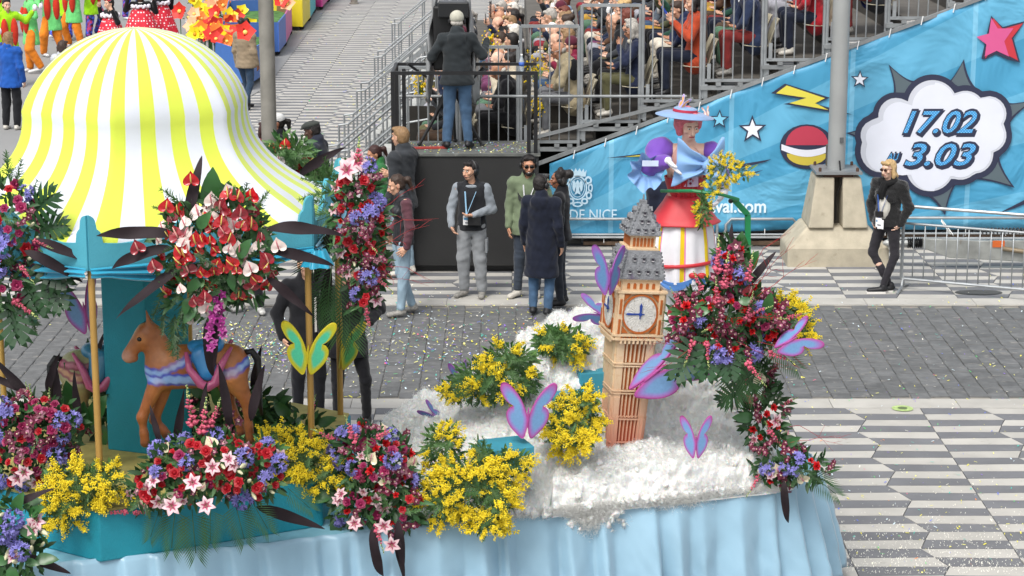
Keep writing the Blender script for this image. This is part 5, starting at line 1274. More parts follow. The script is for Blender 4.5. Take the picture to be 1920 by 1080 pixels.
# ================================================================ CAROUSEL HORSES
def seg(p, a, b_):
    a = np.array(a); b_ = np.array(b_); ba = b_ - a; t = np.clip(((p - a) @ ba) / (ba @ ba), 0, 1); return np.linalg.norm(p - (a + t[:, None] * ba), axis=1)
def horse(label, loc, rz, pal, tilt=0.):
    fl_ = (0, 1, 0)
    pr = [cap((-.20, 0, .54), (.20, 0, .54), .165, .155, fl_, .72), ell((.22, 0, .54), (.14, .115, .15)), ell((-.26, 0, .52), (.12, .10, .14)),
          cap((-.24, 0, .57), (-.32, 0, .77), .125, .085, fl_, .66), cap((-.355, 0, .795), (-.475, 0, .66), .078, .046, fl_, .72), ell((-.49, 0, .625), (.05, .042, .04)), ell((-.365, 0, .765), (.07, .055, .075)),
          cap((-.335, .03, .86), (-.36, .055, .945), .02, .006), cap((-.335, -.03, .86), (-.35, -.055, .94), .02, .006), cap((-.445, 0, .605), (-.49, 0, .60), .016)]
    for s, L in ((1, [(-.30, .43), (-.41, .19), (-.40, .07), (-.395, .0)]), (-1, [(-.24, .42), (-.33, .135), (-.275, .06), (-.25, .02)])):
        y = .06 * s * -1
        pr += [cap((L[0][0], y, L[0][1]), (L[1][0], y, L[1][1]), .062, .034), cap((L[1][0], y, L[1][1]), (L[2][0], y, L[2][1]), .033, .024), cap((L[2][0], y, L[2][1]), (L[3][0], y, L[3][1]), .026, .036)]
    for s, L in ((1, [(.25, .46), (.33, .30), (.345, .10), (.355, .0)]), (-1, [(.20, .44), (.20, .28), (.27, .10), (.29, .01)])):
        y = .06 * s * -1
        pr += [cap((L[0][0], y, L[0][1]), (L[1][0], y, L[1][1]), .098, .042), cap((L[1][0], y, L[1][1]), (L[2][0], y, L[2][1]), .038, .026), cap((L[2][0], y, L[2][1]), (L[3][0], y, L[3][1]), .026, .036)]
    f, lo = field(pr, .0085, .035, [ell((-.53, .024, .63), (.01, .01, .008)), ell((-.53, -.024, .63), (.01, .01, .008))]); vs, fa = snet(f, lo, .0085)
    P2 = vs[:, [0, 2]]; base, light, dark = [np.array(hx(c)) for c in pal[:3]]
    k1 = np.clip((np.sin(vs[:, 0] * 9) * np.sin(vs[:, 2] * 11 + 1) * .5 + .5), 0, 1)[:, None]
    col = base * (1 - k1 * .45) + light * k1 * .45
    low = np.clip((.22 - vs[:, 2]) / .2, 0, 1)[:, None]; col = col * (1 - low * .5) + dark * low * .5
    def band(pts, w1, c1, w2, c2):
        nonlocal col
        dd = np.min([seg(P2, a, b_) for a, b_ in zip(pts, pts[1:])], 0); dd = dd + .004 * np.sin(P2[:, 0] * 95 + P2[:, 1] * 60)
        a2 = np.clip((w2 - dd) / .008, 0, 1)[:, None]; a1 = np.clip((w1 - dd) / .014, 0, 1)[:, None]
        col = col * (1 - a2) + np.array(hx(c2)) * a2; col = col * (1 - a1) + np.array(hx(c1)) * a1
    for pts, w1 in (([(-.40, .50), (-.30, .48), (-.02, .46)], .036), ([(-.38, .53), (-.27, .52), (-.10, .60), (-.06, .62)], .022), ([(.13, .50), (.25, .52), (.36, .58)], .024)): band(pts, w1, pal[3], w1 + .016, pal[4])
    if len(pal) > 6: band([(.05, .58), (.4, .62)], .02, pal[6], .035, pal[7])
    def spot(c, r_, colr, k5=1.):
        nonlocal col
        a3 = np.clip(1.25 - np.linalg.norm((vs - np.array(c)) / np.array(r_), axis=1), 0, 1)[:, None] * k5; col = col * (1 - a3) + np.array(hx(colr)) * a3
    spot((-.51, 0, .62), (.06, .08, .06), '#c99a86', .9); spot((-.40, 0, .80), (.09, .03, .09), '#e2c49c', .85); spot((-.40, -.06, .76), (.05, .03, .045), pal[1], .9)
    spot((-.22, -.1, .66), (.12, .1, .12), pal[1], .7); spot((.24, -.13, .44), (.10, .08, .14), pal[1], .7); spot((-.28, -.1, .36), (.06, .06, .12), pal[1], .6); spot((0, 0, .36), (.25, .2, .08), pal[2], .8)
    for hx_, hz_ in ((-.395, 0), (-.25, .02), (.355, 0), (.29, .01)): spot((hx_, 0, hz_ - .01), (.05, .12, .035), '#2c1a12', 1.)
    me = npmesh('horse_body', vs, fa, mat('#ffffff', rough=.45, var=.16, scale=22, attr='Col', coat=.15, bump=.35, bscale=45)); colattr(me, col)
    t = thing('carousel_horse', label, 'carousel horse', loc, rz); t.rotation_euler = (0, tilt, rz)
    link('horse_body', me, t)
    sd3 = sdf('saddle', [cap((-.03, 0, .68), (.13, 0, .69), .05, .06, fl_, 1.6), cap((.04, -.10, .63), (.07, -.135, .53), .085, .065, fl_, .6), cap((.04, .10, .63), (.07, .135, .53), .085, .065, fl_, .6)], .009, mat(pal[5], rough=.35, coat=.3, var=.15), .03); link('saddle', sd3, t)
    for s in (-1, 1):
        d = MB(); d.tube([(-.08, s * .10, .67), (-.06, s * .15, .56), (.02, s * .168, .45), (.07, s * .17, .43), (.12, s * .168, .46), (.16, s * .15, .57), (.24, s * .10, .70)], [.014, .026, .034, .036, .034, .028, .012], 12); link('saddle_trim', d.mesh('saddle_trim', mat('#b14f77', rough=.35, coat=.3, var=.2), True), t)
        d = MB(); d.ell((-.405, s * .050, .762), (.020, .014, .018)); link('eye', d.mesh('eye', mat('#0d0b0a', rough=.1, var=0), True), t)
        d = MB(); d.ell((-.40, s * .0445, .767), (.028, .011, .026)); link('eyelid', d.mesh('eyelid', mat(pal[1], var=0), True), t)
    d = MB(); d.tube([(-.39, 0, .845), (-.35, 0, .86), (-.29, 0, .80), (-.25, 0, .72), (-.2, 0, .68)], [.02, .032, .026, .024, .01], 8); link('mane', d.mesh('mane', mat('#1c1512', rough=.5, bump=.6, bscale=30), True), t)
    d = MB(); pts = [(.33, 0, .63), (.38, 0, .64), (.42, 0, .58), (.425, 0, .45), (.42, 0, .30), (.44, 0, .16)]
    d.tube(pts, [.02, .026, .028, .026, .028, .01], 10); link('tail', d.mesh('tail', mat('#141112', rough=.5, bump=.8, bscale=25), True), t)
    return t
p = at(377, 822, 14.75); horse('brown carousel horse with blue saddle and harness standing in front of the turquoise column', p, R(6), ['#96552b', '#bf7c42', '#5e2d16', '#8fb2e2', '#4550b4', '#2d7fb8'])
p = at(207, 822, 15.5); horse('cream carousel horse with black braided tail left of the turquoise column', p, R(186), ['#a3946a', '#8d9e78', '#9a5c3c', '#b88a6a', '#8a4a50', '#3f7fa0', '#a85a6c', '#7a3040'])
# ================================================================ BUTTERFLIES
WP = [(0, 0), (.04, .18), (.10, .38), (.20, .62), (.34, .84), (.46, .97), (.55, 1.0), (.61, .95), (.62, .82), (.57, .66), (.50, .52), (.42, .42), (.33, .35), (.40, .30), (.46, .18), (.46, .02), (.41, -.16), (.32, -.32), (.20, -.47), (.11, -.56), (.05, -.5), (.01, -.25)]
def smooth(P_, n_=3):
    out = []
    for i in range(len(P_)):
        a, b_, c, e = P_[i - 1], P_[i], P_[(i + 1) % len(P_)], P_[(i + 2) % len(P_)]
        for q in range(n_):
            t = q / n_; out.append(tuple(.5 * (2 * b_[j] + (c[j] - a[j]) * t + (2 * a[j] - 5 * b_[j] + 4 * c[j] - e[j]) * t * t + (3 * b_[j] - a[j] - 3 * c[j] + e[j]) * t ** 3) for j in (0, 1)))
    return out
WS = smooth(WP); _bm = {}
def wing_mesh(pal, side, lobew=1.):
    key = (tuple(pal), side, lobew)
    if key in _bm: return _bm[key]
    cen = (.24, .18); rings = [1, .94, .86, .72, .5, .25, 0]; cs = [pal[0], pal[0], lerp(pal[0], pal[1], .45), pal[1], pal[2], pal[2], pal[2]]
    vs, cols, fs = [], [], []; n = len(WS)
    for face in (0, 1):
        y = -.022 if face == 0 else .022
        for rI, rg_ in enumerate(rings):
            for x, z in WS:
                # pull towards a bent midline so both lobes keep an even border
                c2 = (cen[0], cen[1]) if rg_ == 1 else ((.26, .36) if z > .34 else (.22, -.02))
                q = (c2[0] + (x - c2[0]) * rg_, c2[1] + (z - c2[1]) * rg_)
                vs.append((q[0] * lobew * side, y * (1 if rg_ < .97 else .75), q[1])); cols.append(cs[rI])
    N = len(rings) * n
    for face in (0, 1):
        for rI in range(len(rings) - 1):
            for i in range(n):
                q = (face * N + rI * n + i, face * N + rI * n + (i + 1) % n, face * N + (rI + 1) * n + (i + 1) % n, face * N + (rI + 1) * n + i)
                fs.append(q if (face == 1) == (side == 1) else q[::-1])
    for i in range(n):
        q = (i, (i + 1) % n, N + (i + 1) % n, N + i); fs.append(q)
    me = bpy.data.meshes.new('wing'); me.from_pydata(vs, [], fs); me.materials.append(mat('#ffffff', rough=.5, var=.08, scale=20, attr='Col')); colattr(me, cols)
    me.polygons.foreach_set('use_smooth', [True] * len(fs)); me.update(); _bm[key] = me; return me
PU = [hx('#a8468f'), hx('#8c76b8'), hx('#6c94bf')]; PV = [hx('#8a4796'), hx('#7562a6'), hx('#557ba6')]; YE = [hx('#d0c01e'), hx('#b9bf2c'), hx('#4fc79a')]; YO = [hx('#b8a41c'), hx('#8f9c20'), hx('#3f8f4a')]
def butterfly(label, px, py, Y, size, roll, foldL, foldR, pal, yaw=0., pitch=0., wl=1., wr=1., lw=1., group='foam butterflies'):
    p = at(px, py, Y); t = thing('foam_butterfly', label, 'butterfly', p, 0, group)
    t.matrix_basis = Matrix.Translation(p) @ Matrix.Rotation(R(yaw), 4, 'Z') @ Matrix.Rotation(R(pitch), 4, 'X') @ Matrix.Rotation(R(roll), 4, 'Y') @ Matrix.Scale(size, 4)
    if wr: link('wing', wing_mesh(pal, 1, lw), t, M=Matrix.Rotation(R(foldR), 4, 'Z') @ Matrix.Scale(wr, 4))
    if wl: link('wing', wing_mesh(pal, -1, lw), t, M=Matrix.Rotation(R(-foldL), 4, 'Z') @ Matrix.Scale(wl, 4))
    d = MB(); d.ell((0, -.02, .05), (.03, .03, .30)); link('butterfly_body', d.mesh('butterfly_body', mat(pal[0], var=.1), True), t)
butterfly('pink and blue foam butterfly beside the mimosa left of the clock tower', 990, 786, 14.9, .265, 3, 5, 20, PU, lw=1.3)
butterfly('small purple and blue foam butterfly on the white cotton right of the clock tower', 1305, 832, 15.05, .205, 0, 20, 20, PU, lw=1.0)
butterfly('purple foam butterfly perched at the upper left corner of the clock stage', 1143, 522, 15.4, .235, 4, 25, 50, PV, lw=1.1)
butterfly('dark purple foam butterfly behind the lower left of the clock stage', 1128, 590, 16.1, .2, -70, 10, 40, PV)
butterfly('large blue and purple foam butterfly wing spreading right of the tower shaft', 1224, 702, 15.4, .38, 50, 75, 5, PU, lw=1.25)
butterfly('blue and pink foam butterfly at the right end by the mimosa', 1480, 640, 15.2, .21, 58, 70, 0, PU, lw=1.3)
butterfly('blue and pink foam butterfly standing on the cream horse', 160, 588, 14.7, .265, -8, 5, 65, PU, lw=1.15)
butterfly('small purple foam wing tip behind the mimosa hill', 868, 720, 15.9, .17, -10, 30, 60, PV)
butterfly('tiny purple foam wing behind the left cotton slope', 818, 782, 15.8, .14, -50, 30, 60, PV)
butterfly('yellow green foam butterfly with orange edges on the front right gold pole', 577, 668, 14.66, .245, 4, 6, 18, YE, lw=1.32, group='yellow foam butterflies')
butterfly('olive yellow foam butterfly on the far right gold pole', 640, 662, 16.2, .25, 6, 78, 34, YO, lw=1.3, group='yellow foam butterflies')
# ================================================================ CLOCK TOWER
b0 = at(1161, 848, 15.75)
ct = thing('clock_tower_model', 'orange and cream model clock tower with grey roofs leaning slightly on the cotton', 'tower model', b0)
ct.matrix_basis = Matrix.Translation(b0) @ Matrix.Rotation(R(4.6), 4, 'Y') @ Matrix.Rotation(R(13), 4, 'Z') @ Matrix.Diagonal((.94, .94, 1.03, 1))
def tw_mat(c1, c2):
    m = bpy.data.materials.new('painted_foam'); m.use_nodes = True; n = m.node_tree.nodes; l = m.node_tree.links; b = n['Principled BSDF']; b.inputs['Roughness'].default_value = .7
    tc = n.new('ShaderNodeTexCoord'); sx = n.new('ShaderNodeSeparateXYZ'); l.new(tc.outputs['Object'], sx.inputs[0])
    mr = n.new('ShaderNodeMapRange'); mr.inputs[1].default_value = .02; mr.inputs[2].default_value = .62; l.new(sx.outputs['Z'], mr.inputs[0])
    mi = n.new('ShaderNodeMix'); mi.data_type = 'RGBA'; l.new(mr.outputs[0], mi.inputs[0]); mi.inputs[6].default_value = (*hx(c1), 1); mi.inputs[7].default_value = (*hx(c2), 1)
    nz = n.new('ShaderNodeTexNoise'); nz.inputs['Scale'].default_value = 26; nz.inputs['Detail'].default_value = 5; l.new(tc.outputs['Object'], nz.inputs[0])
    m3 = n.new('ShaderNodeMix'); m3.data_type = 'RGBA'; m3.blend_type = 'MIX'; l.new(M_s(n, l, nz.outputs['Fac']), m3.inputs[0]); l.new(mi.outputs[2], m3.inputs[6]); m3.inputs[7].default_value = (*hx('#c0793f'), 1)
    l.new(m3.outputs[2], b.inputs['Base Color'])
    bp = n.new('ShaderNodeBump'); bp.inputs['Strength'].default_value = .4; bp.inputs['Distance'].default_value = .01; nz2 = n.new('ShaderNodeTexNoise'); nz2.inputs['Scale'].default_value = 160; l.new(tc.outputs['Object'], nz2.inputs[0]); l.new(nz2.outputs['Fac'], bp.inputs['Height']); l.new(bp.outputs[0], b.inputs['Normal'])
    return m
def M_s(n, l, s_):
    mr = n.new('ShaderNodeMapRange'); mr.inputs[1].default_value = .55; mr.inputs[2].default_value = .8; mr.inputs[4].default_value = .45; l.new(s_, mr.inputs[0]); return mr.outputs[0]
CRM = tw_mat('#c47a68', '#d6bb98'); ORN = tw_mat('#a2452f', '#ac5a1e'); RFG = mat('#808286', rough=.85, var=.25, scale=25, bump=.8, bscale=70, wear=('#5a4a66', 5, .56)); CLK = mat('#d2d0ca', rough=.8, var=.15, scale=60, bump=.8, bscale=90)
def part4(fn, name, mats, w_, **k):
    """build fn(d) on the four sides of a square tower stage of half width w_"""
    for q in range(4):
        d = MB(); fn(d)
        M = Matrix.Rotation(q * PI / 2, 4, 'Z') @ Matrix.Translation((0, -w_, 0))
        d.v = [tuple(M @ Vector(v)) for v in d.v]
        me = d.mesh(name, mats, False); link(name, taper(me) if name == 'shaft_panel' else me, ct)
sw_ = .158
def taper(me):
    for v in me.vertices:
        if v.co.z < .93: k_ = .80 + .20 * max(0, v.co.z) / .93; v.co.x *= k_; v.co.y *= k_
    return me
d = MB(); d.box((0, 0, .41), (2 * sw_ - .02, 2 * sw_ - .02, 1.1)); link('shaft_core', taper(d.mesh('shaft_core', ORN)), ct)
def shaft_side(d):
    for s in (-1, 1):
        d.box((s * (sw_ - .032), 0, .45), (.064, .03, 1.0), 0)
        d.box((s * (sw_ - .032), -.012, .22), (.05, .02, .50), 0)
    for z in (.30, .50, .52, .71, .73, .12): d.box((0, -.012, z), (2 * sw_ + .02, .022, .011), 0)
    for z0_, z1_ in ((-.1, .12), (.13, .30), (.31, .49), (.53, .70), (.74, .92)):
        for i in range(5): d.box((-.072 + i * .036, -.004, (z0_ + z1_) / 2), (.012, .022, z1_ - z0_), 0)
    for s in (-1, 1):
        for i in (0, 1): d.box((s * (.105 + i * .036), -.022, .2), (.010, .015, .24), 0)
    for i in range(6): d.tube([(-.085 + i * .034 - .012, -.02, .315), (-.085 + i * .034, -.02, .328), (-.085 + i * .034 + .012, -.02, .315)], .005, 5, 0)
part4(shaft_side, 'shaft_panel', [CRM, ORN], sw_)
cw = .190
d = MB(); d.box((0, 0, 1.10), (2 * cw - .012, 2 * cw - .012, .36)); link('clock_stage', d.mesh('clock_stage', CRM), ct)
def clock_side(d):
    for s in (-1, 1): d.box((s * (cw - .022), -.004, 1.10), (.044, .03, .37), 0); d.box((s * (cw - .022), -.021, 1.17), (.018, .008, .11), 1); d.box((s * (cw - .022), -.021, 1.02), (.018, .008, .11), 1)
    for z in (.925, .955, 1.278): d.box((0, -.008, z), (2 * cw + .03, .035, .016), 0)
    for i in range(9):
        x = -.14 + i * .035; d.lathe([(.011, 0), (.011, .012)], 8, 1, Matrix.Translation((x, -.005, .94)) @ Matrix.Rotation(PI / 2, 4, 'X')); d.box((x, -.014, .905), (.016, .02, .028), 0)
    for sx_ in (-1, 1):
        for sz_ in (-1, 1): d.prism([(sx_ * .148, sz_ * .145), (sx_ * .148, sz_ * .085), (sx_ * .085, sz_ * .145)], 0, .006, 1, Matrix.Translation((0, -.004, 1.115)) @ Matrix.Rotation(PI / 2, 4, 'X'))
part4(clock_side, 'clock_panel', [CRM, ORN], cw)
def face_(d):
    X = Matrix.Translation((0, -.006, 1.115)) @ Matrix.Rotation(PI / 2, 4, 'X')
    d.lathe([(.150, 0), (.150, .014), (.136, .014), (.136, .004)], 40, 1, X); d.lathe([(.134, .0), (.134, .007), (.001, .0075)], 40, 0, X)
    for i in range(12):
        a = i * PI / 6; d.box((.118 * math.sin(a), -.016, 1.115 + .118 * math.cos(a)), (.008, .003, .016), 2)
    for i in range(30):
        a = i * PI / 15; d.tube([(.05 * math.sin(a), -.015, 1.115 + .05 * math.cos(a)), (.1 * math.sin(a), -.015, 1.115 + .1 * math.cos(a))], .0025, 4, 0)
part4(face_, 'clock_face', [CLK, ORN, mat('#b9b1a2')], cw)
BLU = mat('#1f3f8f', rough=.5, var=.1)
def hands_(d):
    d.prism([(-.005, 0), (.005, 0), (.012, .06), (0, .085), (-.012, .06)], .022, .028, 0, Matrix.Translation((0, 0, 1.115)) @ Matrix.Rotation(PI / 2, 4, 'X'))
    d.prism([(0, -.005), (0, .005), (-.10, .009), (-.125, 0), (-.10, -.009)], .018, .022, 0, Matrix.Translation((0, 0, 1.115)) @ Matrix.Rotation(PI / 2, 4, 'X'))
    d.lathe([(.014, .018), (.014, .03)], 12, 0, Matrix.Translation((0, 0, 1.115)) @ Matrix.Rotation(PI / 2, 4, 'X'))
    d.box((.0, -.02, 1.095), (.008, .004, .03), 0); d.box((.02, -.02, 1.115), (.03, .004, .008), 0)
part4(hands_, 'clock_hands', [BLU], cw)
d = MB(); d.box((0, 0, 1.325), (.315, .315, .09)); d.box((0, 0, 1.364), (.345, .345, .014)); link('attic', d.mesh('attic', CRM), ct)
def arch(x, z, w_, h_, n=6): return [(x - w_, z), (x + w_, z)] + [(x + w_ * math.cos(PI * i / n), z + h_ + w_ * math.sin(PI * i / n)) for i in range(n + 1)]
def attic_(d):
    for i in range(5): d.prism(arch(-.104 + i * .052, 1.295, .012, .03), .0, .006, 0, Matrix.Rotation(PI / 2, 4, 'X'))
part4(attic_, 'attic_arch', [ORN], .156)
def frustum(d, w0, w1, z0_, z1_, mi=0):
    d.add([(-w0, -w0, z0_), (w0, -w0, z0_), (w0, w0, z0_), (-w0, w0, z0_), (-w1, -w1, z1_), (w1, -w1, z1_), (w1, w1, z1_), (-w1, w1, z1_)], [(0, 3, 2, 1), (4, 5, 6, 7), (0, 1, 5, 4), (1, 2, 6, 5), (2, 3, 7, 6), (3, 0, 4, 7)], mi)
def crockets(d, w0, w1, z0_, z1_, n):
    for i in range(n):
        t = (i + .5) / n; w_ = w0 + (w1 - w0) * t; z = z0_ + (z1_ - z0_) * t
        for sx_ in (-1, 1):
            for sy_ in (-1, 1): d.box((sx_ * w_, sy_ * w_, z), (.017, .017, .016), 0, rz=.7)
d = MB(); d.box((0, 0, 1.378), (.372, .372, .016)); frustum(d, .180, .138, 1.386, 1.575); crockets(d, .18, .14, 1.39, 1.575, 7); link('lower_roof', d.mesh('lower_roof', RFG), ct)
DW = mat('#2a2330', var=.2); DWH = mat('#c6c4c6', var=.1)
def dormers(rows):
    def f(d):
        for (z, y, xs) in rows:
            for x in xs:
                d.box((x, y, z), (.026, .03, .028), 0); d.box((x, y - .017, z - .002), (.016, .006, .02), 1); d.box((x, y - .021, z - .010), (.020, .006, .005), 2)
                d.prism([(x - .02, z + .012), (x + .02, z + .012), (x, z + .042)], -.012 - y, .02 - y, 0, Matrix.Rotation(PI / 2, 4, 'X'))
    return f
part4(dormers([(1.425, -.168, (-.112, -.037, .037, .112)), (1.515, -.150, (-.075, 0, .075))]), 'dormer', [RFG, DW, DWH], 0)
d = MB(); d.box((0, 0, 1.583), (.255, .255, .014)); d.box((0, 0, 1.635), (.205, .205, .10)); d.box((0, 0, 1.684), (.245, .245, .012)); link('belfry', d.mesh('belfry', CRM), ct)
def bel_(d):
    for i in range(6): d.prism(arch(-.075 + i * .030, 1.60, .010, .055), .0, .005, 0, Matrix.Rotation(PI / 2, 4, 'X'))
part4(bel_, 'belfry_arch', [mat('#a85a22', rough=.7)], .1025)
d = MB(); d.box((0, 0, 1.692), (.275, .275, .012)); frustum(d, .135, .022, 1.697, 1.905); crockets(d, .135, .024, 1.70, 1.905, 8); d.box((0, 0, 1.915), (.05, .05, .025)); link('spire_roof', d.mesh('spire_roof', RFG), ct)
part4(dormers([(1.725, -.122, (-.062, 0, .062)), (1.785, -.090, (-.026, .026)), (1.84, -.062, (0,))]), 'dormer', [RFG, DW, DWH], 0)
d = MB(); d.tube([(0, 0, 1.91), (0, 0, 1.97)], [.010, .006], 8); link('finial', d.mesh('finial', RFG), ct)
# ================================================================ COSTUMED WOMAN
LY = 17.0; f0 = at(1280, 606, LY)
LX = lambda px: (px - 1280) / 231.; LZ = lambda py: (606 - py) / 225.
psl = pose(hd=(.015, -.06, LZ(236)), nk=(.02, -.01, 1.47), nod=.26, yaw=.3, shR=(-.15, 0, 1.43), elR=(LX(1212), -.10, LZ(312)), wrR=(LX(1243), -.26, LZ(292)), haR=(LX(1262), -.29, LZ(314)),
           shL=(.19, 0, 1.43), elL=(.31, -.02, 1.20), wrL=(.29, -.25, 1.13), haL=(.235, -.28, 1.06), anL=(.1, 0, .09), anR=(-.1, 0, .09))
g, T = figure(psl, .010, hair='puff', seed=91, female=True, sleeves=False, curl=.15)
PINK = mat('#d6707a', rough=.55, var=.3, scale=40, bump=.7, bscale=50); PURP = mat('#7048a8', rough=.7, var=.1, sheen=.3, spec=.2, bump=.4, bscale=14); LBL = mat('#7fa8d8', rough=.65, var=.06, sheen=.3, bump=.15, bscale=12)
RED = mat('#c01f2c', rough=.5, var=.08, sheen=.2); WHF = mat('#dedde2', rough=.7, var=.05, bump=.2, bscale=14)
t = person('smiling costumed woman in blue hat, giant bow, red bodice and striped white skirt holding mimosa', f0, 0, {k: v for k, v in g.items() if k != 'jacket'}, dict(body=skin(5), trousers=WHF, shoes=SHO['b'], hair=PINK, lips=mat('#a3283a', var=0, rough=.3), brow=mat('#6a4a38', var=0)), 1.0)
def lpart(name, me, M=None): return link(name, me, t, M=M)
for s in 'LR':
    hp2 = hand_prims(psl['wr' + s], psl['ha' + s], .15 if s == 'R' else .25, 1 if s == 'L' else -1, 1.2)
    hp2 = [('c', q[1], q[2], q[3] + .0025, q[4] + .0025, q[5], q[6]) for q in hp2]
    w_ = Vector(psl['wr' + s]); e_ = Vector(psl['el' + s]); u_ = (e_ - w_).normalized()
    hp2.append(cap(w_ + u_ * .10, w_, .043, .03)); hp2.append(cap(w_ + u_ * .10, w_ + u_ * .12, .046, .047))
    lpart('glove', sdf('glove', hp2, .0045, WHF, .007))
lpart('undershirt', sdf('undershirt', [cap((0, 0, 1.18), (.0, 0, 1.36), .135, .15, (0, 1, 0), .72)], .011, mat('#c99a8e', rough=.6), .03))
lpart('shirt_front', (lambda d: (d.grid(lambda u, v: (.03 + (u - .5) * .13, -.118 - .02 * math.sin(u * PI), 1.16 + .2 * v), 8, 10), d.mesh('shirt_front', mat('#d9c3dc'), True))[-1])(MB()))
for z in (1.19, 1.225, 1.26): lpart('button', (lambda d: (d.ell((.03, -.145, z), (.011, .008, .011)), d.mesh('button', mat('#8a1f3c'), True))[-1])(MB()))
# sleeves
lpart('sleeve', sdf('sleeve', [ell((-.22, 0, 1.42), (.11, .10, .11)), cap((-.19, 0, 1.45), (LX(1220), -.08, LZ(306)), .09, .085), cap((LX(1212), -.09, LZ(310)), (LX(1238), -.22, LZ(296)), .075, .06)], .010, PURP, .04, fold=.004, seed=2))
lpart('sleeve', sdf('sleeve', [ell((.20, 0, 1.43), (.085, .09, .08)), cap((.22, 0, 1.40), (.30, -.02, 1.22), .075, .06), cap((.30, -.02, 1.22), (.29, -.16, 1.16), .055, .05)], .010, PURP, .04, fold=.004, seed=3))
d = MB(); cx_, cz_ = LX(1206), LZ(316)
d.grid(lambda u, v: (cx_ + (.045 + .09 * v) * math.cos(2 * PI * u) * (1 + .13 * math.sin(u * 2 * PI * 8) * v) - .01 * v, -.12 - .10 * v + .03 * math.sin(u * 2 * PI * 8) * v, cz_ + (.045 + .10 * v) * math.sin(2 * PI * u) * (1 + .13 * math.cos(u * 2 * PI * 7) * v)), 72, 8, closeu=True)
lpart('cuff_ruffle', d.mesh('cuff_ruffle', LBL, True))
d = MB(); d.box((cx_ + .02, -.24, cz_ + .08), (.13, .01, .045)); lpart('cuff_band', d.mesh('cuff_band', mat('#c8d4ea')))
# bow
def loop(side, tw, up):
    def f(u, v):
        a = u; spread2 = (.025 + .17 * a ** .8) ; vv = v * 2 - 1
        x = side * (.24 * a * (1 if side < 0 else .52)) + .02 * side * abs(vv) * a; z = vv * spread2 * (1 + .05 * math.sin(a * 9)) + up * a
        y = -.20 - .055 * math.sin(a * PI * .8) - .022 * math.cos(vv * 7) * (1 - a * .5) - .01 * math.sin(vv * 13) * (1 - a)
        c_, s_ = math.cos(tw), math.sin(tw)
        return (LX(1314) + x * c_ - z * s_, y, LZ(303) + x * s_ + z * c_)
    return f
for side, tw, up in ((-1, -.12, .0), (1, .12, .02)):
    d = MB(); d.grid(loop(side, tw, up), 22, 30); me = d.mesh('bow_loop', LBL, True); o = lpart('bow_loop', me); m = o.modifiers.new('t', 'SOLIDIFY'); m.thickness = .03; m.offset = 1
lpart('bow_knot', (lambda d: (d.ell((LX(1314), -.235, LZ(303)), (.034, .035, .042)), d.mesh('bow_knot', LBL, True))[-1])(MB()))
# corset and peplum
def ringf(prof, amp=0, nf=0, cx=0, sq=.8, ph=0):
    def f(u, v):
        q = v * (len(prof) - 1); i = min(int(q), len(prof) - 2); r_, z = lerp(prof[i], prof[i + 1], q - i)
        k3 = 1 + amp * v * math.sin(u * 2 * PI * nf + ph); a = 2 * PI * u
        return (cx + r_ * math.cos(a) * k3, r_ * sq * math.sin(a) * k3, z)
    return f
d = MB(); d.grid(ringf([(.172, 1.225), (.160, 1.17), (.138, 1.10), (.130, 1.06)], sq=.80), 40, 10, closeu=True); lpart('corset', d.mesh('corset', RED, True))
PKR = mat('#c8404f', rough=.45)
for q in range(5):
    x = -.10 + q * .05; d = MB(); d.tube([(x, -.80 * math.sqrt(max(.001, .172 ** 2 - x * x)) - .003, 1.22), (x * .9, -.8 * math.sqrt(max(.001, .152 ** 2 - .81 * x * x)) - .003, 1.14), (x * .78, -.8 * math.sqrt(max(.001, .130 ** 2 - .6 * x * x)) - .003, 1.065)], .006, 6); lpart('corset_boning', d.mesh('corset_boning', PKR, True))
d = MB(); d.tube([(.134 * math.cos(a), .107 * math.sin(a), 1.06) for a in [2 * PI * i / 30 for i in range(31)]], .010, 6); lpart('waist_cord', d.mesh('waist_cord', PKR, True))
d = MB(); d.grid(ringf([(.133, 1.065), (.165, 1.01), (.215, .94), (.262, .87), (.29, .845)], .045, 5, -.01, .82, 1), 80, 12, closeu=True); o = lpart('peplum', d.mesh('peplum', RED, True)); m = o.modifiers.new('t', 'SOLIDIFY'); m.thickness = .01
# skirt: white with yellow and pink stripes
NU = 144
d = MB(); d.grid(ringf([(.16, .96), (.215, .90), (.245, .82), (.262, .70), (.27, .58), (.280, .47), (.285, .38)], .065, 13, -.015, .85), NU, 16, closeu=True)
mi_ = []
for j in range(16):
    for i in range(NU):
        q = (i + 3) % 18; mi_.append(1 if q in (0, 1, 2) else (2 if q == 3 else 0))
d.m = mi_; lpart('striped_skirt', d.mesh('striped_skirt', [WHF, mat('#e8c816', rough=.6), mat('#d873b0', rough=.6)], True))
d = MB(); d.tube([(-.015 + .285 * math.cos(a), .245 * math.sin(a), .53 + .02 * math.cos(a)) for a in [2 * PI * i / 60 for i in range(61)]], .016, 6, flat=1.); lpart('red_ribbon', d.mesh('red_ribbon', RED, True))
for a0 in (-2.5, -1.2, .1):
    d = MB(); d.grid(lambda u, v: (-.015 + (.285 + .012 * math.sin(v * 9)) * math.cos(a0 + 1.3 * u), .245 * math.sin(a0 + 1.3 * u) - .01, .45 - .055 * math.sin(u * PI) - .045 * v * (.5 + math.sin(u * PI))), 20, 8); lpart('blue_swag', d.mesh('blue_swag', mat('#4f7fc0', rough=.5), True))
    a = a0; d = MB()
    for s in (-1, 1): d.ell((-.015 + .295 * math.cos(a) + s * .035, .255 * math.sin(a) - .01, .455), (.038, .02, .025))
    lpart('skirt_bow', d.mesh('skirt_bow', RED, True))
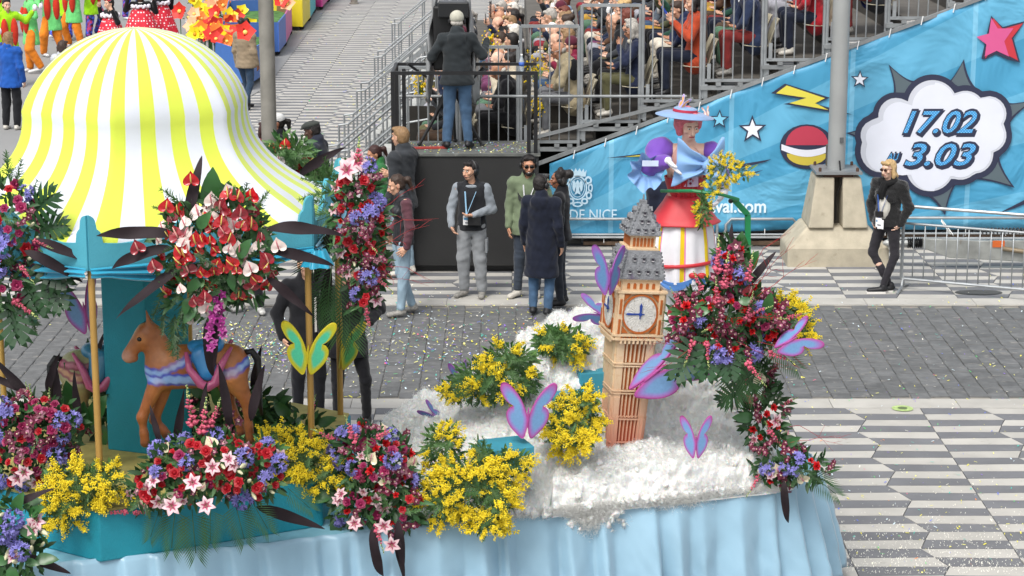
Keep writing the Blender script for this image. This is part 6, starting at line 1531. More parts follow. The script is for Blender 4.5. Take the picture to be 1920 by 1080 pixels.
d = MB(); d.grid(ringf([(.255, .42), (.275, .37), (.28, .335)], .02, 60, -.015, .87), 360, 3, closeu=True); lpart('petticoat', d.mesh('petticoat', WHF, True))
# hat
hz = LZ(214); HT = Matrix.Translation((LX(1276), -.05, hz)) @ Matrix.Rotation(R(5), 4, 'Y') @ Matrix.Rotation(R(-1), 4, 'X')
d = MB(); d.lathe([(.001, .012), (.10, .012), (.17, .006), (.235, -.018), (.237, -.024), (.17, -.006), (.08, 0), (.001, 0)], 48, 0, HT); lpart('hat_brim', d.mesh('hat_brim', mat('#7d9cc4', rough=.6, sheen=.3), True))
d = MB(); d.lathe([(.098, .01), (.094, .040), (.08, .048), (.001, .05)], 32, 0, HT); lpart('hat_crown', d.mesh('hat_crown', mat('#7d9cc4', rough=.6, sheen=.3), True))
d = MB(); d.lathe([(.101, .014), (.099, .034), (.094, .034)], 32, 0, HT); lpart('hat_band', d.mesh('hat_band', mat('#b02540')))
for (x, z, s_, c_, rot) in ((-.03, .075, .075, [hx('#c9b6d8'), hx('#8f83c4'), hx('#d89a4a')], 30), (.17, .02, .055, [hx('#d8a0a0'), hx('#d88f78'), hx('#e8e0d0')], -20)):
    for sd2 in (1, -1):
        lpart('hat_butterfly', wing_mesh(c_, sd2), HT @ Matrix.Translation((x, -.04, z)) @ Matrix.Rotation(R(rot), 4, 'Y') @ Matrix.Rotation(R(30 * sd2), 4, 'Z') @ Matrix.Scale(s_, 4))
lpart('neckline', (lambda d: (d.ell((.02, -.055, 1.40), (.085, .075, .075)), d.mesh('neckline', skin(5), True))[-1])(MB()))
# ================================================================ FLOWERS AND FOLIAGE
def fm(c, rough=.55, rand=.14, **k): return mat(c, rough=rough, var=.15, scale=30, rand=rand, **k)
GRN = [fm('#2f5a2a'), fm('#47703a'), fm('#23451f'), fm('#5c8040')]
PUPL = mat('#2a2024', rough=.7, spec=.25, var=.3, scale=7, rand=.2)
LEAFG = mat('#2f5c2c', rough=.35, var=.25, scale=9, rand=.2)
def petal(d, L, W, ang, lift, cur, mi=0, n=4, tip=1., z0=0, cup=0.):
    """one petal growing from the axis: heading ang, opening angle lift, curving by cur"""
    ca, sa = math.cos(ang), math.sin(ang); vs = []; x = z = 0; th = lift
    for i in range(n + 1):
        t = i / n; w_ = W * math.sin(PI * min(1, (t * .86 + .14)) ** tip) + (.0015 if i else .001)
        for s in (-1, 0, 1):
            zz = z + abs(s) * cup * w_
            vs.append((ca * x - sa * s * w_, sa * x + ca * s * w_, z0 + zz))
        x += math.cos(th) * L / n; z += math.sin(th) * L / n; th += cur / n
    fs = [(i * 3 + j, i * 3 + j + 1, (i + 1) * 3 + j + 1, (i + 1) * 3 + j) for i in range(n) for j in (0, 1)]
    d.add(vs, fs, mi)
def K(fn, name, mats, n=3, smooth=True):
    out = []
    for q in range(n):
        d = MB(); fn(d, random.Random(q * 7 + len(name))); out.append(d.mesh(name, mats, smooth))
    return (name, out)
def rose(d, r):
    for ring_, (n, L, lift, cur, W) in enumerate(((3, .018, 1.5, -.2, .012), (4, .024, 1.3, -.5, .016), (5, .031, 1.0, -.9, .020), (6, .040, .62, -1.0, .023))):
        for i in range(n): petal(d, L * r.uniform(.9, 1.1), W, 2 * PI * i / n + ring_ * .6 + r.uniform(-.2, .2), lift, cur, 0, 4, .8, cup=.35)
    d.ell((0, 0, .012), (.010, .010, .016), 0, 6, 4)
def carn(d, r):
    for q in range(34):
        a = r.uniform(0, 2 * PI); petal(d, r.uniform(.024, .036), .011, a, r.uniform(.15, 1.5), r.uniform(-.6, .2), 0, 3, .5, cup=.4)
def lily(d, r):
    for i in range(6):
        a = PI * i / 3 + r.uniform(-.1, .1); petal(d, .085, .019 if i % 2 else .023, a, .85, -1.35, 0, 6, .95, cup=.25)
        petal(d, .068, .0095, a, .87, -1.28, 1, 5, .9, z0=.0022)
    for i in range(6): a = PI * i / 3 + .4; d.tube([(0, 0, .01), (.016 * math.cos(a), .016 * math.sin(a), .05)], .0012, 3, 2); d.ell((.016 * math.cos(a), .016 * math.sin(a), .052), (.004, .004, .0025), 3, 5, 3)
def bud(d, r):
    d.tube([(0, 0, -.02), (0, 0, .0), (.002, 0, .04), (0, 0, .08), (0, 0, .098)], [.003, .009, .015, .011, .002], 8, 0); d.tube([(0, 0, -.05), (0, 0, 0)], .003, 4, 1)
def anth(d, r):
    N = 20; ring_ = []
    for i in range(N + 1):
        t = 2 * PI * i / N; x = .046 * math.sin(t) ** 3 if False else .050 * (math.sin(t) ** 3) ; y = .052 * (13 * math.cos(t) - 5 * math.cos(2 * t) - 2 * math.cos(3 * t) - math.cos(4 * t)) / 16
        ring_.append((x, -y + .004))
    vs = []
    for k3, s in enumerate((1, .8, .5, .2)):
        for x, y in ring_[:N]:
            vs.append((x * s * (1.0), y * s - .01 * (1 - s), .010 * (s ** 2) * (1 if True else 0) - .010 * abs(x) / .05 * s + .006 * math.sin(y * 60)))
    fs = [(k3 * N + i, k3 * N + (i + 1) % N, (k3 + 1) * N + (i + 1) % N, (k3 + 1) * N + i) for k3 in range(3) for i in range(N)] + [tuple(3 * N + i for i in range(N))]
    d.add(vs, [f[::-1] for f in fs], 0)
    d.tube([(0, -.018, .003), (0, -.004, .016), (.0, .016, .030), (0, .034, .038)], [.0035, .0045, .004, .002], 6, 1)
def agap(d, r):
    for i in range(26):
        a = r.uniform(0, 2 * PI); e = r.uniform(-.15, 1.5); v = Vector((math.cos(a) * math.cos(e), math.sin(a) * math.cos(e), math.sin(e)))
        c = v * .045; M = Matrix.Translation(c) @ v.to_track_quat('Z', 'Y').to_matrix().to_4x4()
        q = MB()
        for j in range(5): petal(q, .028, .0042, 2 * PI * j / 5 + r.random(), .9, -.7, 0, 3, .9)
        d.add(q.v, q.f, 0, M); d.tube([(0, 0, 0), c], .0012, 3, 1)
def orch(d, r):
    for i in range(5): petal(d, .036, .012, 2 * PI * i / 5 + .3, .25, -.3, 0, 4, .8, cup=.2)
    petal(d, .022, .010, -PI / 2, .7, -1.2, 1, 4, .7, z0=.003); d.ell((0, .002, .010), (.006, .006, .008), 2, 6, 4)
def orchspray(d, r):
    for i in range(6):
        q = MB(); orch(q, r); t = i / 5
        M = Matrix.Translation((r.uniform(-.03, .03), (t - .5) * .17, .012 + r.uniform(0, .02))) @ Matrix.Rotation(r.uniform(-.5, .5), 4, 'X') @ Matrix.Rotation(r.uniform(-.5, .5), 4, 'Y') @ Matrix.Rotation(r.uniform(0, 6), 4, 'Z')
        k = len(d.v); d.v += [tuple(M @ Vector(v)) for v in q.v]; d.f += [tuple(a + k for a in f) for f in q.f]; d.m += q.m
    d.tube([(0, -.1, 0), (0, .1, 0)], .003, 4, 3)
def snap(d, r):
    L = .26; d.tube([(0, 0, -.04), (0, 0, L)], .004, 5, 2)
    for i in range(34):
        t = min(1, max(0, i / 33 + r.uniform(-.03, .03))); a = i * 2.4 + r.uniform(-.6, .6); s = .017 * (1 - t * .75) * r.uniform(.6, 1.35); z = t * L
        c = Vector((math.cos(a) * s * .9, math.sin(a) * s * .9, z)); mi = 0 if t < .68 else 1
        d.ell(c, (s * .9, s * .9, s * .8), mi, 6, 4)
        if mi == 0:
            for j in range(2): M = Matrix.Translation(c) @ Matrix.Rotation(a, 4, 'Z'); q = MB(); petal(q, s * 1.4, s * .7, (j - .5) * 1.4, .5, -.9, 0, 3); d.add(q.v, q.f, 0, M)
RED1 = fm('#b3121c'); 
ROSE_R = K(rose, 'rose', fm('#a80f1e', .5)); ROSE_M = K(rose, 'rose', fm('#8f1f4e', .5)); CARN = K(carn, 'carnation', fm('#c8141c', .6))
LILY = K(lily, 'lily', [fm('#dab9be', .5), fm('#b0506f', .5), fm('#9fb07a'), mat('#7a3a1c')]); BUD = K(bud, 'lily_bud', [fm('#cfcca8', .5), GRN[1]], 2)
ANR = K(anth, 'anthurium', [mat('#b0101a', rough=.18, var=.1, rand=.18, coat=.4), mat('#d8c064', var=0)]); ANW = K(anth, 'anthurium', [mat('#dccbc4', rough=.22, var=.12, scale=25, rand=.06, coat=.3), mat('#c8707a', var=0)]); AND = K(anth, 'anthurium', [mat('#8f1f2c', rough=.2, var=.1, rand=.15, coat=.4), mat('#d89a90', var=0)])
ANC = K(anth, 'anthurium', [mat('#d9cfb0', rough=.22, var=.1, rand=.06, coat=.3), mat('#c8708a', var=0)])
AGAP = K(agap, 'agapanthus', [fm('#7f7abf', .6, .15), GRN[1]]); ORCH = K(orch, 'orchid', [fm('#5c1630', .45), fm('#c98a9a'), fm('#d8c8b0')]); ORSP = K(orchspray, 'orchid_spray', [fm('#641a34', .45), fm('#b0708a'), fm('#d0b8a0'), GRN[1]]); ORSM = K(orchspray, 'orchid_spray', [fm('#8a1f70', .45), fm('#7a1560'), fm('#c060a0'), GRN[1]])
SNAP = K(snap, 'snapdragon', [fm('#c65a72', .6), fm('#b9c07a'), GRN[1]])
def place(kind, p, nd, s=1., roll=None, parent=None):
    name, ms = kind; q = Vector(nd).normalized().to_track_quat('Z', 'Y').to_matrix().to_4x4()
    if roll is None: roll = rnd.uniform(0, 2 * PI)
    return link(name, rnd.choice(ms), parent, True, Matrix.Translation(p) @ q @ Matrix.Rotation(roll, 4, 'Z') @ Matrix.Scale(s, 4))
# leaves
def blade(d, L, W, bend, mi=0, n=7, twist=0., wav=0., fold=.25):
    vs = []; y = z = 0; th = .0
    for i in range(n + 1):
        t = i / n; w_ = W * (math.sin(PI * t ** .75) ** .8) + .0015
        for s in (-1, 0, 1):
            tw = twist * t; xx = s * w_; zz = abs(s) * w_ * fold + wav * math.sin(t * 9 + s) * w_
            vs.append((xx * math.cos(tw), y - zz * math.sin(th), z + zz * math.cos(th) + xx * math.sin(tw)))
        y += math.cos(th) * L / n; z += math.sin(th) * L / n; th += bend / n
    d.add(vs, [(i * 3 + j, i * 3 + j + 1, (i + 1) * 3 + j + 1, (i + 1) * 3 + j) for i in range(n) for j in (0, 1)], mi)
TI = K(lambda d, r: blade(d, .47, .037, r.uniform(-1.3, -.2), 0, 14, r.uniform(-1.1, 1.1), .35, .35), 'cordyline_leaf', PUPL, 5)
BROAD = K(lambda d, r: blade(d, .2, .05, r.uniform(-.8, -.1), 0, 7, r.uniform(-.3, .3), .1), 'broad_leaf', LEAFG, 3)
def palm(d, r):
    d.tube([(0, 0, 0), (0, .18, .0), (0, .34, -.03)], .004, 5)
    for i in range(17):
        t = .12 + .88 * i / 16
        for s in (-1, 1):
            a = s * (1.25 - .75 * t); L = .19 * (1 - .35 * abs(t - .4)); b_ = Vector((0, .34 * t, -.03 * t * t)); e = b_ + Vector((math.sin(a) * L, math.cos(a) * L, -.05)); m_ = (b_ + e) / 2 + Vector((0, 0, .01)); w_ = Vector((math.cos(a), -math.sin(a), 0)) * .005
            d.add([b_, m_ - w_, e, m_ + w_], [(0, 1, 2, 3)], 0)
PALM = K(palm, 'palm_frond', fm('#2d5426'), 3)
def monst(d, r):
    d.tube([(0, -.1, 0), (0, .0, 0)], .004, 5); n = 7
    d.add([(-.02, 0, 0), (.02, 0, 0), (.03, .1, .012), (.02, .22, -.01), (0, .30, -.04), (-.02, .22, -.01), (-.03, .1, .012)], [(0, 1, 2, 3, 4, 5, 6)])
    for i in range(n):
        t = i / (n - 1); y = .0 + .25 * t
        for s in (-1, 1):
            a = s * (1.75 - 1.25 * t); L = .15 * math.sin(PI * (.25 + .62 * t)) + .02; w_ = .017
            p0 = Vector((s * .015, y, .006)); dr = Vector((math.sin(a), math.cos(a), 0)); pp = Vector((dr.y, -dr.x, 0))
            q = [p0 - pp * w_, p0 + dr * L * .6 - pp * w_ * 1.15 + Vector((0, 0, .006)), p0 + dr * L + Vector((0, 0, -.02)), p0 + dr * L * .6 + pp * w_ * 1.15 + Vector((0, 0, .006)), p0 + pp * w_]
            d.add(q, [(0, 1, 2, 3, 4)] if s > 0 else [(4, 3, 2, 1, 0)])
MONS = K(monst, 'monstera_leaf', mat('#1f4420', rough=.3, var=.2, rand=.15), 2, False)
def fern(d, r, mi=0, L=.16, n=70):
    d.tube([(0, 0, 0), (0, L * .6, .01), (0, L, .0)], .0018, 3, mi)
    for i in range(n):
        t = r.random(); b_ = Vector((0, L * t, .01 * math.sin(t * PI))); a = r.uniform(-1.4, 1.4); l_ = (.055 * (1 - .6 * t)) * r.uniform(.5, 1.1); e = b_ + Vector((math.sin(a) * l_, math.cos(a) * l_, r.uniform(-.4, .6) * l_)); w_ = Vector((math.cos(a), -math.sin(a), .2)) * .0022
        d.add([b_ - w_, b_ + w_, e + w_ * .4, e - w_ * .4], [(0, 1, 2, 3)], mi)
FERN = K(fern, 'fern_sprig', fm('#4a6e3a'), 3); FERND = K(fern, 'fern_sprig', fm('#27481f'), 3)
def mimo(d, r):
    L = .19; d.tube([(0, 0, 0), (0, L * .6, .01), (0, L, -.005)], .0022, 3, 1)
    for i in range(80):
        t = r.random(); b_ = Vector((0, L * t * .9, 0)); a = r.uniform(-1.5, 1.5); l_ = .06 * r.uniform(.5, 1.1); e = b_ + Vector((math.sin(a) * l_, math.cos(a) * l_, r.uniform(-.5, .3) * l_)); w_ = Vector((math.cos(a), -math.sin(a), .2)) * .0022
        d.add([b_ - w_, b_ + w_, e + w_ * .3, e - w_ * .3], [(0, 1, 2, 3)], 1)
    for j in range(9):
        a = r.uniform(-1.1, 1.1); l_ = r.uniform(.03, .075); b_ = Vector((0, L * r.uniform(.35, 1.), 0)); e = b_ + Vector((math.sin(a) * l_, math.cos(a) * l_, r.uniform(.0, .04)))
        for i in range(20):
            c = b_.lerp(e, r.uniform(.2, 1.15)) + Vector((r.gauss(0, .009), r.gauss(0, .009), r.gauss(.006, .007))); s = r.uniform(.005, .0075)
            d.add([c + Vector(v) * s for v in OCT], OCF, 0)
OCT = [(1, 0, 0), (-1, 0, 0), (0, 1, 0), (0, -1, 0), (0, 0, 1), (0, 0, -1)]; OCF = [(0, 2, 4), (2, 1, 4), (1, 3, 4), (3, 0, 4), (2, 0, 5), (1, 2, 5), (3, 1, 5), (0, 3, 5)]
MIMO = K(mimo, 'mimosa_sprig', [mat('#f2da2c', rough=.8, var=.08, rand=.06), fm('#496535', .7)], 6)
def twig(d, r):
    p = Vector((0, 0, 0)); v = Vector((0, 1, 0)); pts = [p.copy()]
    for i in range(6):
        v = (v + Vector((r.gauss(0, .22), 0, r.gauss(0, .22)))).normalized(); p = p + v * .075; pts.append(p.copy())
        if i in (2, 3, 4): e = p + (v + Vector((r.gauss(0, .6), 0, r.gauss(0, .6)))).normalized() * .11; d.tube([p, (p + e) / 2 + Vector((0, 0, .006)), e], [.0016, .0014, .0008], 3)
    d.tube(pts, [.0022, .002, .0019, .0016, .0013, .001, .0006], 4)
TWIG = K(twig, 'red_twig', mat('#a02428', rough=.5, rand=.1), 4)
def dirpx(a, out=.0): return Vector((math.cos(a), out, math.sin(a)))
def leafat(kind, p, ang, parent, s=1., out=-.25, roll=None):
    """leaf growing from p, heading ang in the plane facing the viewer"""
    y = dirpx(ang, out).normalized(); face = Vector((rnd.uniform(-.25, .25), -1, .45 + rnd.uniform(-.2, .2))); x = y.cross(face).normalized(); z = x.cross(y).normalized()
    M = Matrix(((x.x, y.x, z.x, p[0]), (x.y, y.y, z.y, p[1]), (x.z, y.z, z.z, p[2]), (0, 0, 0, 1)))
    return link(kind[0], rnd.choice(kind[1]), parent, True, M @ Matrix.Scale(s, 4))
def pts_in(blobs, n, mind=0.):
    out = []; W_ = [b_[2] * b_[3] for b_ in blobs]
    for q in range(n):
        best = None
        for t in range(14):
            b_ = rnd.choices(blobs, W_)[0]; r_ = math.sqrt(rnd.random()); a = rnd.uniform(0, 2 * PI); u, v = r_ * math.cos(a), r_ * math.sin(a)
            p = (b_[0] + u * b_[2], b_[1] - v * b_[3]); dd = min([(p[0] - o[0]) ** 2 + (p[1] - o[1]) ** 2 for o in out] or [9e9])
            if best is None or dd > best[0]: best = (dd, p, u, v, b_)
        out.append((*best[1], best[2], best[3], best[4]))
    return out
def arrangement(name, label, cat, blobs, Y, thick, items, green=260, gk=(0, 1, 2), group=None, slope=0., gl=.07):
    """blobs: ellipses (px, py, rx, ry) in photo pixels laid out at distance Y; thick: depth of the bunch in m"""
    c0 = blobs[0]; base = at(c0[0], c0[1] + c0[3] * .6, Y + thick)
    t = thing(name, label, cat, base, 0, group)
    def world(px, py, u, v, k=1.):
        dY = -thick * math.sqrt(max(0, 1 - u * u - v * v)) * k
        return at(px, py, Y + dY + slope * (py - c0[1]))
    d = MB()   # dense small leaves behind and between the flowers
    for (px, py, u, v, b_) in pts_in(blobs, 1):
        pass
    W_ = [b_[2] * b_[3] for b_ in blobs]
    for i in range(int(green * 1.5)):
        b_ = rnd.choices(blobs, W_)[0]; r_ = math.sqrt(rnd.random()) * 1.04; a = rnd.uniform(0, 2 * PI); u, v = r_ * math.cos(a), r_ * math.sin(a)
        p = world(b_[0] + u * b_[2], b_[1] - v * b_[3], u * .95, v * .95, rnd.uniform(-.2, .85))
        o = Vector((u * .8, -rnd.uniform(.1, .9), v * .8 + .15)) + Vector((rnd.gauss(0, .5), rnd.gauss(0, .3), rnd.gauss(0, .5))); o.normalize()
        q = MB(); blade(q, gl * rnd.uniform(.6, 1.7), gl * rnd.uniform(.10, .26), rnd.uniform(-.8, .3), 0, 3)
        zz = Vector((rnd.gauss(0, .4), -1, .6)); x = o.cross(zz).normalized(); z = x.cross(o)
        M = Matrix(((x.x, o.x, z.x, p.x), (x.y, o.y, z.y, p.y), (x.z, o.z, z.z, p.z), (0, 0, 0, 1)))
        d.add(q.v, q.f, rnd.choice(range(len(gk))), M)
    if green: d.build('foliage', [GRN[i] for i in gk], t, True)['kind'] = 'stuff'
    seq = [k for k, n_, s_, e_ in items for _ in range(n_)]; info = {}
    flat_ = [(k, s_, e_) for k, n_, s_, e_ in items for _ in range(n_)]
    rnd.shuffle(flat_)
    for (k, s_, e_), (px, py, u, v, b_) in zip(flat_, pts_in(blobs, len(flat_))):
        p = world(px, py, u, v, rnd.uniform(.9, 1.12))
        if k[0] == 'snapdragon':
            a = math.atan2(v + .15, u) + rnd.uniform(-.4, .4); y = dirpx(a, -.35).normalized(); place(k, p, y, s_ * rnd.uniform(.8, 1.15), parent=t); continue
        if k[0] in ('fern_sprig', 'mimosa_sprig', 'palm_frond', 'broad_leaf', 'cordyline_leaf', 'monstera_leaf', 'red_twig'):
            a = (math.atan2(v, u) if e_ is None else e_) + rnd.uniform(-.9, .9) * (.6 if u * u + v * v > .3 else 1.5); sz = s_ * rnd.uniform(.7, 1.05); p = p - Vector((math.cos(a), .2, math.sin(a))) * (.10 * sz if 'sprig' in k[0] else .02); leafat(k, p, a, t, sz, -.35 * rnd.random() - .1); continue
        nd = Vector((u * .9 + rnd.gauss(0, .22), -1.0, v * .7 + .35 + rnd.gauss(0, .22)))
        place(k, p, nd, s_ * rnd.uniform(.72, 1.22), (rnd.uniform(-.7, .7) if k[0] == 'anthurium' else None), t)
    return t
def leaves(t, kind, L, Y):
    for (px, py, ang, s) in L: leafat(kind, at(px, py, Y), R(ang), t, s)
# --- on the canopy corner: anthuriums
t = arrangement('flower_arrangement', 'big bunch of red and white anthuriums with dark leaves hanging on the carousel front', 'flowers', [(400, 460, 105, 92), (372, 545, 62, 50), (430, 392, 50, 42), (455, 500, 60, 60)], 13.95, .30,
    [(ANR, 40, 1.05, 0), (ANW, 27, 1.05, 0), (AND, 14, 1.1, 0), (FERND, 22, 1., None), (BROAD, 7, .8, None)], 620, (0, 1, 2))
leaves(t, TI, [(330, 440, 172, 1.15), (325, 465, 185, 1.05), (335, 505, 212, 1.2), (350, 415, 75, 1.0), (500, 430, 8, 1.15), (505, 470, -4, 1.0), (500, 520, -35, .9), (408, 590, -100, 1.1), (388, 600, -86, 1.0)], 13.8)
leaves(t, BROAD, [(400, 400, 88, 1.6), (470, 430, 320, 1.2)], 13.85); leaves(t, FERN, [(450, 390, 70, 1.2), (470, 400, 50, 1.3), (345, 385, 140, 1.2), (330, 400, 160, 1.)], 14.0)
for px, py in ((358, 338), (312, 388), (472, 368), (430, 360), (397, 376), (522, 462), (258, 465), (290, 500)):
    place(ANR if px in (358, 312, 472) else (ANW if px > 380 else AND), at(px, py, 13.75), (rnd.gauss(0, .2), -1, .3), 1.1, rnd.uniform(-.4, .4), t)
for (px, py) in ((405, 575), (412, 605), (395, 628)): place(ORSM, at(px, py, 13.75), (0, -1, .3), 1.0, rnd.uniform(-.3, .3), t)
leaves(t, FERND, [(312, 570, 262, 1.3), (328, 590, 268, 1.6), (322, 600, 272, 1.5), (334, 620, 268, 1.2), (300, 560, 250, .9), (345, 560, 270, 1.6)], 13.9)
# --- right corner of the canopy
t = arrangement('flower_arrangement', 'tall mixed bouquet of red roses, lilies and blue agapanthus on the right canopy corner', 'flowers', [(672, 420, 46, 72), (668, 350, 36, 42), (684, 500, 36, 56), (684, 558, 22, 28)], 14.85, .24,
    [(ROSE_R, 30, 1.0, 0), (AGAP, 5, 1.1, 0), (LILY, 5, .75, 0), (ORSP, 15, .9, 0), (BUD, 5, 1., None), (SNAP, 3, .8, None), (ORCH, 14, 1., 0), (CARN, 5, .9, 0)], 420, (0, 1, 2))
leaves(t, PALM, [(625, 480, 262, 1.1), (640, 520, 268, 1.2), (620, 420, 240, 1.0), (650, 540, 275, 1.1), (630, 400, 200, .8), (612, 520, 255, .9)], 14.9)
leaves(t, TI, [(612, 440, 255, .9), (618, 500, 262, 1.1), (622, 400, 265, .8)], 14.95); leaves(t, FERN, [(640, 370, 150, 1.3), (625, 360, 190, 1.4), (615, 380, 170, 1.3), (635, 350, 120, 1.3), (620, 340, 100, 1.2), (605, 345, 160, 1.), (640, 400, 180, 1.3)], 14.95)
leaves(t, TWIG, [(700, 470, 25, 1.), (705, 440, 35, 1.), (710, 500, 5, .9), (705, 420, 50, .9), (700, 520, -10, .9), (712, 455, 12, .9), (700, 490, -25, .8), (705, 400, 30, .9)], 14.7)
place(LILY, at(652, 320, 14.6), (-.2, -1, .4), 1.2, 0, t); place(LILY, at(668, 305, 14.7), (.2, -1, .6), 1.1, 1, t); leaves(t, SNAP, [], 14.8)
place(SNAP, at(672, 322, 14.7), (.05, -.2, 1), 1.0, parent=t); place(AGAP, at(690, 312, 14.7), (.3, -1, .4), 1.1, parent=t)
# --- behind the canopy
t = arrangement('flower_arrangement', 'green fern bunch with a few red anthuriums behind the canopy right shoulder', 'flowers', [(545, 290, 38, 34), (600, 345, 40, 26)], 17.3, .2, [(ANR, 5, 1.2, 0), (ANW, 3, 1.2, 0), (FERN, 34, 1.3, None)], 260, (0, 1, 3))
leaves(t, TI, [(560, 330, 40, 1.0), (600, 370, 0, .9)], 17.0)
# --- left corner of the canopy
t = arrangement('flower_arrangement', 'bouquet of magenta roses, blue agapanthus and big green leaves hanging at the left edge', 'flowers', [(15, 430, 62, 85), (0, 520, 50, 70)], 14.3, .26,
    [(ROSE_M, 18, 1.1, 0), (ROSE_R, 6, 1.1, 0), (AGAP, 7, 1.2, 0), (SNAP, 3, .8, None), (BUD, 4, 1., None), (ORSP, 6, 1., 0), (FERN, 8, 1., None)], 300, (0, 1, 2))
leaves(t, MONS, [(60, 400, 40, .9), (70, 430, 10, .8), (75, 480, -45, 1.0), (50, 520, -70, 1.0), (20, 560, -80, 1.1), (85, 520, -60, .9)], 14.2)
leaves(t, TI, [(60, 450, -12, .95), (45, 470, -20, 1.0)], 14.0)
for px, py, ang in ((62, 450, -20), (40, 500, -50)): place(SNAP, at(px, py, 13.95), dirpx(R(ang), -.3), .6, parent=t)
leaves(t, FERN, [(20, 350, 90, 1.6), (0, 350, 110, 1.5), (50, 380, 60, 1.2), (45, 560, -60, 1.3), (60, 580, -80, 1.1), (30, 345, 70, 1.2)], 14.3)
# --- front of the carousel base
t = arrangement('flower_arrangement', 'wide bed of roses, striped lilies and blue agapanthus spilling over the carousel base', 'flowers', [(390, 868, 108, 50), (330, 905, 75, 40), (460, 900, 70, 36), (290, 925, 48, 26), (480, 858, 45, 32)], 14.05, .30,
    [(ROSE_R, 54, 1.0, 0), (AGAP, 11, 1.15, 0), (LILY, 10, .72, 0), (ROSE_M, 5, 1., 0), (ORCH, 18, 1.0, 0), (BUD, 8, 1., None), (ANC, 5, 1., 0), (FERN, 10, 1., None)], 620, (0, 1, 2))
for (px, py, ang, s) in ((362, 800, 95, 1.2), (378, 815, 80, 1.1), (240, 960, 180, .7), (250, 962, 10, .6), (395, 800, 70, .9)): place(SNAP, at(px, py, 13.95), dirpx(R(ang), -.15), s, parent=t)
for px, py in ((432, 775), (448, 790), (440, 815), (428, 800), (446, 835)): place(ORCH, at(px, py, 14.2), (rnd.gauss(0, .3), -1, .3), 1.1, parent=t)
leaves(t, TI, [(330, 830, 78, .85), (385, 800, 95, .7), (430, 800, 92, 1.0), (470, 790, 78, .9), (310, 950, 205, 1.05), (480, 950, -12, 1.1), (300, 830, 100, .6)], 14.15)
leaves(t, PALM, [(330, 950, 262, .85), (360, 955, 275, .9), (440, 940, 285, .8), (300, 955, 250, .6), (470, 935, 300, .7), (395, 950, 268, .7), (540, 915, 320, .6)], 13.95)
place(LILY, at(323, 948, 13.6), (0, -1, .2), .95, .2, t); place(LILY, at(386, 948, 13.6), (.2, -1, .4), .9, .8, t); place(LILY, at(362, 905, 13.6), (0, -1, .3), .9, .8, t)
# --- greenery behind the horse
t = arrangement('greenery', 'dark leaves and pink sprays growing behind and between the carousel horses', 'plants', [(180, 740, 50, 75), (235, 870, 36, 22), (430, 765, 90, 45), (310, 800, 60, 30), (490, 800, 60, 30), (560, 800, 50, 26)], 15.6, .2, [(BROAD, 30, 1.1, None), (SNAP, 8, .8, None), (ORSP, 8, 1., 0), (FERND, 14, 1.2, None), (TI, 6, .8, 1.5)], 420, (2, 0, 2), gl=.1)
# --- left bed
t = arrangement('flower_arrangement', 'bed of magenta roses and blue agapanthus left of the front gold pole', 'flowers', [(40, 850, 95, 70), (80, 800, 70, 55), (20, 800, 60, 50)], 14.5, .3,
    [(ROSE_M, 34, 1.05, 0), (ROSE_R, 24, 1.05, 0), (AGAP, 12, 1.15, 0), (LILY, 3, .8, 0), (ORSP, 6, 1., 0), (FERN, 6, 1., None)], 480, (0, 2, 2))
for (px, py, ang, s) in ((68, 790, 95, 1.1), (92, 790, 85, 1.), (60, 760, 100, .7), (110, 800, 80, .6)): place(SNAP, at(px, py, 14.4), dirpx(R(ang), -.15), s, parent=t)
leaves(t, TI, [(60, 745, 130, .9), (90, 740, 80, .7), (110, 780, 88, .8), (150, 790, 95, .8), (45, 735, 145, .7)], 14.6); leaves(t, BROAD, [(150, 810, 80, 1.2), (170, 790, 60, 1.2), (140, 770, 100, 1.2), (120, 820, 60, 1.3)], 14.7)
# --- bottom left corner
t = arrangement('flower_arrangement', 'pale lily buds and agapanthus with pointed leaves in the bottom left corner', 'flowers', [(15, 990, 62, 50), (30, 1040, 55, 40)], 13.6, .2, [(BUD, 16, 1.1, None), (AGAP, 6, 1.2, 0), (LILY, 4, .8, 0), (BROAD, 14, .8, None)], 260, (0, 1, 2))
leaves(t, TI, [(20, 950, 30, .7), (40, 1040, -15, .8)], 13.5)
# --- right of the base
t = arrangement('flower_arrangement', 'bouquet of magenta roses, carnations and red sprays between the carousel and the mimosa', 'flowers', [(705, 885, 72, 78), (680, 835, 50, 40), (745, 945, 48, 50), (670, 940, 50, 50)], 14.65, .26,
    [(ROSE_M, 22, 1.0, 0), (CARN, 14, 1.1, 0), (ROSE_R, 8, 1., 0), (AGAP, 9, 1.1, 0), (ORSP, 10, 1.0, 0), (LILY, 7, .7, 0), (ANC, 4, 1., 0), (SNAP, 5, .8, None), (FERN, 8, 1., None)], 520, (0, 2, 2))
leaves(t, TI, [(700, 985, -88, 1.0), (745, 975, -82, .85), (740, 1000, -75, .8)], 14.35); place(SNAP, at(705, 985, 14.3), dirpx(R(-75), -.1), .8, parent=t)
for px, py, s in ((720, 985, .9), (735, 1020, .9), (665, 980, .8)): place(LILY, at(px, py, 14.3), (0, -1, 0), s, parent=t)
leaves(t, BROAD, [(640, 960, 250, 1.), (660, 990, 265, 1.1), (630, 920, 200, 1.), (650, 1000, 290, 1.)], 14.6)
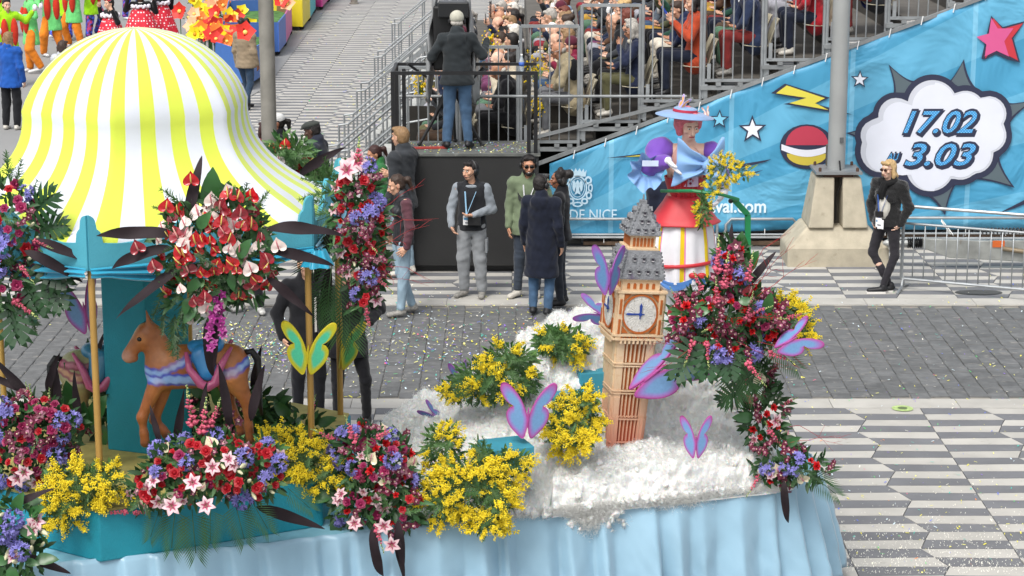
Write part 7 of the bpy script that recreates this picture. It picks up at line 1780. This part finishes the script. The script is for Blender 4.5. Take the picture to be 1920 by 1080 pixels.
# --- mimosa
def mimosa(label, blobs, Y, n, thick=.2, fern_=10, green=160, extra_=(), ms=.9):
    return arrangement('mimosa_bush', label, 'mimosa', blobs, Y, thick, [(MIMO, n, ms, None), (FERN, fern_, 1.1 * ms, None)] + list(extra_), green, (1, 0, 3), 'yellow mimosa bushes', gl=.05)
mimosa('yellow mimosa overflowing the carousel base left of the front gold pole', [(150, 910, 62, 42), (120, 950, 36, 34), (205, 895, 28, 28)], 14.1, 56, fern_=30)
mimosa('yellow mimosa around the foot of the front right gold pole', [(560, 855, 50, 46), (608, 892, 34, 30), (520, 822, 36, 22)], 14.75, 56, fern_=20)
mimosa('large yellow mimosa bush hanging over the pale skirt left of the cotton', [(885, 908, 72, 46), (830, 935, 38, 36), (930, 935, 34, 40), (915, 978, 24, 20)], 14.75, 88, fern_=60)
mimosa('mimosa bush on top of the cotton slope behind the pink butterfly', [(930, 712, 78, 40), (868, 728, 40, 20), (955, 672, 45, 24)], 15.6, 30, fern_=120, green=420, thick=.26)
mimosa('mimosa bush highest on the hill left of the tower', [(1058, 645, 42, 28), (1032, 638, 24, 20)], 16.0, 12, fern_=70, green=260)
mimosa('rounded yellow mimosa bush touching the left side of the clock tower', [(1072, 795, 48, 50), (1095, 758, 24, 28)], 15.3, 50, fern_=44)
mimosa('small yellow mimosa sprig on the left cotton slope', [(830, 835, 34, 36)], 14.95, 12, fern_=14, green=120)
mimosa('thin green mimosa sprigs lying over the turquoise step', [(950, 868, 40, 22), (905, 850, 16, 26)], 14.72, 10, fern_=26, green=60, thick=.08)
mimosa('mimosa at the right end behind the purple butterfly', [(1465, 585, 40, 24), (1505, 620, 12, 22)], 15.7, 34, fern_=14)
t = mimosa('mimosa bouquet in the gloved arm of the costumed woman', [(1358, 318, 26, 28), (1388, 322, 20, 10), (1335, 350, 12, 16)], 16.62, 46, thick=.10, fern_=4, green=20, ms=.42)
t['category'] = 'bouquet'; t['group'] = 'mimosa carried by the costumed woman'
t = mimosa('small drooping mimosa sprig hanging from the gloved hand over the red peplum', [(1318, 395, 12, 30)], 16.6, 7, thick=.05, fern_=16, green=40, ms=.5)
t['group'] = 'mimosa carried by the costumed woman'
# --- large right arrangement
t = arrangement('flower_arrangement', 'large pyramid of red carnations, dark orchids, roses and agapanthus right of the clock tower', 'flowers', [(1368, 590, 92, 58), (1372, 505, 26, 50), (1292, 600, 32, 38), (1435, 600, 44, 40), (1350, 650, 72, 28)], 15.55, .30,
    [(CARN, 40, 1.2, 0), (ROSE_M, 22, 1.0, 0), (AGAP, 10, 1.2, 0), (ORSP, 16, 1.05, 0), (ORCH, 14, 1.1, 0), (SNAP, 9, .8, None), (AND, 8, 1.1, 0), (FERND, 18, 1.2, None), (BROAD, 8, .9, None)], 900, (0, 2, 2))
for (px, py, ang, s) in ((1345, 512, 90, 1.15), (1358, 540, 86, 1.1), (1402, 525, 82, .9), (1345, 570, 95, .8), (1400, 600, 80, .9), (1325, 640, -85, .8), (1300, 640, -110, .8), (1440, 660, -20, .8), (1400, 680, -50, .9)): place(SNAP, at(px, py, 15.25), dirpx(R(ang), -.15), s, parent=t)
for px, py in ((1345, 495), (1365, 505), (1385, 480), (1380, 460), (1340, 520), (1390, 500), (1355, 530), (1372, 528)): place(ORCH, at(px, py, 15.3), (rnd.gauss(0, .3), -1, .3), 1.4, parent=t)
leaves(t, BROAD, [(1385, 505, 88, 1.5), (1372, 520, 100, 1.0), (1395, 510, 60, 1.)], 15.6); leaves(t, MONS, [(1330, 640, -95, 1.0), (1300, 650, -120, 1.0), (1360, 650, -80, .9)], 15.3)
leaves(t, PALM, [(1370, 660, -85, 1.), (1440, 640, -40, .8), (1390, 665, -70, .9)], 15.35); leaves(t, TI, [(1368, 520, 92, .9), (1400, 540, 60, .8)], 15.7)
leaves(t, TWIG, [(1400, 560, 50, 1.2), (1410, 540, 62, 1.2), (1400, 600, 20, 1.), (1280, 640, 205, 1.), (1300, 650, 215, 1.), (1420, 640, -10, 1.), (1380, 640, -30, .9), (1415, 560, 35, 1.2), (1405, 520, 72, 1.1)], 15.3)
# --- trailing right corner
t = arrangement('flower_arrangement', 'garland of carnations, pink orchids and cream anthuriums trailing down the right corner', 'flowers', [(1432, 770, 36, 66), (1455, 860, 42, 46), (1510, 880, 44, 28), (1420, 700, 24, 30)], 15.75, .16,
    [(CARN, 10, 1.1, 0), (ORSP, 11, 1.0, 0), (ANC, 4, 1.2, 0), (AGAP, 5, 1., 0), (SNAP, 6, .7, None), (LILY, 3, .8, 0), (FERND, 12, 1., None), (BROAD, 4, .8, None)], 360, (0, 2, 2), slope=-.0022)
leaves(t, MONS, [(1395, 720, 130, .8), (1390, 735, 200, .7)], 15.6); leaves(t, TI, [(1470, 900, -88, .9)], 15.25); leaves(t, PALM, [(1520, 890, -35, .7)], 15.4)
leaves(t, TWIG, [(1480, 800, 20, 1.), (1480, 830, 5, 1.), (1440, 700, 60, .9)], 15.5)
# ================================================================ BIG PAPER POPPIES AND TROUGHS
rnd = random.Random(42)
def poppy_mesh(c):
    d = MB()
    for i in range(5): petal(d, .25, .17, 2 * PI * i / 5 + .2 * (i % 2), .45, .15, 0, 6, .45, cup=.3)
    d.ell((0, 0, .04), (.05, .05, .04), 1, 8, 5); d.tube([(0, 0, 0), (0, .02, -.25)], .014, 5, 2)
    return d.mesh('poppy_flower', [mat(c, rough=.6, var=.1), mat('#e8d070' if c != '#f0d81c' else '#c8901c'), GRN[1]], True)
PC = {'red': '#d8342a', 'orange': '#ee8030', 'yellow': '#f0d81c', 'peach': '#f2b288', 'white': '#dcdcd8'}
PM = {k: poppy_mesh(c) for k, c in PC.items()}
ctx = ['just above the canopy', 'by the tan jacketed walker', 'over the grey square', 'at the top edge', 'near the white poppy', 'in front of the green trough', 'in the middle of the cluster', 'at the left side of the cluster']
i = 0
POP = []
for q in range(78):
    px = rnd.triangular(335, 485, 430); py = rnd.uniform(-10, 88) ; lim = 60 + (px - 340) * .25
    if py > lim: py = lim - rnd.uniform(0, 20)
    if q == 0: px, py = 352, 33
    cn = 'white' if q == 0 else rnd.choices(['red', 'orange', 'yellow', 'peach'], [8, 9, 9, 4 if px < 420 else 10])[0]
    POP.append((px, py, cn))
ON = 'first second third fourth fifth sixth seventh eighth ninth tenth eleventh twelfth thirteenth fourteenth fifteenth sixteenth seventeenth eighteenth nineteenth twentieth'.split() + [t_ + x for t_ in ('twenty-', 'thirty-', 'forty-', 'fifty-', 'sixty-', 'seventy-') for x in 'first second third fourth fifth sixth seventh eighth ninth tenth'.split()]
POP.sort(); cnt_ = {}
for (px, py, cn) in POP:
    cnt_[cn] = cnt_.get(cn, 0) + 1
    Y = 50 + (60 - py) * .16 + rnd.uniform(-1, 1); p = at(px, py, Y)
    t = thing('paper_poppy', ('giant %s paper poppy on a stem, %s from the left of the %s ones' % (cn, ON[cnt_[cn] - 1], cn)) if cn != 'white' else 'giant white paper poppy at the left end of the poppy cluster', 'paper flower', (p.x, p.y, .03), 0, 'giant %s paper poppies' % cn)
    nd = Vector((rnd.gauss(0, .5), -1, rnd.uniform(.2, 1.2))).normalized()
    link('poppy_flower', PM[cn], t, True, Matrix.Translation(p) @ nd.to_track_quat('Z', 'Y').to_matrix().to_4x4() @ Matrix.Rotation(rnd.uniform(0, 6), 4, 'Z') @ Matrix.Scale(rnd.uniform(.8, 1.15), 4))
    d = MB(); d.tube([p, (p.x, p.y, .03)], .012, 4); d.build('stem', GRN[1], t)
for (px, py, cn, lab) in ((460, 62, 'red', 'single red paper poppy held at the back of the tan jacketed walker'), (538, 8, 'peach', 'peach and red paper poppy over the yellow trough right of the steel post'), (527, 2, 'red', 'red paper poppy over the yellow trough right of the steel post')):
    p = at(px, py, 41 if px < 500 else 52); t = thing('paper_poppy', lab, 'paper flower', p)
    link('poppy_flower', PM[cn], t, True, Matrix.Translation(p) @ Vector((.1, -1, .5)).normalized().to_track_quat('Z', 'Y').to_matrix().to_4x4())
# angular flower troughs on castors along the paving
def trough(label, pts, cols, h=.85):
    """pts: ground points in photo pixels running round the trough rim"""
    P_ = [gr(x, y) for x, y in pts]; c = sum(P_, Vector()) / len(P_)
    t = thing('flower_trough', label, 'trough', c, 0, 'coloured flower troughs on castors')
    n = len(P_)
    for i in range(n):
        a, b_ = P_[i], P_[(i + 1) % n]; e = (b_ - a).normalized(); nm = Vector((e.y, -e.x, 0)) * .03; z0_ = .14
        d = MB(); d.add([a + Vector((0, 0, z0_)), b_ + Vector((0, 0, z0_)), b_ + Vector((0, 0, h)), a + Vector((0, 0, h)), a - nm + Vector((0, 0, z0_)), b_ - nm + Vector((0, 0, z0_)), b_ - nm + Vector((0, 0, h)), a - nm + Vector((0, 0, h))],
            [(0, 1, 2, 3), (5, 4, 7, 6), (3, 2, 6, 7), (0, 4, 5, 1), (1, 5, 6, 2), (4, 0, 3, 7)]); d.build('side_panel', mat(cols[i % len(cols)], rough=.5, var=.06), t)
    d = MB(); d.add([p + Vector((0, 0, h - .3)) for p in P_], [tuple(range(n))]); d.build('planting_bed', mat('#4c7a3a', rough=.9, var=.6, scale=6), t)
    for i in range(n):
        q = P_[i] * .9 + c * .1; d = MB(); d.lathe([(.02, -.03), (.07, -.03), (.07, .03), (.02, .03)], 12, 0, Matrix.Translation((q.x, q.y, .1)) @ Matrix.Rotation(PI / 2, 4, 'X')); d.box((q.x, q.y, .15), (.06, .06, .04)); d.build('castor', BLACKM, t)
trough('blue flower trough nearest the canopy, behind the tan jacketed walker', [(466, 172), (497, 150), (500, 112), (420, 112), (405, 150)], ['#3b6fb8', '#3b6fb8', '#3a5f9e'])
trough('pink and blue flower trough crossing behind the steel post', [(524, 108), (537, 90), (548, 66), (520, 58), (430, 60), (420, 108)], ['#4468b4', '#c25a94', '#8a6a48', '#3a5f9e', '#3a5f9e', '#3a5f9e'])
trough('yellow and turquoise flower trough right of the steel post', [(500, 58), (568, 60), (582, 42), (592, 25), (560, 16), (500, 18)], ['#d8c42c', '#d8c42c', '#2fa6b0', '#5c8040', '#5c8040', '#5c8040'])
trough('magenta flower trough at the top edge right of the steel post', [(548, 18), (604, 22), (618, 6), (625, -20), (550, -22)], ['#bb3f88', '#bb3f88', '#4a58a0'])
